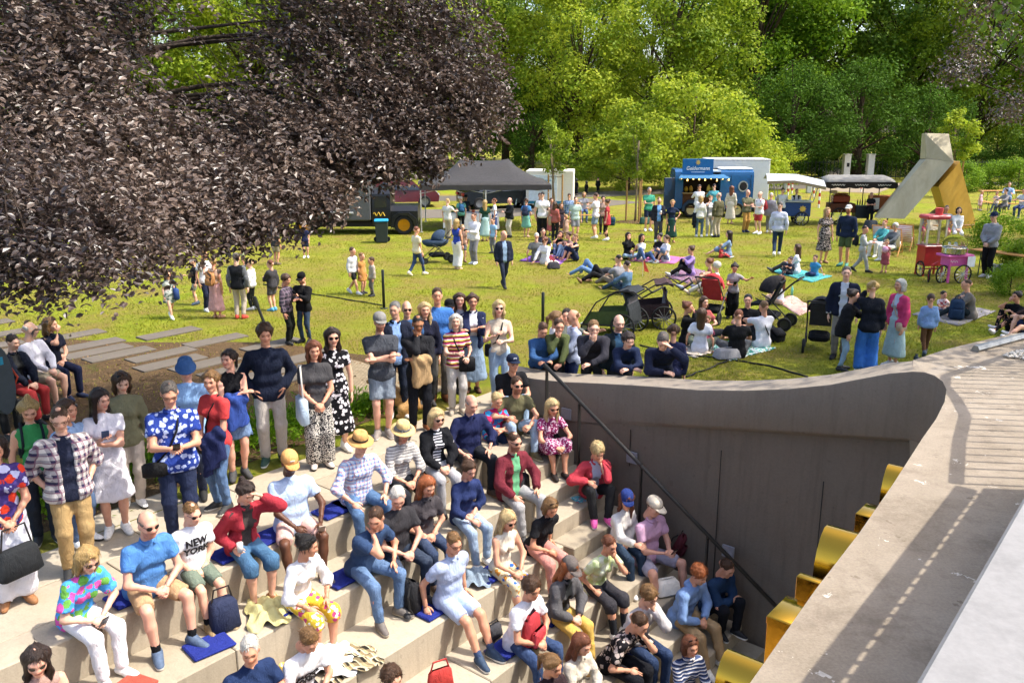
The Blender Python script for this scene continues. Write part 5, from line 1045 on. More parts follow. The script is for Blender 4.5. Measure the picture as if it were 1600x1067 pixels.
def ik(a,c,l1,l2,pole):
    d=c-a; L=np.linalg.norm(d); m=(l1+l2)*.995
    if L>m: d*=m/L; c=a+d; L=m
    L=max(L,abs(l1-l2)*1.05+1e-3); u=d/np.linalg.norm(d); pole=pole-u*(pole@u); pole/=max(1e-6,np.linalg.norm(pole))
    x=(l1*l1-l2*l2+L*L)/(2*L); y=math.sqrt(max(0,l1*l1-x*x)); return a+u*x+pole*y,c
SKIN={'a':'e0ac90','b':'cf9576','c':'5f3d2b','d':'e8bda6','e':'a87350'}
HC=dict(bk='17120f',db='2e2019',br='4a3220',lb='7a5a36',bl='b0905a',gb='c2a876',rd='6f4029',gi='95522a',gy='8a8681',wh='c9c3b8',sg='5c544e')
SHADOWP=[]
PN=[0]
def person(loc,face,sex,top,bot,shoe,hair,label,arms='dd',pose='stand',h=None,lean=0,side=0,hd=(0,0),hs=.45,fo=0.,spread=1.,girth=1.,skin='a',hat=None,gl=None,beard=0,legs='up',cat=None,stance=None,socks=None,sleeve=None,lod=None,twist=0,group=None,printt=None,cz=1.02):
    PN[0]+=1; rs=random.Random(PN[0]*7+3); loc=Vector(loc); dist=(loc-Vector((0,0,CH))).length
    if h is None: h=1.76 if sex=='m' else 1.66
    s=h/1.75; child=h<1.45; hsz=(.5+.5*s)*1.02; fem=sex=='f'
    vx=min(.04,max(.018,.0023*dist)) if lod is None else lod
    if child: vx*=.8
    g=girth*(.92 if fem else 1.); hw=.052*h
    # ---- pose
    X=A3(1,0,0); UP=A3(0,0,1)
    if pose in('stand','walk'): P=A3(0,0,.53*h)
    elif pose=='sit': P=A3(0,0,.07*h)
    else: P=A3(0,0,.07*h)
    lr,sr=R(lean),R(side); t=A3(math.sin(sr),math.sin(lr)*math.cos(sr),math.cos(lr)*math.cos(sr))
    if pose=='lie': t=A3(0,-.985,.17)
    tw=R(twist); xr=A3(math.cos(tw),math.sin(tw),0); xr=xr-t*(xr@t); xr/=np.linalg.norm(xr); fw=np.cross(t,xr)
    t2=t if pose!='lie' else A3(0,-.9,.43)
    cur=-.03*h*max(0,math.sin(lr)) if pose!='lie' else 0
    T=lambda x,y,z:P+xr*x+fw*y+t*z
    W_=T(0,cur*.8,.09*h); CH_=T(0,cur,.19*h); NB_=T(0,cur*.3,.29*h); shw=(.094 if fem else .108)*h*(.9 if child else 1)
    SHL=[T(sg*shw,cur*.5,.255*h) for sg in(1,-1)]
    lean2=min(lean,60)*.5+hd[1]; hdir=A3(math.sin(R(hd[0]+twist))*math.cos(R(lean2*0+hd[1])),math.cos(R(hd[0]+twist))*math.cos(R(hd[1])),-math.sin(R(hd[1])))
    neckd=(t+UP*.8 if pose!='lie' else t2); neckd/=np.linalg.norm(neckd); HDC=NB_+neckd*.098*h+A3(0,0,.1*hsz*.35)*(pose!='lie')+fw*.015*h
    RH=rotm(hdir,UP if pose!='lie' else fw*1.)
    if pose=='lie': RH=rotm(fw,-t)
    # legs
    HIP=[P+xr*sg*hw-t*.005*h for sg in(1,-1)]; KN=[];AN=[];FD=[]; lt,ls=.245*h,.245*h
    for i,sg in enumerate((1,-1)):
        pole=A3(sg*.12,1,.0)
        if pose=='stand':
            st=stance if stance is not None else rs.uniform(.5,1.1); a=A3(sg*.05*h*(st+.2),rs.uniform(-.02,.02)*h,.045*h); fd=A3(sg*.25,1,0)
        elif pose=='walk': a=A3(sg*.035*h,(.15 if i==0 else -.17)*h,(.045 if i==0 else .085)*h); fd=A3(0,1,0 if i==0 else -.5)
        elif pose=='sit':
            a=A3(sg*(.055*h*spread+.01),(.255*h if hs>.3 else .2*h)+fo+(rs.uniform(-.05,.05) if fo>=0 else 0),-hs+.045*h); pole=A3(sg*.25*(spread-.6),.6,1); fd=A3(sg*.2*spread,1,0)
            if hs<.3: pole=A3(sg*.15*spread,.3,1)
        elif pose=='floor':
            if legs=='up': a=A3(sg*.05*h,.24*h+sg*.02*h,.045*h); pole=A3(sg*.25,.2,1)
            elif legs=='ext': a=A3(sg*.05*h,.44*h,.05*h); pole=A3(sg*.2,0,1)
            elif legs=='cross': a=A3(-sg*.07*h,.17*h,.06*h); pole=A3(sg*1.,.35,.25)
            elif legs=='side': a=A3(.16*h+sg*.03*h,.1*h-.06*h*(i),.05*h); pole=A3(-.2,1,.2)
            elif legs=='kneel': a=A3(sg*.06*h,-.16*h,.05*h); pole=A3(sg*.2,1,0)
            elif legs=='half': a=A3(sg*.06*h,(.42 if i else .24)*h,.05*h); pole=A3(sg*.2,.1,1)
            fd=A3(sg*.3,.75,.65) if legs in('ext','half') else A3(sg*.2,1,0)
        else:
            a=A3(sg*.06*h,(.44 if i else .26)*h,.05*h); pole=A3(sg*.1,0,1); fd=A3(sg*.3,.6,.8) if i else A3(0,1,0)
        k,a=ik(HIP[i],a,lt,ls,pole); KN.append(k);AN.append(a);FD.append(fd/np.linalg.norm(fd))
    # arms
    lu,lf=.168*h,.148*h; EL=[];WR=[];HDIR=[];CURL=[]
    for i,sg in enumerate((1,-1)):
        c=arms[i]; pole=A3(sg*.7,-.8,-.6); hd_=None; cu=0
        if c=='d': wv=SHL[i]+A3(sg*.035*h,.015*h+rs.uniform(-.01,.03)*h,-.308*h)
        elif c=='g': wv=P+A3(sg*.1*h,.02*h,.01*h); pole=A3(sg*.8,-.9,0)
        elif c=='x': wv=T(-sg*.055*h,.135*h*g,(.165 if i==0 else .14)*h); pole=A3(sg*1,.15,-1.); hd_=A3(-sg,.1,.1)
        elif c=='p': wv=T(sg*.03*h,.17*h,.19*h); pole=A3(sg*.8,-.2,-1); hd_=A3(-sg*.35,.7,.6); cu=1
        elif c=='q': wv=T(sg*.02*h,.19*h,.13*h); pole=A3(sg*.8,-.3,-1); hd_=A3(-sg*.4,.9,.25); cu=1
        elif c=='l': wv=(KN[0]+KN[1])/2+A3(sg*.03*h,-.05*h,.075*h); pole=A3(sg*1,-.3,-.2); hd_=A3(-sg*.6,.7,-.35); cu=1
        elif c=='m': wv=(KN[0]+KN[1])/2+A3(sg*.025*h,-.14*h,.075*h); pole=A3(sg*1,-.4,-.3); hd_=A3(-sg*.8,.6,-.2); cu=1
        elif c=='k': wv=KN[i]+A3(0,-.05*h,.065*h); pole=A3(sg*.8,-.5,.1); hd_=A3(-sg*.2,.9,-.5)
        elif c=='c': wv=HDC+RH@A3(sg*.03,.10,-.135)*hsz; pole=A3(sg*.5,.5,-1); hd_=A3(-sg*.3,-.1,1); cu=1
        elif c=='b': wv=HDC+RH@A3(sg*.1,.11,.0)*hsz; pole=A3(sg*.9,.4,-.7); hd_=A3(-sg*.8,.2,.5)
        elif c=='h': wv=T(sg*.115*h,.01,.05*h); pole=A3(sg*1,-.7,.1); hd_=A3(-sg*.6,.7,-.3)
        elif c=='f': wv=T(sg*.02*h,.125*h*max(1,g),.01*h); pole=A3(sg*1,-.5,-.3); hd_=A3(-sg*.8,.3,-.6); cu=1
        elif c=='o': wv=SHL[i]+A3(sg*.0,.27*h,-.1*h); pole=A3(sg*.6,-.3,-1)
        elif c=='u': wv=P+A3(sg*.17*h,-.03*h,-.02*h if pose!='floor' else -.04*h); pole=A3(sg*.6,-1,.2); hd_=A3(sg*.3,.7,-.25)
        elif c=='B': wv=P+A3(sg*.14*h,-.2*h,-.03*h); pole=A3(sg*.4,-1,.3); hd_=A3(sg*.3,-.8,-.1)
        elif c=='e': wv=T(-sg*.01*h,.2*h,.155*h); pole=A3(sg*1,.3,-.6); hd_=A3(-sg*.95,.3,-.05); cu=1
        elif c=='E': wv=A3(-sg*.03*h,.6,cz); pole=A3(sg*1,.1,-.5); hd_=A3(-sg*.95,.3,-.05); cu=1
        elif c=='w': wv=HDC+RH@A3(sg*.05,.13,-.1)*hsz; pole=A3(sg*.8,.1,-1); hd_=A3(-sg*.4,.1,.6); cu=1
        elif c=='R': wv=SHL[i]+A3(sg*.2*h,.2*h,-.0*h); pole=A3(sg*.5,-.3,-1)
        elif c=='y': wv=(KN[0]+KN[1])/2+A3(sg*.04*h,.045*h,.0); pole=A3(sg*1,-.2,-.2); hd_=A3(-sg*.9,.3,-.2); cu=1
        elif c=='z': wv=T(sg*.1*h,.09*h,.05*h); pole=A3(sg*.6,-1,-.4); hd_=A3(-sg*.3,.9,-.1); cu=1
        else: wv=SHL[i]+A3(sg*.05*h,.0,-.3*h)
        e,wv=ik(SHL[i],wv,lu,lf,pole); EL.append(e);WR.append(wv); fdv=(wv-e)/np.linalg.norm(wv-e)
        HDIR.append(fdv if hd_ is None else hd_/np.linalg.norm(hd_)*.8+fdv*.35); CURL.append(cu)
    # ---- body
    sm=lambda v:v*s
    def torso(F,ad=0.,low=True,upto=True,k=.05):
        F.cap(P-xr*sm(.07)*g,P+xr*sm(.07)*g,sm(.1 if fem else .094)*g+ad,None,k) if low else None
        b=1 if not fem else .84
        F.cap(W_-xr*sm(.055)*g+fw*sm(.012)*(g-.9)*4,W_+xr*sm(.055)*g+fw*sm(.012)*(g-.9)*4,sm(.092)*g*b+ad,None,k)
        F.cap(CH_-xr*sm(.07)*g,CH_+xr*sm(.07)*g,sm(.098)*(.9 if fem else 1)*(.5+.5*g)+ad,None,k)
        if fem and not child:
            for sg in(1,-1): F.cap(T(sg*sm(.062),sm(.075)+cur,.185*h),T(sg*sm(.065),sm(.085)+cur,.18*h),sm(.042)*g+ad*.7,None,.035)
        F.cap(SHL[0]-xr*sm(.035)-t*sm(.012),SHL[1]+xr*sm(.035)-t*sm(.012),sm(.05 if fem else .058)+ad*.8,None,k)
        for q in(0,1): F.cap(NB_-t*sm(.0),SHL[q]-xr*sm(.03)*(1-2*q)+t*sm(.004),sm(.03)+ad*.5,sm(.042)+ad*.6,.03)
        F.cap(NB_-t*sm(.03),NB_+t*sm(.0),sm(.055)+ad*.4,sm(.05),.04) if upto else None
    def limb(F,a,b,r0,r1,f0=0,f1=1,k=.025,flat=None): F.cap(a+(b-a)*f0,a+(b-a)*f1,r0,r1,k,flat)
    F=Field(); torso(F)
    F.cap(NB_-t*sm(.04),HDC+RH@A3(0,-.03,-.1)*hsz,sm(.05 if not fem else .044),sm(.047 if not fem else .04),.03)
    for i in(0,1):
        limb(F,HIP[i],KN[i],sm(.086)*(.6+.4*g),sm(.056)); limb(F,KN[i],AN[i],sm(.054),sm(.055),0,.35); limb(F,KN[i],AN[i],sm(.055),sm(.037),.35,1)
        F.cap(AN[i]-UP*sm(.012),AN[i]+FD[i]*.085*h-UP*sm(.045),sm(.034),sm(.022),.02)
        limb(F,SHL[i],EL[i],sm(.05)*(.6+.4*g),sm(.039)); limb(F,EL[i],WR[i],sm(.041),sm(.028))
    V,Q=F.mesh(max(vx*1.3,.026) if not child else max(.021,vx))
    Vs=[V];Qs=[Q];Ts=[np.ones((len(V),3))];T3=[]; off=len(V)
    hv=.0085 if dist<8 else .0105 if dist<13 else .0145 if dist<20 else .019
    hvar=A3(rs.uniform(.93,1.06),rs.uniform(.96,1.04),rs.uniform(.95,1.05)); hV,hQ,hT=head_t(sex,hv); hT=hT.copy()
    if beard:
        z=hV[:,2]; y=hV[:,1]; bm=((z<-.04)&(y>.0)&(z>-.14)&~((np.abs(z+.066)<.007)&(np.abs(hV[:,0])<.02)&(y>.09)))&((z<-.05)|(np.abs(hV[:,0])>.03)|(z<-.045)); hT[bm]*=np.array([.45,.4,.38])*(1 if beard==1 else 1.5)
    Vs.append(hV*hsz*hvar@RH.T+HDC); Qs.append(hQ+off); Ts.append(hT); off+=len(hV)
    for i,sg in enumerate((1,-1)):
        a,b,c=HANDS[CURL[i] if arms[i] not in 'kuB' else 2]; a=a*A3(-sg,1,1)*(s if not child else s*1.05); d=HDIR[i]
        up_=UP*.8+A3(sg*.6,.1,0) if arms[i] not in 'dg' else A3(sg,0,0)
        if arms[i] in 'cw': up_=fw*.9
        M=rotm(d,up_); Vs.append(a@M.T+WR[i]); bq=b if sg<0 else b[:,::-1]; Qs.append(bq+off); T3.append((c if sg<0 else c[:,::-1])+off); Ts.append(np.ones((len(a),3))); off+=len(a)
    V=np.concatenate(Vs); me=npmesh('body',V,[np.concatenate(Qs),np.concatenate(T3)])
    at_=me.attributes.new('tint','FLOAT_COLOR','POINT'); Tc=np.concatenate([np.concatenate(Ts),np.ones((len(V),1))],1).astype(np.float32); at_.data.foreach_set('color',Tc.ravel())
    rz=math.pi+R(face); root=link('person',me,skinm(SKIN[skin] if skin!='a' else rs.choice(('e0ac90','d9a184','e4b59b','d39a7c','dba58c'))),None,loc,rz); tag(root,label,cat or 'person',group)
    child_=lambda nm,V,Q,mt,par=root,sm_=True: link(nm,npmesh(nm,V,Q,sm_),mt,par)
    # ---- clothes
    ph=rs.uniform(0,6)
    def folds(am):
        a1,a2=rs.uniform(38,58),rs.uniform(9,16); sl_=rs.choice((-1,1))*rs.uniform(15,30); a3=rs.uniform(10,16)
        return lambda D,X_,Y_,Z_:D+am*((np.sin(a1*Z_+sl_*X_+3*np.sin(a2*X_+ph)+14*Y_)*(.35+.65*np.sin(a3*Z_+7*X_+ph)**2)+.5*np.sin(52*X_+17*Z_+3*np.sin(13*Y_+ph))*np.sin(9*Z_+ph)**2))
    kn,tc=None,None
    low_bare=None
    if bot and bot!='-':
        bk,bc=bot.split(':'); mb=cloth(bc if bk!='jeans' else 'dn/'+bc if '/' not in bc else bc); F=Field(); ad=.014
        F.cap(P-xr*sm(.07)*g,P+xr*sm(.07)*g,sm(.1 if fem else .094)*g+.006,None,.05,(T(0,0,(.06 if top.split(':')[0] in('tank','blouse','long') else .02)*h),t))
        if bk in('tr','jeans','leg','wide'):
            r=dict(tr=(.096,.074,.062),jeans=(.094,.068,.056),leg=(.09,.06,.044),wide=(.104,.1,.115))[bk]
            for i in(0,1): limb(F,HIP[i],KN[i],sm(r[0])*(.6+.4*g),sm(r[1]),0,1,.03); limb(F,KN[i],AN[i],sm(r[1]),sm(r[2]),0,.97 if bk!='leg' else .9,.03,True)
        elif bk=='sh':
            for i in(0,1): limb(F,HIP[i],KN[i],sm(.098)*(.6+.4*g),sm(.088),0,.86,.03,True)
        elif bk in('sk','msk','mini'):
            ln={'sk':.27,'msk':.4,'mini':.2}[bk]*h
            if pose in('stand','walk'):
                for sg in(-1,1): F.cap(T(sg*sm(.045),0,.02*h),P+A3(sg*.055*h,0,-ln),sm(.1),sm(.13+.07*ln/h),.09,(P-A3(0,0,ln),A3(0,0,-1)))
            else:
                for i in(0,1):
                    limb(F,HIP[i],KN[i],sm(.092),sm(.072),0,1.0 if bk!='mini' else .8,.07,True if bk=='mini' else None)
                    if bk!='mini': limb(F,KN[i],AN[i],sm(.072),sm(.085),0,{'sk':.25,'msk':.75}[bk],.07,True)
        F.post=[folds(.0055)]; V,Q=F.mesh(vx*1.12); nm={'tr':'trousers','jeans':'jeans','leg':'leggings','wide':'trousers','sh':'shorts','sk':'skirt','msk':'skirt','mini':'skirt'}[bk]; child_(nm,V,Q,mb)
    for li,tp_ in enumerate(top.split('+')[::-1]):
        tk,tc=tp_.split(':'); mt=cloth(tc); F=Field(); ad=dict(tee=.02,polo=.02,long=.02,sweat=.024,tank=.011,jacket=.032,dress=.014,shirt=.018,cape=.04,vest=.03,blouse=.022).get(tk,.014)*(s*.5+.5)
        torso(F,ad,True,False); 
        if pose not in('stand','walk'): F.cap(T(-sm(.06)*g,sm(.01),.0),T(sm(.06)*g,sm(.01),.0),sm(.1)*g+ad*1.1,None,.05)
        hemz={'tank':.0,'dress':.0}.get(tk,-.03)*h
        if tk in('tee','polo','shirt','blouse','dress','jacket','sweat','vest','cape','long'): F.cap(T(-sm(.066)*g,0,hemz),T(sm(.066)*g,0,hemz),sm(.1)*g+ad,None,.05,(T(0,0,hemz-sm(.055)),-t) if pose in('stand','walk') else None)
        F.cap(NB_-t*sm(.035),NB_-t*sm(.012)+fw*.005,sm(.062)+ad*.4,sm(.056)+ad*.3,.03)
        sl={'tee':.62,'polo':.6,'dress':.5,'tank':0,'vest':0,'blouse':.75}.get(tk,2)
        if sleeve is not None and sl==2 and li==len(top.split('+'))-1: sl=sleeve
        for i in(0,1):
            if sl==0: continue
            w1=sm(.05)*(.6+.4*g)+ad*.7
            if sl<1: limb(F,SHL[i],EL[i],w1,w1*(1.02 if tk!='blouse' else 1.15),0,sl,.03,True)
            else:
                limb(F,SHL[i],EL[i],w1,sm(.046)+ad*.8,0,1,.03); fr=min(1,(sl-1)) if sl<2 else .93; limb(F,EL[i],WR[i],sm(.047)+ad*.7,sm(.036)+ad*.6 if fr>.8 else sm(.044)+ad*.7,0,fr,.03,True)
        if tk=='sweat' or tk=='jacket' and False: pass
        if tk=='cape': 
            for sg in(-1,1): F.cap(T(sg*sm(.09),0,.2*h),T(sg*sm(.13),-.01*h,-.1*h),sm(.1),sm(.14),.08,True)
        if tk in('dress',):
            ln=(sleeve or .27)*h
            if pose in('stand','walk'):
                for sg in(-1,1): F.cap(T(sg*sm(.045),0,.06*h),P+A3(sg*.055*h,0,-ln),sm(.09),sm(.14+.07*ln/h),.09,(P-A3(0,0,ln),A3(0,0,-1)))
            else:
                for i in(0,1): limb(F,HIP[i],KN[i],sm(.108),sm(.092),0,.95,.1,None); limb(F,KN[i],AN[i],sm(.09),sm(.1),0,.25,.1,True)
        po=[folds({'jacket':.0085,'sweat':.008,'shirt':.0075,'cape':.01,'blouse':.008}.get(tk,.006 if tk!='tank' else .0035))]
        if tk in('jacket','vest','cape'):
            def opn(D,X_,Y_,Z_):
                lx=(X_-P[0])*xr[0]+(Y_-P[1])*xr[1]+(Z_-P[2])*xr[2]; ly=(X_-P[0])*fw[0]+(Y_-P[1])*fw[1]+(Z_-P[2])*fw[2]
                return np.maximum(D,-np.maximum(np.abs(lx)-(.055 if tk!='cape' else .04)*s,.01-ly))
            po.append(opn)
        F.post=po; V,Q=F.mesh(vx); nm={'tee':'t_shirt','polo':'polo_shirt','long':'long_sleeved_top','sweat':'sweater','tank':'sleeveless_top','jacket':'jacket','dress':'dress','shirt':'shirt','cape':'cape','vest':'vest','blouse':'blouse'}[tk]
        go=child_(nm,V,Q,mt)
        if printt and li==len(top.split('+'))-1:
            for q,(ln_,zz) in enumerate(printt[0]):
                tm=textmesh(ln_,printt[1],.001,0,.004); n_=len(tm.vertices); c_=np.zeros(n_*3); tm.vertices.foreach_get('co',c_); c_=c_.reshape(-1,3); out=[]
                for p in c_:
                    p[0]=-p[0]; p0=T(p[0],.3,zz*h+p[1]); dv=V-p0; al=dv@fw; pr=np.abs(dv-np.outer(al,fw)).max(1); near=np.argsort(pr)[:12]; yy=al[near].max() if False else None
                    cand=np.where(pr<.03)[0]; yv=(V[cand]-P)@fw; yv=yv.max() if len(cand) else sm(.12)
                    out.append(P+xr*p[0]+t*(zz*h+p[1])+fw*(yv+.004+p[2]))
                tm.vertices.foreach_set('co',np.array(out).ravel()); tm.update(); link('print',tm,plain(printt[2],.8),go)
        # collar
        if tk in('polo','shirt','jacket') and dist<16:
            cm=MB(); cc=NB_+t*sm(.012)
            pts=[cc+xr*sm(.068)*math.cos(q)+fw*(sm(.062)*math.sin(q)+.008)+t*sm(.012)*(1-math.sin(q)) for q in np.linspace(R(-245),R(65),12)]
            cm.tube([tuple(p) for p in pts],sm(.016),5); cm.build('collar',mt,go,smooth=True)
        if tk=='sweat' and 'hood' in (gl or ''):
            F=Field(); F.cap(NB_-fw*sm(.07)-xr*sm(.05),NB_-fw*sm(.07)+xr*sm(.05),sm(.055),None,.05); F.cap(NB_-xr*sm(.07),NB_+fw*sm(.05)-t*sm(.02),sm(.03),None,.04); F.cap(NB_+xr*sm(.07),NB_+fw*sm(.05)-t*sm(.02),sm(.03),None,.04); V,Q=F.mesh(vx); child_('hood',V,Q,mt,go)
    # ---- shoes and socks
    if shoe and shoe!='-':
        p_=shoe.split(':'); kind=p_[0]; mt=plain(p_[1],.7,var=.2,nz=30.); hv2=.014 if dist<10 else .02 if dist<20 else .028
        if (hv2,kind) not in SHOES: SHOES[hv2,kind]=shoe_t(hv2,kind)
        V,Q=SHOES[hv2,kind]
        for i in(0,1):
            M=rotm(FD[i],UP if abs(FD[i][2])<.3 else A3(0,-.6,.8)); k=s*(1.0 if not child else 1.1); o=child_('shoe',V*k@M.T+AN[i]-M[:,2]*.045*h,Q,[mt,plain(p_[2] if len(p_)>2 else ('d2cdc4' if PN[0]%2 else '3a3632'),.7)])
            if dist<14 and kind!='low':
                zc=np.array([V[q,2].mean() for q in Q]); o.data.polygons.foreach_set('material_index',(zc<.03).astype(np.int32))
            if socks and dist<16:
                F=Field(); limb(F,KN[i],AN[i],sm(.058) if socks[1]=='L' else sm(.046),sm(.043),.45 if socks[1]=='L' else .8,1,.02); V2,Q2=F.mesh(max(vx,.018)); child_('sock',V2,Q2,fabric(socks[2:]))
    # ---- hair, hat, glasses
    if hair and hair!='-':
        st_,c=hair.split(':'); hV,hQ=hair_t(st_,max(.0115,hv*1.25)); V=hV*hsz*hvar*1.01
        if st_ in('long','med','half') and lean>8:                  # hair hangs straight down when the head tips
            pass
        V=V@RH.T+HDC; ho=child_('hair',V,hQ,hairm(HC.get(c,c)))
        if dist<17 and st_!='thin':      # loose strands break the outline
            n_=int((420 if dist<10 else 220)*(1.6 if st_ in('long','med','half') else 1)); ii=rng.integers(0,len(V),n_); b0=V[ii]; nr=b0-HDC; nr/=np.linalg.norm(nr,axis=1,keepdims=True)+1e-6
            dn=np.tile(A3(0,0,-1),(n_,1))+rng.normal(0,.1,(n_,3)) if st_ not in('curly','short','child','crop','afro') else rng.normal(0,1,(n_,3)); dn=dn-nr*np.sum(dn*nr,1,keepdims=True)*.8+rng.normal(0,.14,(n_,3))+nr*.08; dn/=np.linalg.norm(dn,axis=1,keepdims=True); ln_=rng.uniform(.02,.06 if st_ not in('crop','short') else .032,(n_,1)); sd_=np.cross(dn,nr)*rng.uniform(.002,.005,(n_,1))
            sv=np.stack([b0-sd_,b0+sd_,b0+dn*ln_+nr*.004],1).reshape(-1,3); child_('loose_hair',sv,np.arange(3*n_).reshape(n_,3),hairm(HC.get(c,c)),ho,False)['kind']='stuff'
    HM4=Matrix.Translation(Vector(HDC))@Matrix(RH.tolist()).to_4x4()@Matrix.Scale(hsz,4)
    def hobj(m,nm,mt,par=root,sm_=True): m.v=[HM4@Vector(p) for p in m.v]; return m.build(nm,mt,par,smooth=sm_)
    if hat:
        hp=hat.split(':'); hk=hp[0]; mt=fabric(hp[1]); m=MB()
        if hk=='cap':
            m.lathe([(.089,.03),(.09,.055),(.086,.085),(.07,.115),(.042,.132),(.0,.138)],16,(0,-.014,0),1.02,1.25); c=hobj(m,'cap',mt)
            m=MB(); rows=[]
            for r in(0,.35,.7,1): rows.append([(.084*math.cos(q)*(1-.12*r),.052+.05*math.sin(q)*(1-r)+ (.05+.085*math.sin(q))*r-.05*(1-r)*0,.04+.012*math.sin(q)-.012*r*r) for q in np.linspace(0,math.pi,9)])
            m.grid(rows); o=hobj(m,'brim',fabric(hp[2]) if len(hp)>2 else mt,c); o.modifiers.new('thick','SOLIDIFY').thickness=.004
            if len(hp)>3:
                m=MB(); m.box((0,.088,.08),(.05,.008,.042),rx=-.35,bev=.003); hobj(m,'patch',fabric(hp[3]),c,False)
        elif hk in('straw','bucket'):
            if hk=='straw': pr=[(.165,.016),(.165,.022),(.13,.02),(.1,.035),(.096,.045),(.093,.09),(.082,.125),(.05,.135),(.0,.118)]
            else: pr=[(.128,.0),(.126,.006),(.098,.045),(.09,.1),(.06,.115),(0,.118)]
            m.lathe(pr,24,(0,-.01,.012),.93,1.08); c=hobj(m,'hat',cloth(hp[1]))
            if hk=='straw': m=MB(); m.lathe([(.0985,.038),(.0985,.064)],24,(0,-.01,.012),.93,1.08); hobj(m,'hat_band',fabric(hp[2]),c)
    if gl and dist<17:
        g0=gl.split('+')[0]
        if g0 in('sun','clear','top'):
            zz,yy=(0,.092) if g0!='top' else (.1,.052); m=MB(); tl=0 if g0!='top' else .75
            for sg in(-1,1):
                pts=[(sg*.033+.025*math.cos(q),yy+.004-.012*abs(math.cos(q))*(sg*math.cos(q)>0),zz+.0185*math.sin(q)) for q in np.linspace(0,2*math.pi,11)[:-1]]
                if g0!='clear': m.add([(x,y+.004,z) for x,y,z in pts],[tuple(range(10))])
                m.tube(pts+[pts[0]],.0028 if g0!='clear' else .0022,4)
                m.tube([(sg*.057,yy-.004,zz+.006),(sg*.076,.02 if g0!='top' else -.01,zz+.008-.02*tl)],.0025,4)
            m.tube([(-.01,yy+.008,zz+.005),(.01,yy+.008,zz+.005)],.003,4); hobj(m,'glasses' if g0=='clear' else 'sunglasses',plain('3a2418' if g0=='clear' else '0d0c0d',.15,spec=.6),root,False)
    Wm=Matrix.Translation(loc)@Matrix.Rotation(rz,4,'Z'); wp=lambda p:Wm@Vector(p)
    return dict(o=root,h=h,s=s,loc=loc,rz=rz,wr=[wp(p) for p in WR],sh=[wp(p) for p in SHL],hip=[wp(p) for p in HIP],kn=[wp(p) for p in KN],el=[wp(p) for p in EL],hd=wp(HDC),P=wp(P),W=wp(W_),C=wp(CH_),NB=wp(NB_),fw=Wm.to_3x3()@Vector(fw),xr=Wm.to_3x3()@Vector(xr),t=Wm.to_3x3()@Vector(t),hand=[wp(WR[i]+HDIR[i]*.07*s) for i in(0,1)],g=g)
# ---- where people are
def W(x,yh,yf,face,sex,top,bot,shoe,hair,label,arms='dd',**k):          # standing: head and feet in the photo
    p=at(x,yf,0.); n=(Vector((p.x,p.y,0))-Vector((0,0,CH))); 
    if 'h' not in k:
        z=0; 
        for _ in range(20):
            z+= .02
        a=(533.5-yh)/CF; dy=p.y; zt=CH+dy*(-_s+a*_c)/(_c+a*_s); k['h']=max(.8,min(1.95,zt))
    return person(p,face,sex,top,bot,shoe,hair,label,arms,k.pop('pose','stand'),**k)
def WH_(x,yh,h,face,*a,**k):                                              # standing, feet hidden: head in the photo and height
    p=at(x,yh,h); return person((p.x,p.y,0),face,*a,h=h,**k)
def TS(x,j,face,*a,**k):                                                  # sitting on tier j
    return person(onrow(x,tierv(j)-k.pop('back',.17),-2*RISE*j),face,*a,pose='sit',hs=2*RISE,**k)
def KS(x,kk,face,*a,**k):                                                 # sitting on stair step
    d=k.pop('drop',2); return person(onrow(x,stepv(kk)-k.pop('back',.15),-RISE*kk),face,*a,pose='sit',hs=RISE*d,**k)
def WL(x,yh,u,face,*a,**k):                                              # standing behind the wall at distance u
    lo_,hi_=-9.,-2.
    for _ in range(40):
        mid=(lo_+hi_)/2
        if proj(uvz(u,mid,1.3))[0]<x: lo_=mid
        else: hi_=mid
    p=uvz(u,lo_,0); b=(533.5-yh)/CF; h=k.pop('h',None) or max(1.5,min(1.9,CH+p.y*(-_s+b*_c)/(_c+b*_s))); return person(p,face,*a,h=h,**k)
def KU(u,kk,face,*a,**k): d=k.pop('drop',1); return person(uvz(u,stepv(kk)-k.pop('back',.15),-RISE*kk),face,*a,pose='sit',hs=RISE*d,**k)
def GS(x,y,face,*a,**k): p=at(x,y,0); return person(p,face,*a,pose=k.pop('pose','floor'),**k)
def BS(x,y,z,face,*a,**k): p=at(x,y,z); return person(p,face,*a,pose='sit',hs=z,**k)
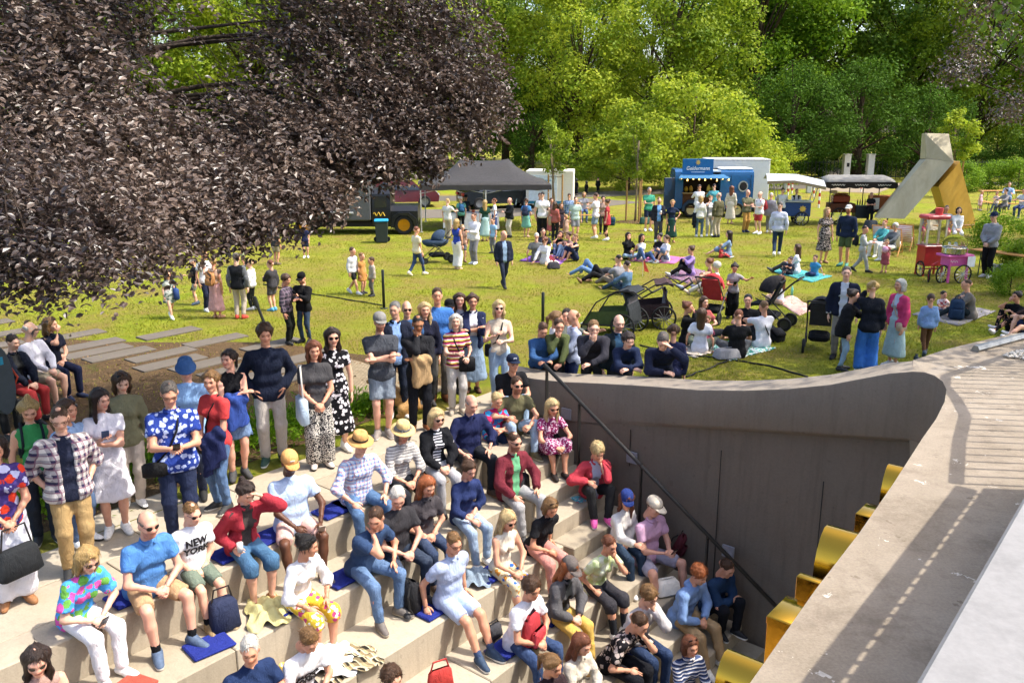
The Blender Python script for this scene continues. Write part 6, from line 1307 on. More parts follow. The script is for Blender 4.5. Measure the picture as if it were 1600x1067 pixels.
# ================================================================ what people carry
def phone(P,i=0,lb='dark phone held up',c='16171b'):
    m=MB(); m.box((0,0,0),(.075,.012,.15),bev=.004); o=m.build('phone',plain(c,.2,0,.5),None,P['hand'][i]+P['fw']*.03+Vector((0,0,.02)),(R(-35),0,P['rz'])); tag(o,lb,'phone','phones in hands')
def crossbody(P,side,c,lb,drop=.02,w_=.22,h=.17,strapc=None,front=.5):
    sg=1 if side==0 else -1; s=P['s']; sh=P['NB']+P['xr']*(-sg*.075*s)-P['t']*.012; hip=P['P']+P['xr']*(sg*.15*s*P['g'])+P['fw']*(.1*s*front)+P['t']*(.03-drop)
    t=empty('shoulder_bag',hip,P['rz'],lb,'bag','bags carried by people'); m=MB(); m.box((sg*.03,.0,-.08),(w_*.55 if front<.6 else w_,.09 if front>=.6 else w_*.7,h),bev=.025); m.build('bag_body',fabric(c,.6),t,auto=50)
    inv=(Matrix.Translation(hip)@Matrix.Rotation(P['rz'],4,'Z')).inverted(); g=P['g']; C=P['C']; W_=P['W']
    pf=[sh+P['t']*.05*s,C+P['fw']*.125*s*g-P['xr']*sg*.03*s+P['t']*.02*s,W_+P['fw']*.12*s*g+P['xr']*sg*.06*s,hip]; pb=[sh+P['t']*.05*s,C-P['fw']*.12*s*g-P['xr']*sg*.03*s,W_-P['fw']*.11*s*g+P['xr']*sg*.07*s,hip]
    m=MB(); m.tube([inv@p for p in pf],.012,5); m.tube([inv@p for p in pb],.012,5); m.build('strap',fabric(strapc or c,.6),t,smooth=True)
def tote(P,side,c,lb,w_=.32,h=.34,z=-.02,c2=None):
    sg=1 if side==0 else -1; s=P['s']; top=P['sh'][side]+P['t']*.06*s; q=P['P']+P['xr']*sg*.2*s+P['fw']*.05*s+P['t']*(.1+z)
    t=empty('tote_bag',q,P['rz'],lb,'bag','bags carried by people'); m=MB(); m.box((0,0,-h/2+.06),(.12,w_,h),bev=.03,taper=.92); m.build('bag_body',cloth(c),t,auto=50)
    inv=(Matrix.Translation(q)@Matrix.Rotation(P['rz'],4,'Z')).inverted(); 
    for k in(-1,1): m=MB(); m.tube([(0,k*w_*.3,.05),inv@(top+P['fw']*.05*k+P['xr']*sg*.03),inv@top],.013,5); m.build('strap',cloth(c2 or c),t,smooth=True)
def onback(P,c,lb,sc=1.):
    s=P['s']; q=P['W']-P['fw']*(.17*s*max(P['g'],.95)+.06)-P['t']*.1*s; t=empty('backpack',q,P['rz'],lb,'backpack','backpacks'); t.scale=(sc*s,)*3; cm=fabric(c,.7)
    m=MB(); m.box((0,0,.22),(.29,.16,.42),bev=.06,taper=.85); m.build('main_bag',cm,t,auto=50); m=MB(); m.box((0,-.1,.14),(.22,.06,.2),bev=.025); m.build('front_pocket',cm,t,auto=50)
    for k in(-1,1): m=MB(); m.tube([(k*.08,.08,.4),(k*.1,.17,.49),(k*.105,.33,.42),(k*.11,.33,.26),(k*.13,.2,.1),(k*.13,.08,.06)],.016,5); m.build('shoulder_strap',cm,t,smooth=True)
def cup(q,lb,c='e8e4dc'): m=MB(); m.lathe([(.028,0),(.036,.1),(0,.1)],8); tag(m.build('drinking_cup',plain(c,.4),None,q,smooth=True),lb,'cup','cups held by people')
def drape(P,i,c,lb):               # jacket over a forearm
    a,b=P['el'][i].lerp(P['wr'][i],.2),P['wr'][i].lerp(P['el'][i],.05); F=Field(); o=a.lerp(b,.5)
    A_=np.array(a-o);B_=np.array(b-o); F.cap(A_,B_,.075,.07,.05)
    F.cap(A_-A3(0,0,.05),A_-A3(0,0,.34),.05,.07,.06,True); F.cap(B_-A3(0,0,.05),B_-A3(0,0,.42),.05,.06,.06,True); F.cap((A_+B_)/2-A3(0,0,.05),(A_+B_)/2-A3(0.02,0,.38),.06,.08,.06,True)
    F.post=[lambda D,X,Y,Z:D+.009*np.sin(34*X+20*Y+4*np.sin(9*Z))]; V,Q=F.mesh(.02); oo=link('carried_jacket',npmesh('carried_jacket',V,Q),cloth(c),None,o); tag(oo,lb,'jacket')
# ================================================================ the audience on the tiers (row by row, left to right)
p=TS(112,0,62,'f','blouse:fl0/4f9fe0/d85aa8/6aa84a','tr:ece8ec','low:f2f0ec','med:bl','blonde woman in a blue floral blouse and white trousers leaning forward at lower left','ll',lean=26,hd=(8,22),gl='sun'); phone(p,1,'phone held by the blonde woman in the floral blouse')
TS(222,0,50,'m','polo:3f86d0','sh:c09662','shoe:4f6078:d8d4cc','thin:sg','balding man in a blue polo shirt, khaki shorts and sunglasses','ll',gl='sun',beard=2,spread=1.7,lean=16,girth=1.12,hd=(0,8),socks='_S15181c')
TS(296,0,48,'m','tee:efeef0','sh:6b7a68','shoe:8a7350:c8b89a','crop:lb','boy with sunglasses in a white t-shirt printed in black','mm',h=1.5,gl='sun',lean=8,hd=(-8,12),socks='_S15151a',printt=([('NEW',.215),('YORK',.155)],.1,'1d1a1d'))
p=TS(375,0,44,'f','jacket:b3122c+tee:4a403c','sk:3f6f96','low:8a5a38','bun:db','woman with a red cardigan over her shoulders shading her face with a hand','zb',lean=16,hd=(-5,24)); cup(p['hand'][0]+Vector((0,0,.02)),'paper cup held by the woman with the red cardigan')
p=TS(455,0,30,'m','tee:b4cdf0','sh:e8b4a4','low:6f675e','crop:bk','dark skinned man in a pale blue t-shirt and an orange cap','lk',skin='c',hat='cap:e8a43c:e09a32:f0ece4',spread=1.8,girth=1.12,hd=(0,20),beard=2); phone(p,1,'beige phone on the knee of the man in the orange cap','b8aa98')
TS(556,0,38,'m','shirt:pl2/dfe6f0/5f92cc/d08a8a','jeans:3f74a8','shoe:3a3430','short:gy','older man in a checked shirt and a straw hat with dark band','kk',hat='straw:d89c40:3a3026',spread=1.7,lean=12,girth=1.1,hd=(10,10),sleeve=1.4)
TS(622,0,34,'f','shirt:st2/b9b4ae/d8d4ce/8f8b88','tr:23262e','shoe:333333','bob:gy','woman in a grey ribbed top and a pale straw hat','ll',hat='straw:dcb866:5a6472',lean=14,hd=(8,14),sleeve=1.3)
TS(676,0,34,'f','jacket:1c1d22+tee:st2/e8e6ea/22242c','tr:b4b2b6','shoe:3a3a3a','bob:gb','woman with blond bobbed hair and sunglasses in a black cardigan over stripes','ll',gl='sun',lean=10,hd=(-4,10))
TS(728,0,30,'m','shirt:232a55','tr:25272e','shoe:4a3a2e:8a6a4a','thin:gy','bald older man in a navy shirt with rolled sleeves','kk',girth=1.22,spread=1.5,lean=14,hd=(0,18),sleeve=1.55)
KS(770,0,28,'m','tee:fl0/c02a5a/2a6ac0/3a9ad0','sh:20304f','shoe:1f1f22','child:gb','blond boy in a red and blue football shirt','ee',h=1.36,drop=2,lean=14,hd=(0,16),back=.5)
# second row
TS(60,1,40,'f','tank:b98f7e','tr:3a3a3f','-','long:db','dark haired woman with sunglasses at the bottom left edge','ll',gl='sun',lean=10,hd=(10,14))
TS(462,1,55,'f','shirt:f2f0f0','sk:fl/d8b83c/c84a80/f0e8dc','shoe:f0eeec','bun:bk','dark haired woman in a white blouse and a colourful skirt','kk',lean=18,hd=(-35,8),gl='top',skin='b',sleeve=1.4)
TS(562,1,52,'m','tee:2f4a72','jeans:4f7cb0','shoe:6b6560:b0a898','short:br','man in a dark blue t-shirt with his hand at his face turned aside','ck',lean=26,hd=(60,20),spread=1.6)
TS(612,1,40,'m','tee:38363a','jeans:2e3f58','shoe:2b2b2e:5a5a5a','short:wh','grey haired man in a charcoal t-shirt looking down','ll',girth=1.18,lean=12,hd=(25,28),spread=1.5)
TS(660,1,38,'f','shirt:4a4448','jeans:2f4468','shoe:4a3a34','long:gi','girl with long ginger hair in a dark short-sleeved shirt','mm',lean=10,hd=(0,20),sleeve=.7)
TS(722,1,36,'f','long:27376a','jeans:8fb0d4','low:e8e6e2','bun:br','woman with glasses in a navy top and light jeans','lm',gl='clear',lean=14,hd=(-5,18),sleeve=1.55)
p=TS(797,1,40,'m','jacket:7a2030+tee:5fb87c','tr:a8a6a6','shoe:3a3a3c','crop:br','bearded man in a burgundy jacket over a green t-shirt','kk',gl='sun',beard=1,spread=1.6,lean=6,hd=(0,6)); 
# third row
TS(388,2,45,'m','tee:1f3560','tr:444444','shoe:333333','short:wh','grey haired man in a navy t-shirt at the bottom edge','kk',lean=6,hd=(30,10))
TS(462,2,50,'m','tee:f0eff2','tr:3a3a42','shoe:333333','child:lb','boy in a white t-shirt with black lettering looking down at the bottom edge','ll',h=1.6,lean=22,hd=(0,34),printt=([('JACK&',.17),('JONES',.125)],.085,'222024'))
TS(700,2,46,'m','polo:aebfe4','sh:b4c6e8','shoe:2c4058:e4e2de','short:lb','man with glasses in a pale blue shirt and matching shorts','uu',gl='clear',lean=8,hd=(12,14),fo=.12,spread=.9,socks='_S3a5078')
TS(782,2,42,'f','tank:e8dcc4','leg:fl/d8c9a4/2f66b8/c98a3c','low:c8b090','long:gb','blonde woman with sunglasses in a cream sleeveless top and patterned trousers','ll',gl='sun',lean=12,hd=(0,20))
TS(838,2,40,'f','polo:222226','tr:d88a7a','low:333333','bob:lb','tanned woman in a black polo shirt and salmon trousers','lu',skin='b',gl='top',lean=26,hd=(12,24))
TS(604,3,40,'m','tee:444a5c','tr:333333','-','curly:br','brown haired person whose head shows at the bottom edge','ll',h=1.6,lean=10)
# fourth row
p=TS(810,3,50,'m','tee:efecf2','jeans:27497c','shoe:3a3a3e','curly:br','youth with curly hair and glasses in an oversized white t-shirt','ll',gl='clear',girth=1.05,lean=16,hd=(10,12),spread=1.6)
t=empty('backpack',p['P']+p['fw']*.2+Vector((0,0,.02)),p['rz']+math.pi*.05,'red backpack on the lap of the youth in the white t-shirt','backpack','backpacks'); m=MB(); m.box((0,0,.22),(.3,.16,.42),bev=.06,taper=.8); m.build('main_bag',fabric('c01a2a',.6),t,auto=50); m=MB(); m.box((.0,.1,.15),(.24,.07,.22),bev=.03); m.build('front_pocket',fabric('d02434',.6),t,auto=50); m=MB(); m.tube([(-.05,0,.4),(0,.03,.48),(.05,0,.4)],.012,5); m.build('grab_loop',fabric('3a2030'),t)
TS(870,3,46,'f','jacket:5f5d60+tee:2a2c2e','tr:e0b010','shoe:8a6a3a','long:gi','red haired woman in a grey cap, grey shirt and yellow trousers','ll',hat='cap:6b615c',lean=18,hd=(6,26))
TS(930,3,40,'f','tee:fl0/d8e4b4/e8efd8/c4d890','sk:3c3a40','shoe:f0eeee','short:rd','short haired person in a pale green t-shirt and dark shorts resting chin on hand','zc',lean=22,hd=(0,14),socks='_L2a2c32')
TS(852,4,40,'f','tee:3a2a2e','tr:333333','-','pony:lb','girl with glasses and parted hair at the bottom edge','ll',gl='clear',lean=8,hd=(-10,10))
TS(895,4,46,'f','shirt:d8ccb8','tr:4a4a4a','-','long:rd','girl with very long reddish hair in a cream shirt at the bottom','ll',lean=10,hd=(0,16))
TS(955,4,55,'m','shirt:fl/1d1b1e/c8b8b0','tr:1c1d24','shoe:222222','short:br','youth in a black floral shirt leaning forward on his hand','kc',lean=34,hd=(0,26),sleeve=.8)
TS(992,4,40,'m','sweat:cfc9c8','jeans:23406e','shoe:1c1c20','curly:lb','youth with glasses in a light grey hoodie resting his cheek on his fist','mc',gl='clear',lean=18,hd=(0,18))
TS(1072,5,20,'f','shirt:st2/2a3352/d8d4d8/4a5a80','tr:333333','-','bob:rd','woman in a striped top with sunglasses on her head at the bottom edge','ll',gl='top',lean=4,hd=(0,4))
# on the stair beside the wall
KU(9.42,0,24,'m','tee:6b6640','jeans:8fb0d0','shoe:5a5238:c8c0a8','short:br','bearded man with sunglasses in an olive t-shirt on the stairs','ky',drop=1,gl='sun',beard=1,lean=14,spread=1.3,fo=.1,back=.4)
KU(9.62,1,22,'f','dress:fl2/8c2a5c/e8d0dc','-','low:2a2220','long:gb','blonde woman with sunglasses in a magenta patterned dress on the stairs','yy',drop=1,gl='sun',lean=16,hd=(0,12),fo=.1,spread=.7,back=.25)
KU(9.6,3,12,'f','jacket:d0243a+tee:b8c0d8','tr:2a2a2c','shoe:e060a8:e8d8e0','curly:gb','woman with short curly hair in a red cardigan resting her head on her hand','kc',lean=18,hd=(-8,26),back=.12,fo=.08)
KU(9.25,5,30,'f','sweat:e4dfd8','jeans:23405e','shoe:ecebe8','long:rd','young woman in a white sweater and a blue cap leaning against her companion','om',hat='cap:27408a',lean=14,hd=(10,18),twist=15,drop=2)
p=KU(9.5,6,38,'m','polo:e0a8cc','sh:a8a2b8','shoe:e8e6e4','short:br','young man in a pink polo shirt and a cream cap looking at his phone','qq',hat='cap:e4d4b8',lean=8,hd=(-4,22),spread=2.2,back=.2,drop=2,h=1.86); phone(p,0,'phone held by the young man in the pink polo shirt')
KU(9.15,8,44,'m','sweat:7fa8e4','tr:b8935e','shoe:e8e4dc:d8c8a8','curly:gi','ginger haired youth in a light blue hoodie and beige trousers','ll',gl='hood',lean=22,hd=(6,20),spread=1.5,fo=.1,drop=2)
KU(9.68,8,34,'m','sweat:1f3f66','tr:1d1f26','shoe:1f1f22:e8e8e8','short:br','boy in a navy sweater with folded arms against the wall','xx',h=1.6,lean=22,hd=(-6,24),back=-.02)
# ================================================================ standing along the paving, left to right
p=WH_(42,625,1.64,35,'f','tank:1f9a44','tr:2a2f3a','shoe:333333','topbun:bl','blond girl in a bright green sleeveless top with a dark backpack',hd=(0,22)); onback(p,'1f2630','dark backpack worn by the girl in bright green')
p=W(28,680,940,40,'f','tee:fl0/4a3a78/d8402a/c8c8e8','wide:e4e2ea','low:9a6a44','bob:db','dark haired woman in a colourful print top and white trousers','ff',h=1.7,hd=(10,14)); handbag(p['hand'][0]-Vector((0,0,.5)),60,'2c2e30','large black shoulder bag hanging from the hands of the woman in white trousers',.42,.3,.14,.2)
W(125,650,895,38,'m','jacket:pl/d8cfc8/3a3450/8a6070+tee:23283e','tr:b8924e','shoe:2a2a2a','crop:br','man with glasses in an open plaid shirt and khaki trousers','gg',gl='clear',girth=1.12,hd=(10,18),h=1.8,sleeve=1.3)
W(130,618,850,70,'f','shirt:8fb4e4','jeans:4a6a98','shoe:e8e8e8','pony:br','girl with a ponytail in a light blue shirt behind the plaid shirt','dd',h=1.66)
p=W(182,612,832,30,'f','dress:e9e4ee','-','shoe:e8e6e2','long:db','young woman with long brown hair in a short white dress','px',hd=(-30,8),h=1.7); phone(p,0,'blue phone held up by the young woman in the white dress','2a4a78')
p=W(212,583,790,30,'f','long:7f7c58','tr:c8b8a8','shoe:ece8e4','med:br','woman in an olive top and beige trousers with sunglasses on her head','dd',gl='top',hd=(-5,18),h=1.68,sleeve=1.5); tote(p,0,'1c1c1e','black bag at the hip of the woman in the olive top')
p=W(288,587,845,24,'m','polo:fl/2a3f8c/b8c4e8','tr:26304e','shoe:222222','short:sg','grey haired man in a blue patterned polo shirt looking at his phone','qq',girth=1.2,hd=(0,24),h=1.84,gl='clear'); phone(p,0,'phone in both hands of the man in the patterned polo'); crossbody(p,0,'1a1a1c','black belt bag of the man in the patterned polo',.0,.26,.16,None,1.1)
W(310,568,775,10,'m','tee:86b6ec','jeans:2a3450','shoe:222222','short:gy','man in a blue bucket hat and a light blue t-shirt','dd',hat='bucket:2f5f9c',hd=(-10,26),h=1.76)
p=W(350,580,795,-30,'f','tee:d81e1e','jeans:4a78ac','shoe:333333','pony:lb','woman in a red t-shirt smiling to the left','ff',hd=(-30,4),h=1.72); crossbody(p,0,'1d1b1c','black cross-body bag of the woman in the red t-shirt',.05,.28,.2); drape(p,1,'232c5a','navy jacket over the arm of the woman in the red t-shirt')
p=W(372,535,745,30,'f','tank:17171b','mini:dn/5a82b4','shoe:444444','pony:db','woman with a ponytail in a black halter top and a denim skirt','xx',hd=(45,0),h=1.72); drape(p,1,'2a4ca0','bright blue jacket over the arm of the woman in the black top')
W(428,507,722,20,'m','sweat:1a2238','tr:bdb2a6','shoe:2f4a3e:e8e8e4','curly:br','young man with curly hair in a navy sweater and pale trousers','gg',hd=(0,8))
p=W(500,533,728,24,'f','tee:464446','wide:chk/28262a/cfc8bc','shoe:cfc4b8','med:rd','red haired woman in a grey t-shirt and black and white patterned trousers','ff',girth=1.08,hd=(0,6)); tote(p,0,'b8d0e4','light blue denim tote bag of the red haired woman',.36,.36,-.06,'ece4d4')
W(528,513,705,24,'f','dress:fl/17161a/e4dce0','-','boot:ece8e0','long:db','woman with red sunglasses in a long black and white floral dress','dd',gl='sun',sleeve=.36,hd=(0,4))
p=W(452,430,538,75,'m','shirt:pl/2f3038/6a5a68/8a7a88','tr:1d211c','shoe:222222','curly:br','man in a dark plaid shirt talking beside the man in the black cap','dq',hd=(10,14))
p=W(478,428,535,-20,'m','jacket:1a1a1c+tee:2a2828','jeans:2f4a68','shoe:222222','short:br','bearded man in a black cap and jacket looking at his phone','qp',hat='cap:141416',beard=1,hd=(-10,20)); phone(p,1,'phone held by the bearded man in the black cap')
# crowd at the top of the stairs
p=W(600,490,680,14,'m','tee:484c54','sh:dn/7d8ea0','shoe:8a8078:e0dcd4','short:br','bearded man with folded arms in a grey cap, grey t-shirt and denim shorts','xx',hat='cap:8d8984',beard=1,hd=(-6,8)); onback(p,'2a8ab0','blue strapped backpack on the man in the grey cap',.8)
W(622,463,650,20,'m','jacket:20263a+shirt:86aee8','jeans:1f2a40','shoe:e0dcd8','short:gy','tall grey haired man in a light blue shirt and navy jacket','dd',hd=(30,4),h=1.84)
WH_(635,472,1.74,15,'m','tee:2c5a8c','tr:333333','shoe:222222','thin:lb','bald man with sunglasses half hidden behind the light blue shirt',gl='sun')
p=W(657,484,672,16,'m','shirt:26262a','tr:191b22','shoe:7a4a2a','crop:bk','dark haired man with glasses resting his chin on his hand','cx',gl='clear',skin='e',hd=(0,14),h=1.76); drape(p,1,'b08a52','tan jacket hanging over the arm of the man with glasses')
WH_(663,473,1.7,15,'f','long:22243a','tr:333333','shoe:333333','long:gb','blonde woman half hidden behind the man with the tan jacket')
W(686,450,625,18,'m','sweat:2a72c4','tr:6a645c','shoe:7a4a28','short:br','tall man in a bright blue sweater','gd',hd=(10,-2),h=1.9)
WH_(702,470,1.6,15,'m','tee:3a3550','tr:333333','shoe:333333','short:br','boy in a black cap peering between the adults',hat='cap:17171a')
WH_(718,458,1.72,5,'f','tee:9a9aa4','tr:333333','shoe:333333','long:br','woman with glasses and long brown hair in a grey top',gl='clear')
p=W(740,462,612,8,'f','jacket:232c50+tee:e6e6ee','msk:dn/7fa4cc','low:5a3c2a','bun:br','woman in a navy cardigan, white top and long denim skirt','xx',gl='clear',h=1.7); 
p=W(714,503,645,14,'f','tee:st/e8b84a/e8dcd0/c83a6a/2a2a30','tr:c8c0b6','shoe:a89a88','bob:wh','white haired woman in a striped multicolour top','qz',h=1.6,hd=(10,-4)); crossbody(p,1,'1b1b1e','black cross-body bag of the white haired woman',-.02,.26,.24,'242428',.9)
p=W(780,461,632,4,'f','tank:dccbb0','jeans:8db4d8','shoe:d8d4d0','med:gb','blonde woman with sunglasses in a beige sleeveless top and wide jeans','pq',gl='sun',girth=1.05,h=1.74); crossbody(p,0,'1a1a1c','black bag at the hip of the blonde woman in beige',-.05,.2,.2,None,-.2)
# leaning at the rail and the wall
p=at(822,700,0); person(uvz(9.75,-8.05,.25),20,'m','tee:1c1c20','jeans:8db8e0','shoe:26262a','short:br','man in a navy cap and black t-shirt sitting folded over the handrail','ee',pose='sit',hs=.25,lean=24,hat='cap:1f2a44:1f2a44:e0e0e8',gl='clear',fo=.12)
WL(842,504,10.6,15,'m','long:2a5a90','tr:333333','-','short:br','boy in a blue top bending behind the man in the navy cap','ee',lean=22,hd=(0,30))
WL(866,530,10.85,10,'f','shirt:4f5a2c','tr:333333','-','short:br','woman with glasses in an olive green shirt resting her chin on her hand','cE',gl='clear',lean=34,hd=(0,6),h=1.62,cz=.8)
WL(867,488,11.,100,'f','tee:ece8e6','tr:444444','shoe:333333','pony:lb','woman with a blond ponytail in a white top seen from the side','dq')
WL(884,484,11.3,20,'m','tee:6a7068','tr:333333','shoe:333333','short:db','dark haired man in a grey green t-shirt pointing to the right','dR',hd=(30,0))
p=WL(897,486,11.05,-75,'m','shirt:b4c0e0','tr:2a3a68','shoe:333333','thin:lb','balding man in a pale blue shirt turned to the left','dq',hd=(0,12),sleeve=1.4)
WL(927,528,10.95,-5,'m','sweat:36353e','tr:333333','-','short:lb','man with glasses in a dark grey sweater leaning on the coping','cE',gl='clear',lean=42,hd=(-10,4),h=1.76,cz=.98)
WL(966,494,11.1,5,'m','jacket:1d2a30+tee:2f5a7a','tr:333333','shoe:333333','thin:lb','bearded man with glasses in a dark jacket behind the coping','dd',gl='clear',beard=1,hd=(-4,8))
WL(973,538,10.9,5,'f','long:1f2c4c','tr:333333','-','pony:db','dark haired woman in a navy top leaning on the coping','EE',lean=40,hd=(-8,16),h=1.64,cz=1.02)
WL(1034,538,10.95,-8,'m','shirt:20263e','tr:333333','-','short:sg','grey haired man in a navy jacket holding his head over the coping','Eb',lean=44,hd=(0,34),h=1.78,cz=1.08)
WL(1052,526,11.5,170,'f','long:23284a','tr:333333','-','bun:br','woman in navy standing behind the grey haired man')
# under the beech
LB='person on the bench'
def bench(y_,dx,*a,**k): return person((-7.7+dx,y_,.45),*a,pose='sit',hs=.45,**k)
bench(14.05,0,65,'f','tee:1a1d30','tr:1c2240','low:2a3450:e0ddd8','med:lb','woman in navy holding a wine glass at the far end of the bench','wm',hd=(-30,4))
bench(13.45,0,75,'m','shirt:e8e4ee','sh:b8a888','shoe:555555','thin:wh','white haired man in a white shirt and shorts on the bench','ll',hd=(-40,6),girth=1.1)
bench(12.85,0.05,70,'f','jacket:1a2030+tee:2a2a2a','tr:c8201c','low:222222','short:db','woman in a navy jacket and bright red trousers on the bench','ll',hd=(0,10))
bench(12.25,0,60,'f','jacket:5f4a28+tee:2a2420','tr:222222','low:222222','bun:db','woman in a brown jacket with a white flower in her hair at the left edge','ll')
# ================================================================ people on the lawn, left part
def LP(*a,**k): return W(*a,**k)
p=W(268,425,498,40,'f','dress:fl/b8bcb4/5a6a60','-','shoe:e8e8e8','med:br','woman in a patterned dress with a blue bag half under the beech leaves',sleeve=.18,pose='walk'); tote(p,1,'2a4a88','dark blue bag of the woman half under the beech leaves',.3,.28)
W(308,405,476,-60,'m','tee:1f1f24','sh:a8a498','shoe:3a4a5a','short:db','man in black with light shorts under the beech leaves','qd')
W(325,392,486,60,'m','tee:e4e4e6','tr:232a44','shoe:e8e6e4','short:lb','man in a white t-shirt and navy trousers beside the tan backpack','dd')
p=W(340,404,497,170,'f','tank:d8b090','msk:d89a9a','low:b88a68','bun:bl','woman in a pink skirt seen from behind with a tan backpack','dR'); onback(p,'b87a34','tan fringed backpack of the woman in the pink skirt')
W(376,397,498,175,'m','vest:1d1f24+long:6a6c70','tr:c4b29c','shoe:c8483a:e8e4e0','short:sg','man in a black vest and beige trousers seen from behind','dd')
W(396,407,484,-100,'m','sweat:e0dedc','tr:2a2f2c','shoe:e4e4e4','child:gb','blond boy in a white hoodie and dark trousers','dd')
W(428,408,486,-120,'m','sweat:3c3a3e','sh:55555a','shoe:5aa0c8','short:rd','boy in a dark grey hoodie and grey shorts','dq')
W(382,362,418,-70,'f','vest:23283a+tee:e07a50','sh:a8b08a','shoe:333333','bun:lb','woman in a navy quilted vest near the vintage truck','qd')
W(356,362,402,10,'m','long:202024','tr:1e1e22','shoe:222222','short:db','man in black standing in the shade of the vintage truck')
W(432,352,414,160,'m','tee:3a3a40','sh:a89878','shoe:6a5a48','short:br','man in khaki shorts half hidden by drooping beech twigs')
W(478,350,403,10,'f','tee:22284a','sh:23283c','shoe:e8e8e8','short:br','woman in navy shorts half hidden by the beech leaves')
W(553,388,460,60,'m','long:d0d0d4','sh:26262a','shoe:d8d8d8','short:br','boy in a pale top and black shorts walking left of two other children',pose='walk')
W(567,397,459,60,'f','dress:c8841c','-','shoe:333333','short:lb','girl in a mustard dress walking between two boys',sleeve=.2)
W(583,404,463,-60,'m','long:b4a494','tr:6c6862','shoe:333333','child:br','small boy in a beige top and grey trousers at the right of the three children')
W(652,355,431,130,'m','tee:f0dcae','jeans:2f4e80','shoe:e4d8c0','short:rd','man in a cream t-shirt and jeans pushing the navy pram',pose='walk')
W(714,343,421,150,'f','tank:2446b4','wide:e8e2dc','low:d8b898','med:bl','woman in a royal blue top and wide white trousers seen from behind','db')
W(723,352,410,20,'f','tee:8a6a58','sh:6a6a78','shoe:8a6a50','short:bl','woman half hidden behind the royal blue top')
W(742,333,413,-40,'m','sweat:e6e2e6','tr:86848a','shoe:f0eeee','short:br','young man in a white sweatshirt and grey trousers','dq')
W(787,362,450,20,'m','jacket:20283c+shirt:86a4c8','jeans:24304a','shoe:222222','thin:sg','older man with a navy jumper round his shoulders striding over the lawn','dd',pose='walk',girth=1.2,hd=(-30,14))
# around the tent and the tables
W(700,311,373,150,'m','tee:dcd8cc','tr:b8a888','shoe:555555','short:bl','man in a pale t-shirt standing at the buffet table','od')
p=W(721,308,362,190,'m','tee:4fa090','tr:1d1d20','shoe:333333','short:wh','man in a teal t-shirt standing at the buffet table'); onback(p,'1c5a88','blue backpack of the man in the teal t-shirt')
W(728,306,356,10,'m','tee:2a3a4a','tr:333333','shoe:333333','short:br','man in a dark cap behind the teal t-shirt',hat='cap:1a2a3c')
W(758,313,377,185,'f','tee:1f4a3c','msk:9fc4c0','low:8a6a50','long:bl','blonde woman in a dark green top and a long pale skirt')
W(773,311,366,-90,'f','tee:ece8ea','sk:3a4a78','shoe:555555','short:rd','woman in a white t-shirt beside the buffet table')
W(797,310,371,-60,'m','jacket:1f2226+tee:26282a','tr:d8ccb8','shoe:333333','thin:sg','man in a black jacket and cream trousers near the tent pole','dq')
W(771,342,396,-40,'f','tee:8fbfe4','tr:7c7c80','shoe:444444','short:br','child in a light blue t-shirt and grey trousers')
p=W(822,311,371,165,'f','tee:3f8fd0','sk:6fc0a8','low:b09078','bun:br','woman in a blue t-shirt and a mint skirt with a backpack'); onback(p,'2a3450','dark blue backpack of the woman in the mint skirt')
p=W(847,304,375,175,'m','tee:e6e2e4','tr:1b1d22','shoe:333333','short:bk','man in a white t-shirt with a cream bag across his back',h=1.86); crossbody(p,0,'d8ccb0','cream cross-body bag of the man in the white t-shirt',-.1)
W(843,302,366,20,'m','tee:3f6a4a','tr:333333','shoe:333333','short:br','man in a green t-shirt half hidden behind the white t-shirt')
p=W(866,316,376,150,'f','long:b4584a','tr:26262a','shoe:333333','med:br','woman in a rust coloured top with a beige tote','do'); tote(p,1,'b89a72','beige tote bag of the woman in the rust coloured top')
W(861,310,368,10,'f','tee:6a4a48','msk:c05a60','shoe:555555','bun:br','woman with a patterned red skirt behind the rust coloured top')
W(876,325,369,10,'f','dress:3a3038','-','shoe:8a6a50','long:lb','girl in a dark dress holding hands',h=1.3)
W(884,337,373,20,'f','dress:c8a088','-','shoe:a88a70','child:bl','small girl in a beige dress holding hands')
W(898,308,376,10,'m','tee:a8c0b4','sh:86868a','low:5a4030','short:br','man in a mint t-shirt and grey shorts')
W(930,302,373,-120,'m','tee:e4e0e4','sh:dn/7fa4c8','shoe:e8e8e8','short:br','man in a white t-shirt and light denim shorts with crossed legs','dq',stance=.2)
W(941,307,366,0,'f','tee:a88878','tr:333333','shoe:444444','bun:db','woman half hidden behind the white t-shirt and denim shorts')
W(948,312,376,-110,'f','dress:b01c28','leg:1c1c20','shoe:e4e0e0','bun:br','woman in a red dress over black leggings','qd',sleeve=.14)
BS(889,336,.46,180,'m','shirt:pl/2f5a8a/c8d4e4/3a6aa0','tr:333333','shoe:333333','short:br','man in a blue plaid shirt sitting at the beer table','od')
BS(912,331,.46,0,'f','tee:b8b4b8','jeans:4a6a9a','shoe:444444','bob:bl','blonde woman in grey sitting behind the beer table','oo')
for x,y0,y1,sx_,lb in((900,280,306,'f','person in a long black coat, leftmost of three on the far path'),(916,284,305,'f','person in black with a head scarf, middle of three on the far path'),(934,278,303,'m','person in black walking, rightmost of three on the far path')): W(x,y0,y1,160,sx_,'long:121214','msk:121214' if sx_=='f' else 'tr:121214','shoe:111111','bob:bk' if sx_=='f' else 'short:bk',lb)
p=W(1012,293,361,10,'m','polo:1fa07c','sh:1f2a44','shoe:f0eeee','short:gy','man in a teal polo shirt and navy shorts by the staked tree','qd'); 
p=W(1027,309,378,5,'m','jacket:2a2c38+tee:5f9fe0','tr:4a4a50','shoe:f0f0f0','crop:br','bearded man in a dark jacket over a blue t-shirt','dq',beard=1); cup(p['hand'][1],'cup held by the bearded man in the dark jacket')
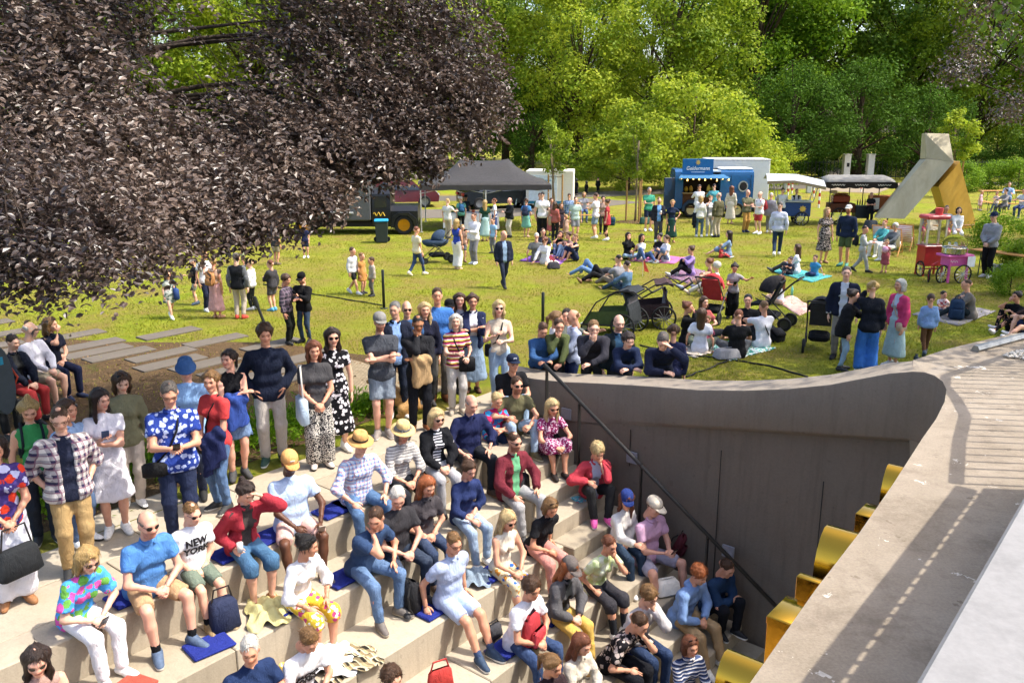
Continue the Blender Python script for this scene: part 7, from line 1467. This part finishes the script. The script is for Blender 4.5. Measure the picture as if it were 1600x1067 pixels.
W(1048,313,379,-5,'f','tee:1f2c48','msk:1f4a40','low:b08060','pony:bl','blonde woman with sunglasses in navy and a dark green skirt','dh',gl='sun')
p=W(1092,307,371,170,'f','long:e2ddd4','jeans:3f6a98','shoe:e8e8e8','bob:bl','blonde woman in a white top with a navy coat round her waist','dd'); drape(p,1,'1c2230','navy coat carried by the blonde woman near the truck')
W(1107,306,369,0,'f','vest:8a8a90+tee:ece8e8','tr:c4beb4','shoe:ece8e8','bun:lb','woman with sunglasses in a grey vest drinking in front of the truck','wd',gl='sun')
W(1120,302,371,-150,'m','jacket:5a5638+tee:c8c0b0','tr:b4a488','shoe:3a3a3a','thin:gy','bald man in an olive jacket and beige trousers')
W(1090,289,349,180,'m','shirt:e6e4ea','tr:23232a','shoe:222222','short:br','man in a white shirt ordering at the hatch of the blue truck','oo',girth=1.2)
W(1113,288,347,185,'m','shirt:3aa4b4','tr:2a2a30','shoe:222222','short:db','man in a turquoise shirt at the hatch of the blue truck','oo')
W(1140,291,350,150,'f','long:dccdb4','msk:d8cab4','low:c09a78','long:rd','woman with long red hair in a cream outfit beside the blue truck')
p=W(1164,297,363,20,'m','shirt:6a6a4c','tr:c08a1c','shoe:2a3450','thin:wh','older man with sunglasses in an olive shirt and mustard trousers','qq',gl='sun',girth=1.1,sleeve=.7)
p=W(1184,300,366,-60,'m','tee:ece8ec','sh:c8202c','shoe:f0f0f0','thin:gy','man in a white t-shirt and red shorts','dq',girth=1.1); onback(p,'a01828','red backpack of the man in red shorts')
W(1201,302,364,160,'f','cape:86848e','tr:7a7876','shoe:e8e4e0','short:wh','white haired woman in a grey blue poncho')
W(1219,294,352,170,'m','shirt:dde0ea','tr:3a3a44','shoe:333333','short:sg','man in a white shirt standing at the blue vendor cart','oo')
W(1241,296,348,-10,'m','vest:1e2430+shirt:dfe0e6','tr:1e2430','shoe:333333','short:db','vendor in a dark apron behind the blue cart','qq')
W(1213,315,401,160,'m','shirt:c8cce0','jeans:1f3a5a','shoe:e8e4e4','short:sg','man in a pale shirt and dark jeans walking away',pose='walk',h=1.86)
W(1285,325,411,5,'f','dress:fl2/17161a/c8b8b0','-','low:a8805c','long:bl','blonde woman with sunglasses in a long black dotted dress',gl='sun',sleeve=.3); 
W(1318,321,416,-40,'m','sweat:1e2a44','sh:4a5a2c','shoe:4a8a7a:e0e0e0','crop:bk','bearded man in a white cap, navy sweater and green shorts','dd',hat='cap:d8d4cc',beard=1,skin='b')
p=W(1344,354,426,60,'m','long:b4b2b0','tr:a4a29e','shoe:222222','crop:bk','boy in grey with a small black backpack','qd',pose='walk',skin='b'); onback(p,'1f2328','small black backpack of the boy in grey')
p=W(1381,378,426,-30,'f','dress:b04a58','-','shoe:a87a60','child:bl','toddler girl in a red dress holding candy floss','qd',h=.98); m=MB(); m.lathe([(0,-.1),(.08,-.06),(.1,.02),(.06,.09),(0,.11)],9); tag(m.build('candy_floss',fabric('f0a8cc'),None,p['hand'][0]+Vector((0,0,.08)),smooth=True),'pink candy floss held by the toddler in red','candy floss')
BS(1376,385,.34,-60,'f','long:2fa0a4','tr:e8e0dc','shoe:d8d4d0','short:gi','woman with orange hair in a turquoise top sitting in a deckchair','ll',lean=-12)
BS(1392,391,.34,-60,'f','long:5f6468','tr:e8e4de','shoe:e4e0dc','curly:wh','white haired woman in a grey top sitting in a deckchair','ll',lean=-12)
W(1357,302,352,-10,'m','tee:1b1b1f','tr:1b1b1f','shoe:222222','crop:bk','barista in black behind the coffee cart','qq')
BS(1475,361,.5,-20,'m','tee:b4b4b8','sh:c83a58','shoe:c8a890','short:sg','man in a grey t-shirt and pink shorts sitting beside the sculpture','mm')
BS(1494,362,.5,-15,'f','shirt:ece8e4','tr:ece6e0','shoe:5a8a98:e8e8e8','bob:db','dark haired woman with sunglasses in white sitting on the bench','ll',gl='sun')
W(1541,332,434,-60,'m','sweat:9a9a9e','tr:1a1a1e','shoe:d8d0c8','short:db','man in a grey hoodie, black trousers and a navy cap','ff',hat='cap:1c2a4a',gl='hood',hd=(0,6))
W(1530,297,329,40,'f','dress:e8b4bc','-','shoe:d8c8b8','child:bl','toddler in a pale pink dress beside the beer table',h=1.0)
BS(1556,319,.46,-60,'f','tee:fl/e8d8d0/c87a70','tr:5a6a80','shoe:888888','child:lb','small child in a flowered top on the beer bench','oo',h=1.1)
BS(1574,313,.46,-30,'m','shirt:8fb0dc','tr:4a5a7a','shoe:444444','short:br','man in a light blue shirt behind the beer table','oo')
BS(1569,324,.46,-70,'f','long:8a8688','tr:4a4a4e','shoe:555555','bun:bk','dark haired woman in grey on the short bench','oo')
BS(1597,326,.46,-60,'m','tee:c8ccd4','jeans:2f4a80','shoe:555555','short:br','person in jeans at the far right edge of the beer tables','oo')
# ================================================================ sitting on the grass
GS(838,409,170,'m','tee:70706e','tr:4a4a4e','-','short:wh','white haired man in grey sitting on the purple blanket','uu',legs='ext')
GS(851,413,150,'f','long:e4dee0','tr:7a1c2c','shoe:e4d8d0','pony:rd','woman in a white top and dark red trousers on the purple blanket','BB',legs='side')
GS(848,400,10,'m','tee:2f3440','tr:3a3a3e','-','short:br','man in a dark t-shirt at the back of the purple blanket','ll',legs='cross')
GS(876,402,-20,'f','tee:17171b','jeans:3f5f8c','-','bob:br','woman in a black top and jeans raising her hand on the purple blanket','wl',legs='half')
GS(889,404,-60,'f','tee:8a6a60','jeans:8ab0d8','-','bun:br','woman hugging her knees on the purple blanket','ll',legs='up')
GS(899,408,-70,'f','tank:1f2c4c','sk:1f2c4c','-','short:lb','woman in a navy dress at the right end of the purple blanket','ll',legs='up')
GS(930,433,-95,'m','tee:3a3a3e','jeans:4f86c4','-','short:br','man in jeans lying on the grass',pose='lie')
GS(945,441,-80,'f','long:1c1a1e','tr:1a1a1e','low:8a6a50','bun:br','woman in black lying on the grass with one knee up',pose='lie')
GS(966,452,-140,'m','tee:8a8a92','tr:8a7a66','-','crop:bk','man in a grey t-shirt sitting behind the green bike trailer','ll',legs='ext')
GS(979,460,-130,'f','jacket:dn/3f6f98+tee:333333','jeans:2a4a6a','-','short:db','person in a denim jacket sitting behind the bike trailers','ll',legs='ext')
GS(980,405,20,'f','long:18181c','jeans:86acd0','-','long:db','woman in black eating, leftmost of the four young women','wl',legs='cross')
GS(1001,408,25,'f','tank:e4dcd4','jeans:3a62a0','-','med:db','woman with sunglasses in a white top and jeans leaning back','uB',legs='half',gl='sun')
GS(1030,406,-50,'f','tee:1f1f24','tr:333333','-','bun:bk','woman in black half hidden behind the phone user','qq',legs='cross')
p=GS(1040,410,-70,'f','tee:e8e6ea','sk:dn/5a78a8','shoe:f0eeee','pony:br','woman in a white t-shirt and denim skirt looking at her phone','pp',legs='up'); phone(p,0,'phone of the woman in the white t-shirt and denim skirt')
GS(1079,431,-80,'f','shirt:9a7ac0','tr:17171b','shoe:a8a8a8','bun:br','woman in a lilac shirt sitting on the tartan blanket','ll',legs='half')
GS(1138,402,-110,'f','shirt:dn/6f94bc','sk:dn/6f94bc','-','long:db','woman in a denim shirt dress with a toddler','ll',legs='ext')
GS(1126,403,60,'m','tee:c82a2c','tr:c82a2c','shoe:e8e8e8','child:bl','toddler in red beside the woman in the denim shirt dress','ll',legs='ext',h=.8)
GS(1107,455,-110,'f','tank:6a3a30','sh:5a4a44','shoe:9aa0b8','bun:rd','woman in brown with bare legs next to the white haired woman','ll',legs='half')
GS(1118,462,-110,'f','long:e6e2dc','tr:d8d0c4','low:d8c0a8','curly:wh','white haired woman in cream clothes sitting on the grass','ll',legs='half')
p=W(1143,413,497,-10,'f','tee:9a9496','wide:141418','shoe:222222','bun:db','woman in a grey t-shirt and wide black trousers holding the pushchair','qR',hd=(0,20)); phone(p,0,'phone of the woman in wide black trousers')
GS(1244,428,-120,'f','shirt:e8e2ea','tr:4a4a4e','shoe:555555','long:br','woman in a white shirt reading to a child on the turquoise mat','qq',legs='half')
GS(1233,430,-60,'m','tee:23283c','tr:3a3a44','-','child:br','small dark haired child leaning on the woman in the white shirt','ll',legs='half',h=.95)
GS(1272,432,-50,'m','tee:1f8fc8','tr:20305a','-','child:br','boy in a bright blue t-shirt on the turquoise mat','uB',legs='side',h=1.15)
GS(1219,476,-130,'f','tank:d8dce8','sk:d8a890','-','long:rd','girl with long red hair sitting on the peach mat','ll',legs='side',h=1.35)
GS(1070,538,70,'f','sweat:17171a','tr:222226','-','bun:rd','woman with a red bun in a black sweater in the picnic circle','wl',legs='cross')
GS(1096,528,20,'f','tee:b04a48','tr:333338','-','med:br','smiling woman facing the camera in the picnic circle','ll',legs='cross')
GS(1093,550,160,'f','tee:dcdce8','tr:5f6a58','-','long:br','woman with long brown hair in a white t-shirt seen from behind in the picnic circle','uu',legs='cross')
GS(1104,535,-30,'f','long:7a2a48','tr:8a3a50','-','child:lb','child in burgundy in the middle of the picnic circle','ll',legs='ext',h=1.0)
GS(1165,528,-20,'m','tee:1c1c20','tr:333338','-','short:bk','dark haired man at the back of the picnic circle','ll',legs='cross')
GS(1150,558,175,'m','tee:1d1d20','tr:55585c','-','short:rd','red haired man in a black t-shirt seen from behind in the picnic circle','ll',legs='cross')
p=GS(1190,542,-160,'m','tee:e4e2ea','sh:26262a','shoe:e8e4de','short:lb','man in a white t-shirt with a bag strap across his back in the picnic circle','ll',legs='up'); crossbody(p,0,'1e1e22','black sling bag of the man in the picnic circle',0.,.2,.14)
# ================================================================ right part of the lawn
W(1310,433,560,-20,'m','jacket:1c2238+shirt:c8ccd8','tr:8a8076','shoe:222222','short:sg','grey haired man with glasses in a navy jacket behind the woman in the black cape','dd',h=1.82)
W(1312,452,578,70,'f','cape:19191d','jeans:7fa8c8','low:2a2a2c','bun:db','woman in a black cape and light jeans leaning to talk','do',lean=10)
W(1350,457,584,165,'f','jacket:1b1e28','wide:1f6fc8','shoe:e8e4e4','bun:bl','blonde woman in a navy bomber jacket and bright blue trousers','dw',h=1.72)
p=W(1394,453,573,-70,'f','jacket:e0186a+tee:b8c8d8','msk:a8c4c4','shoe:e4ddd8','bob:wh','white haired woman in a hot pink cardigan and a long pale skirt','dd',gl='sun',h=1.68); crossbody(p,1,'d0b08a','beige bag of the woman in the hot pink cardigan',.02,.24,.16)
W(1444,462,555,165,'m','shirt:7fa8e0','tr:6a4424','shoe:3a4a5a:e0c840','child:br','boy in a light blue shirt and brown trousers running across the lawn',pose='walk')
GS(1470,491,10,'m','tee:fl/e0d0d0/b04a58','sh:2a3a5a','-','child:bk','toddler with black hair in a patterned t-shirt on the grey blanket','ll',legs='ext',h=1.0)
GS(1515,498,-100,'m','long:7a7068','tr:2a3438','-','crop:br','man in taupe sitting on the grey blanket seen from the side','ll',legs='half',lean=14,girth=1.1)
GS(1582,518,-70,'f','tee:151518','leg:17171b','shoe:ece4e8','bun:db','woman in black with white sneakers sitting at the right edge','wl',legs='half')
GS(1606,528,-75,'f','tee:3a2a28','sh:2a3a6a','shoe:e4e2e6','long:br','bare legged woman in white sneakers at the right picture edge','ll',legs='half')
GS(1622,585,-70,'f','long:1a1a1c','tr:1a1a1c','shoe:1a1a1c','bun:db','person in black whose leg shows at the lower right edge','ll',legs='ext')
# a child in the red pushchair, someone at the truck window
# ---- the dog
q=at(628,648,0); F=Field(); a=lambda x,y,z:A3(x,y,z)
F.cap(a(.16,0,.2),a(-.02,0,.28),.135,.13,.06); F.cap(a(-.02,0,.28),a(-.2,0,.4),.13,.14,.06); F.cap(a(-.2,0,.42),a(-.3,0,.58),.1,.08,.05); F.cap(a(-.3,0,.62),a(-.36,0,.64),.085,.08,.04); F.cap(a(-.38,0,.62),a(-.5,0,.58),.055,.04,.03)
for s_ in(-1,1):
    F.cap(a(.16,s_*.1,.18),a(0,s_*.15,.14),.1,.075,.04); F.cap(a(0,s_*.15,.14),a(.12,s_*.15,.05),.06,.04,.03); F.cap(a(.12,s_*.15,.045),a(-.06,s_*.16,.035),.038,.04,.03); F.cap(a(-.22,s_*.08,.36),a(-.25,s_*.08,.14),.065,.04,.03); F.cap(a(-.25,s_*.08,.14),a(-.25,s_*.08,.04),.035,.035,.02); F.cap(a(-.25,s_*.08,.035),a(-.32,s_*.08,.03),.035,.032,.02); F.cap(a(-.28,s_*.07,.67),a(-.3,s_*.1,.56),.025,.035,.015)
F.cap(a(.27,0,.12),a(.5,.08,.04),.045,.025,.04)
V,Q=F.mesh(.018); tag(link('dog',npmesh('dog',V,Q),hairm('c8995c'),None,q,R(10)),'golden labrador sitting on the paving behind the man with crossed arms','dog')
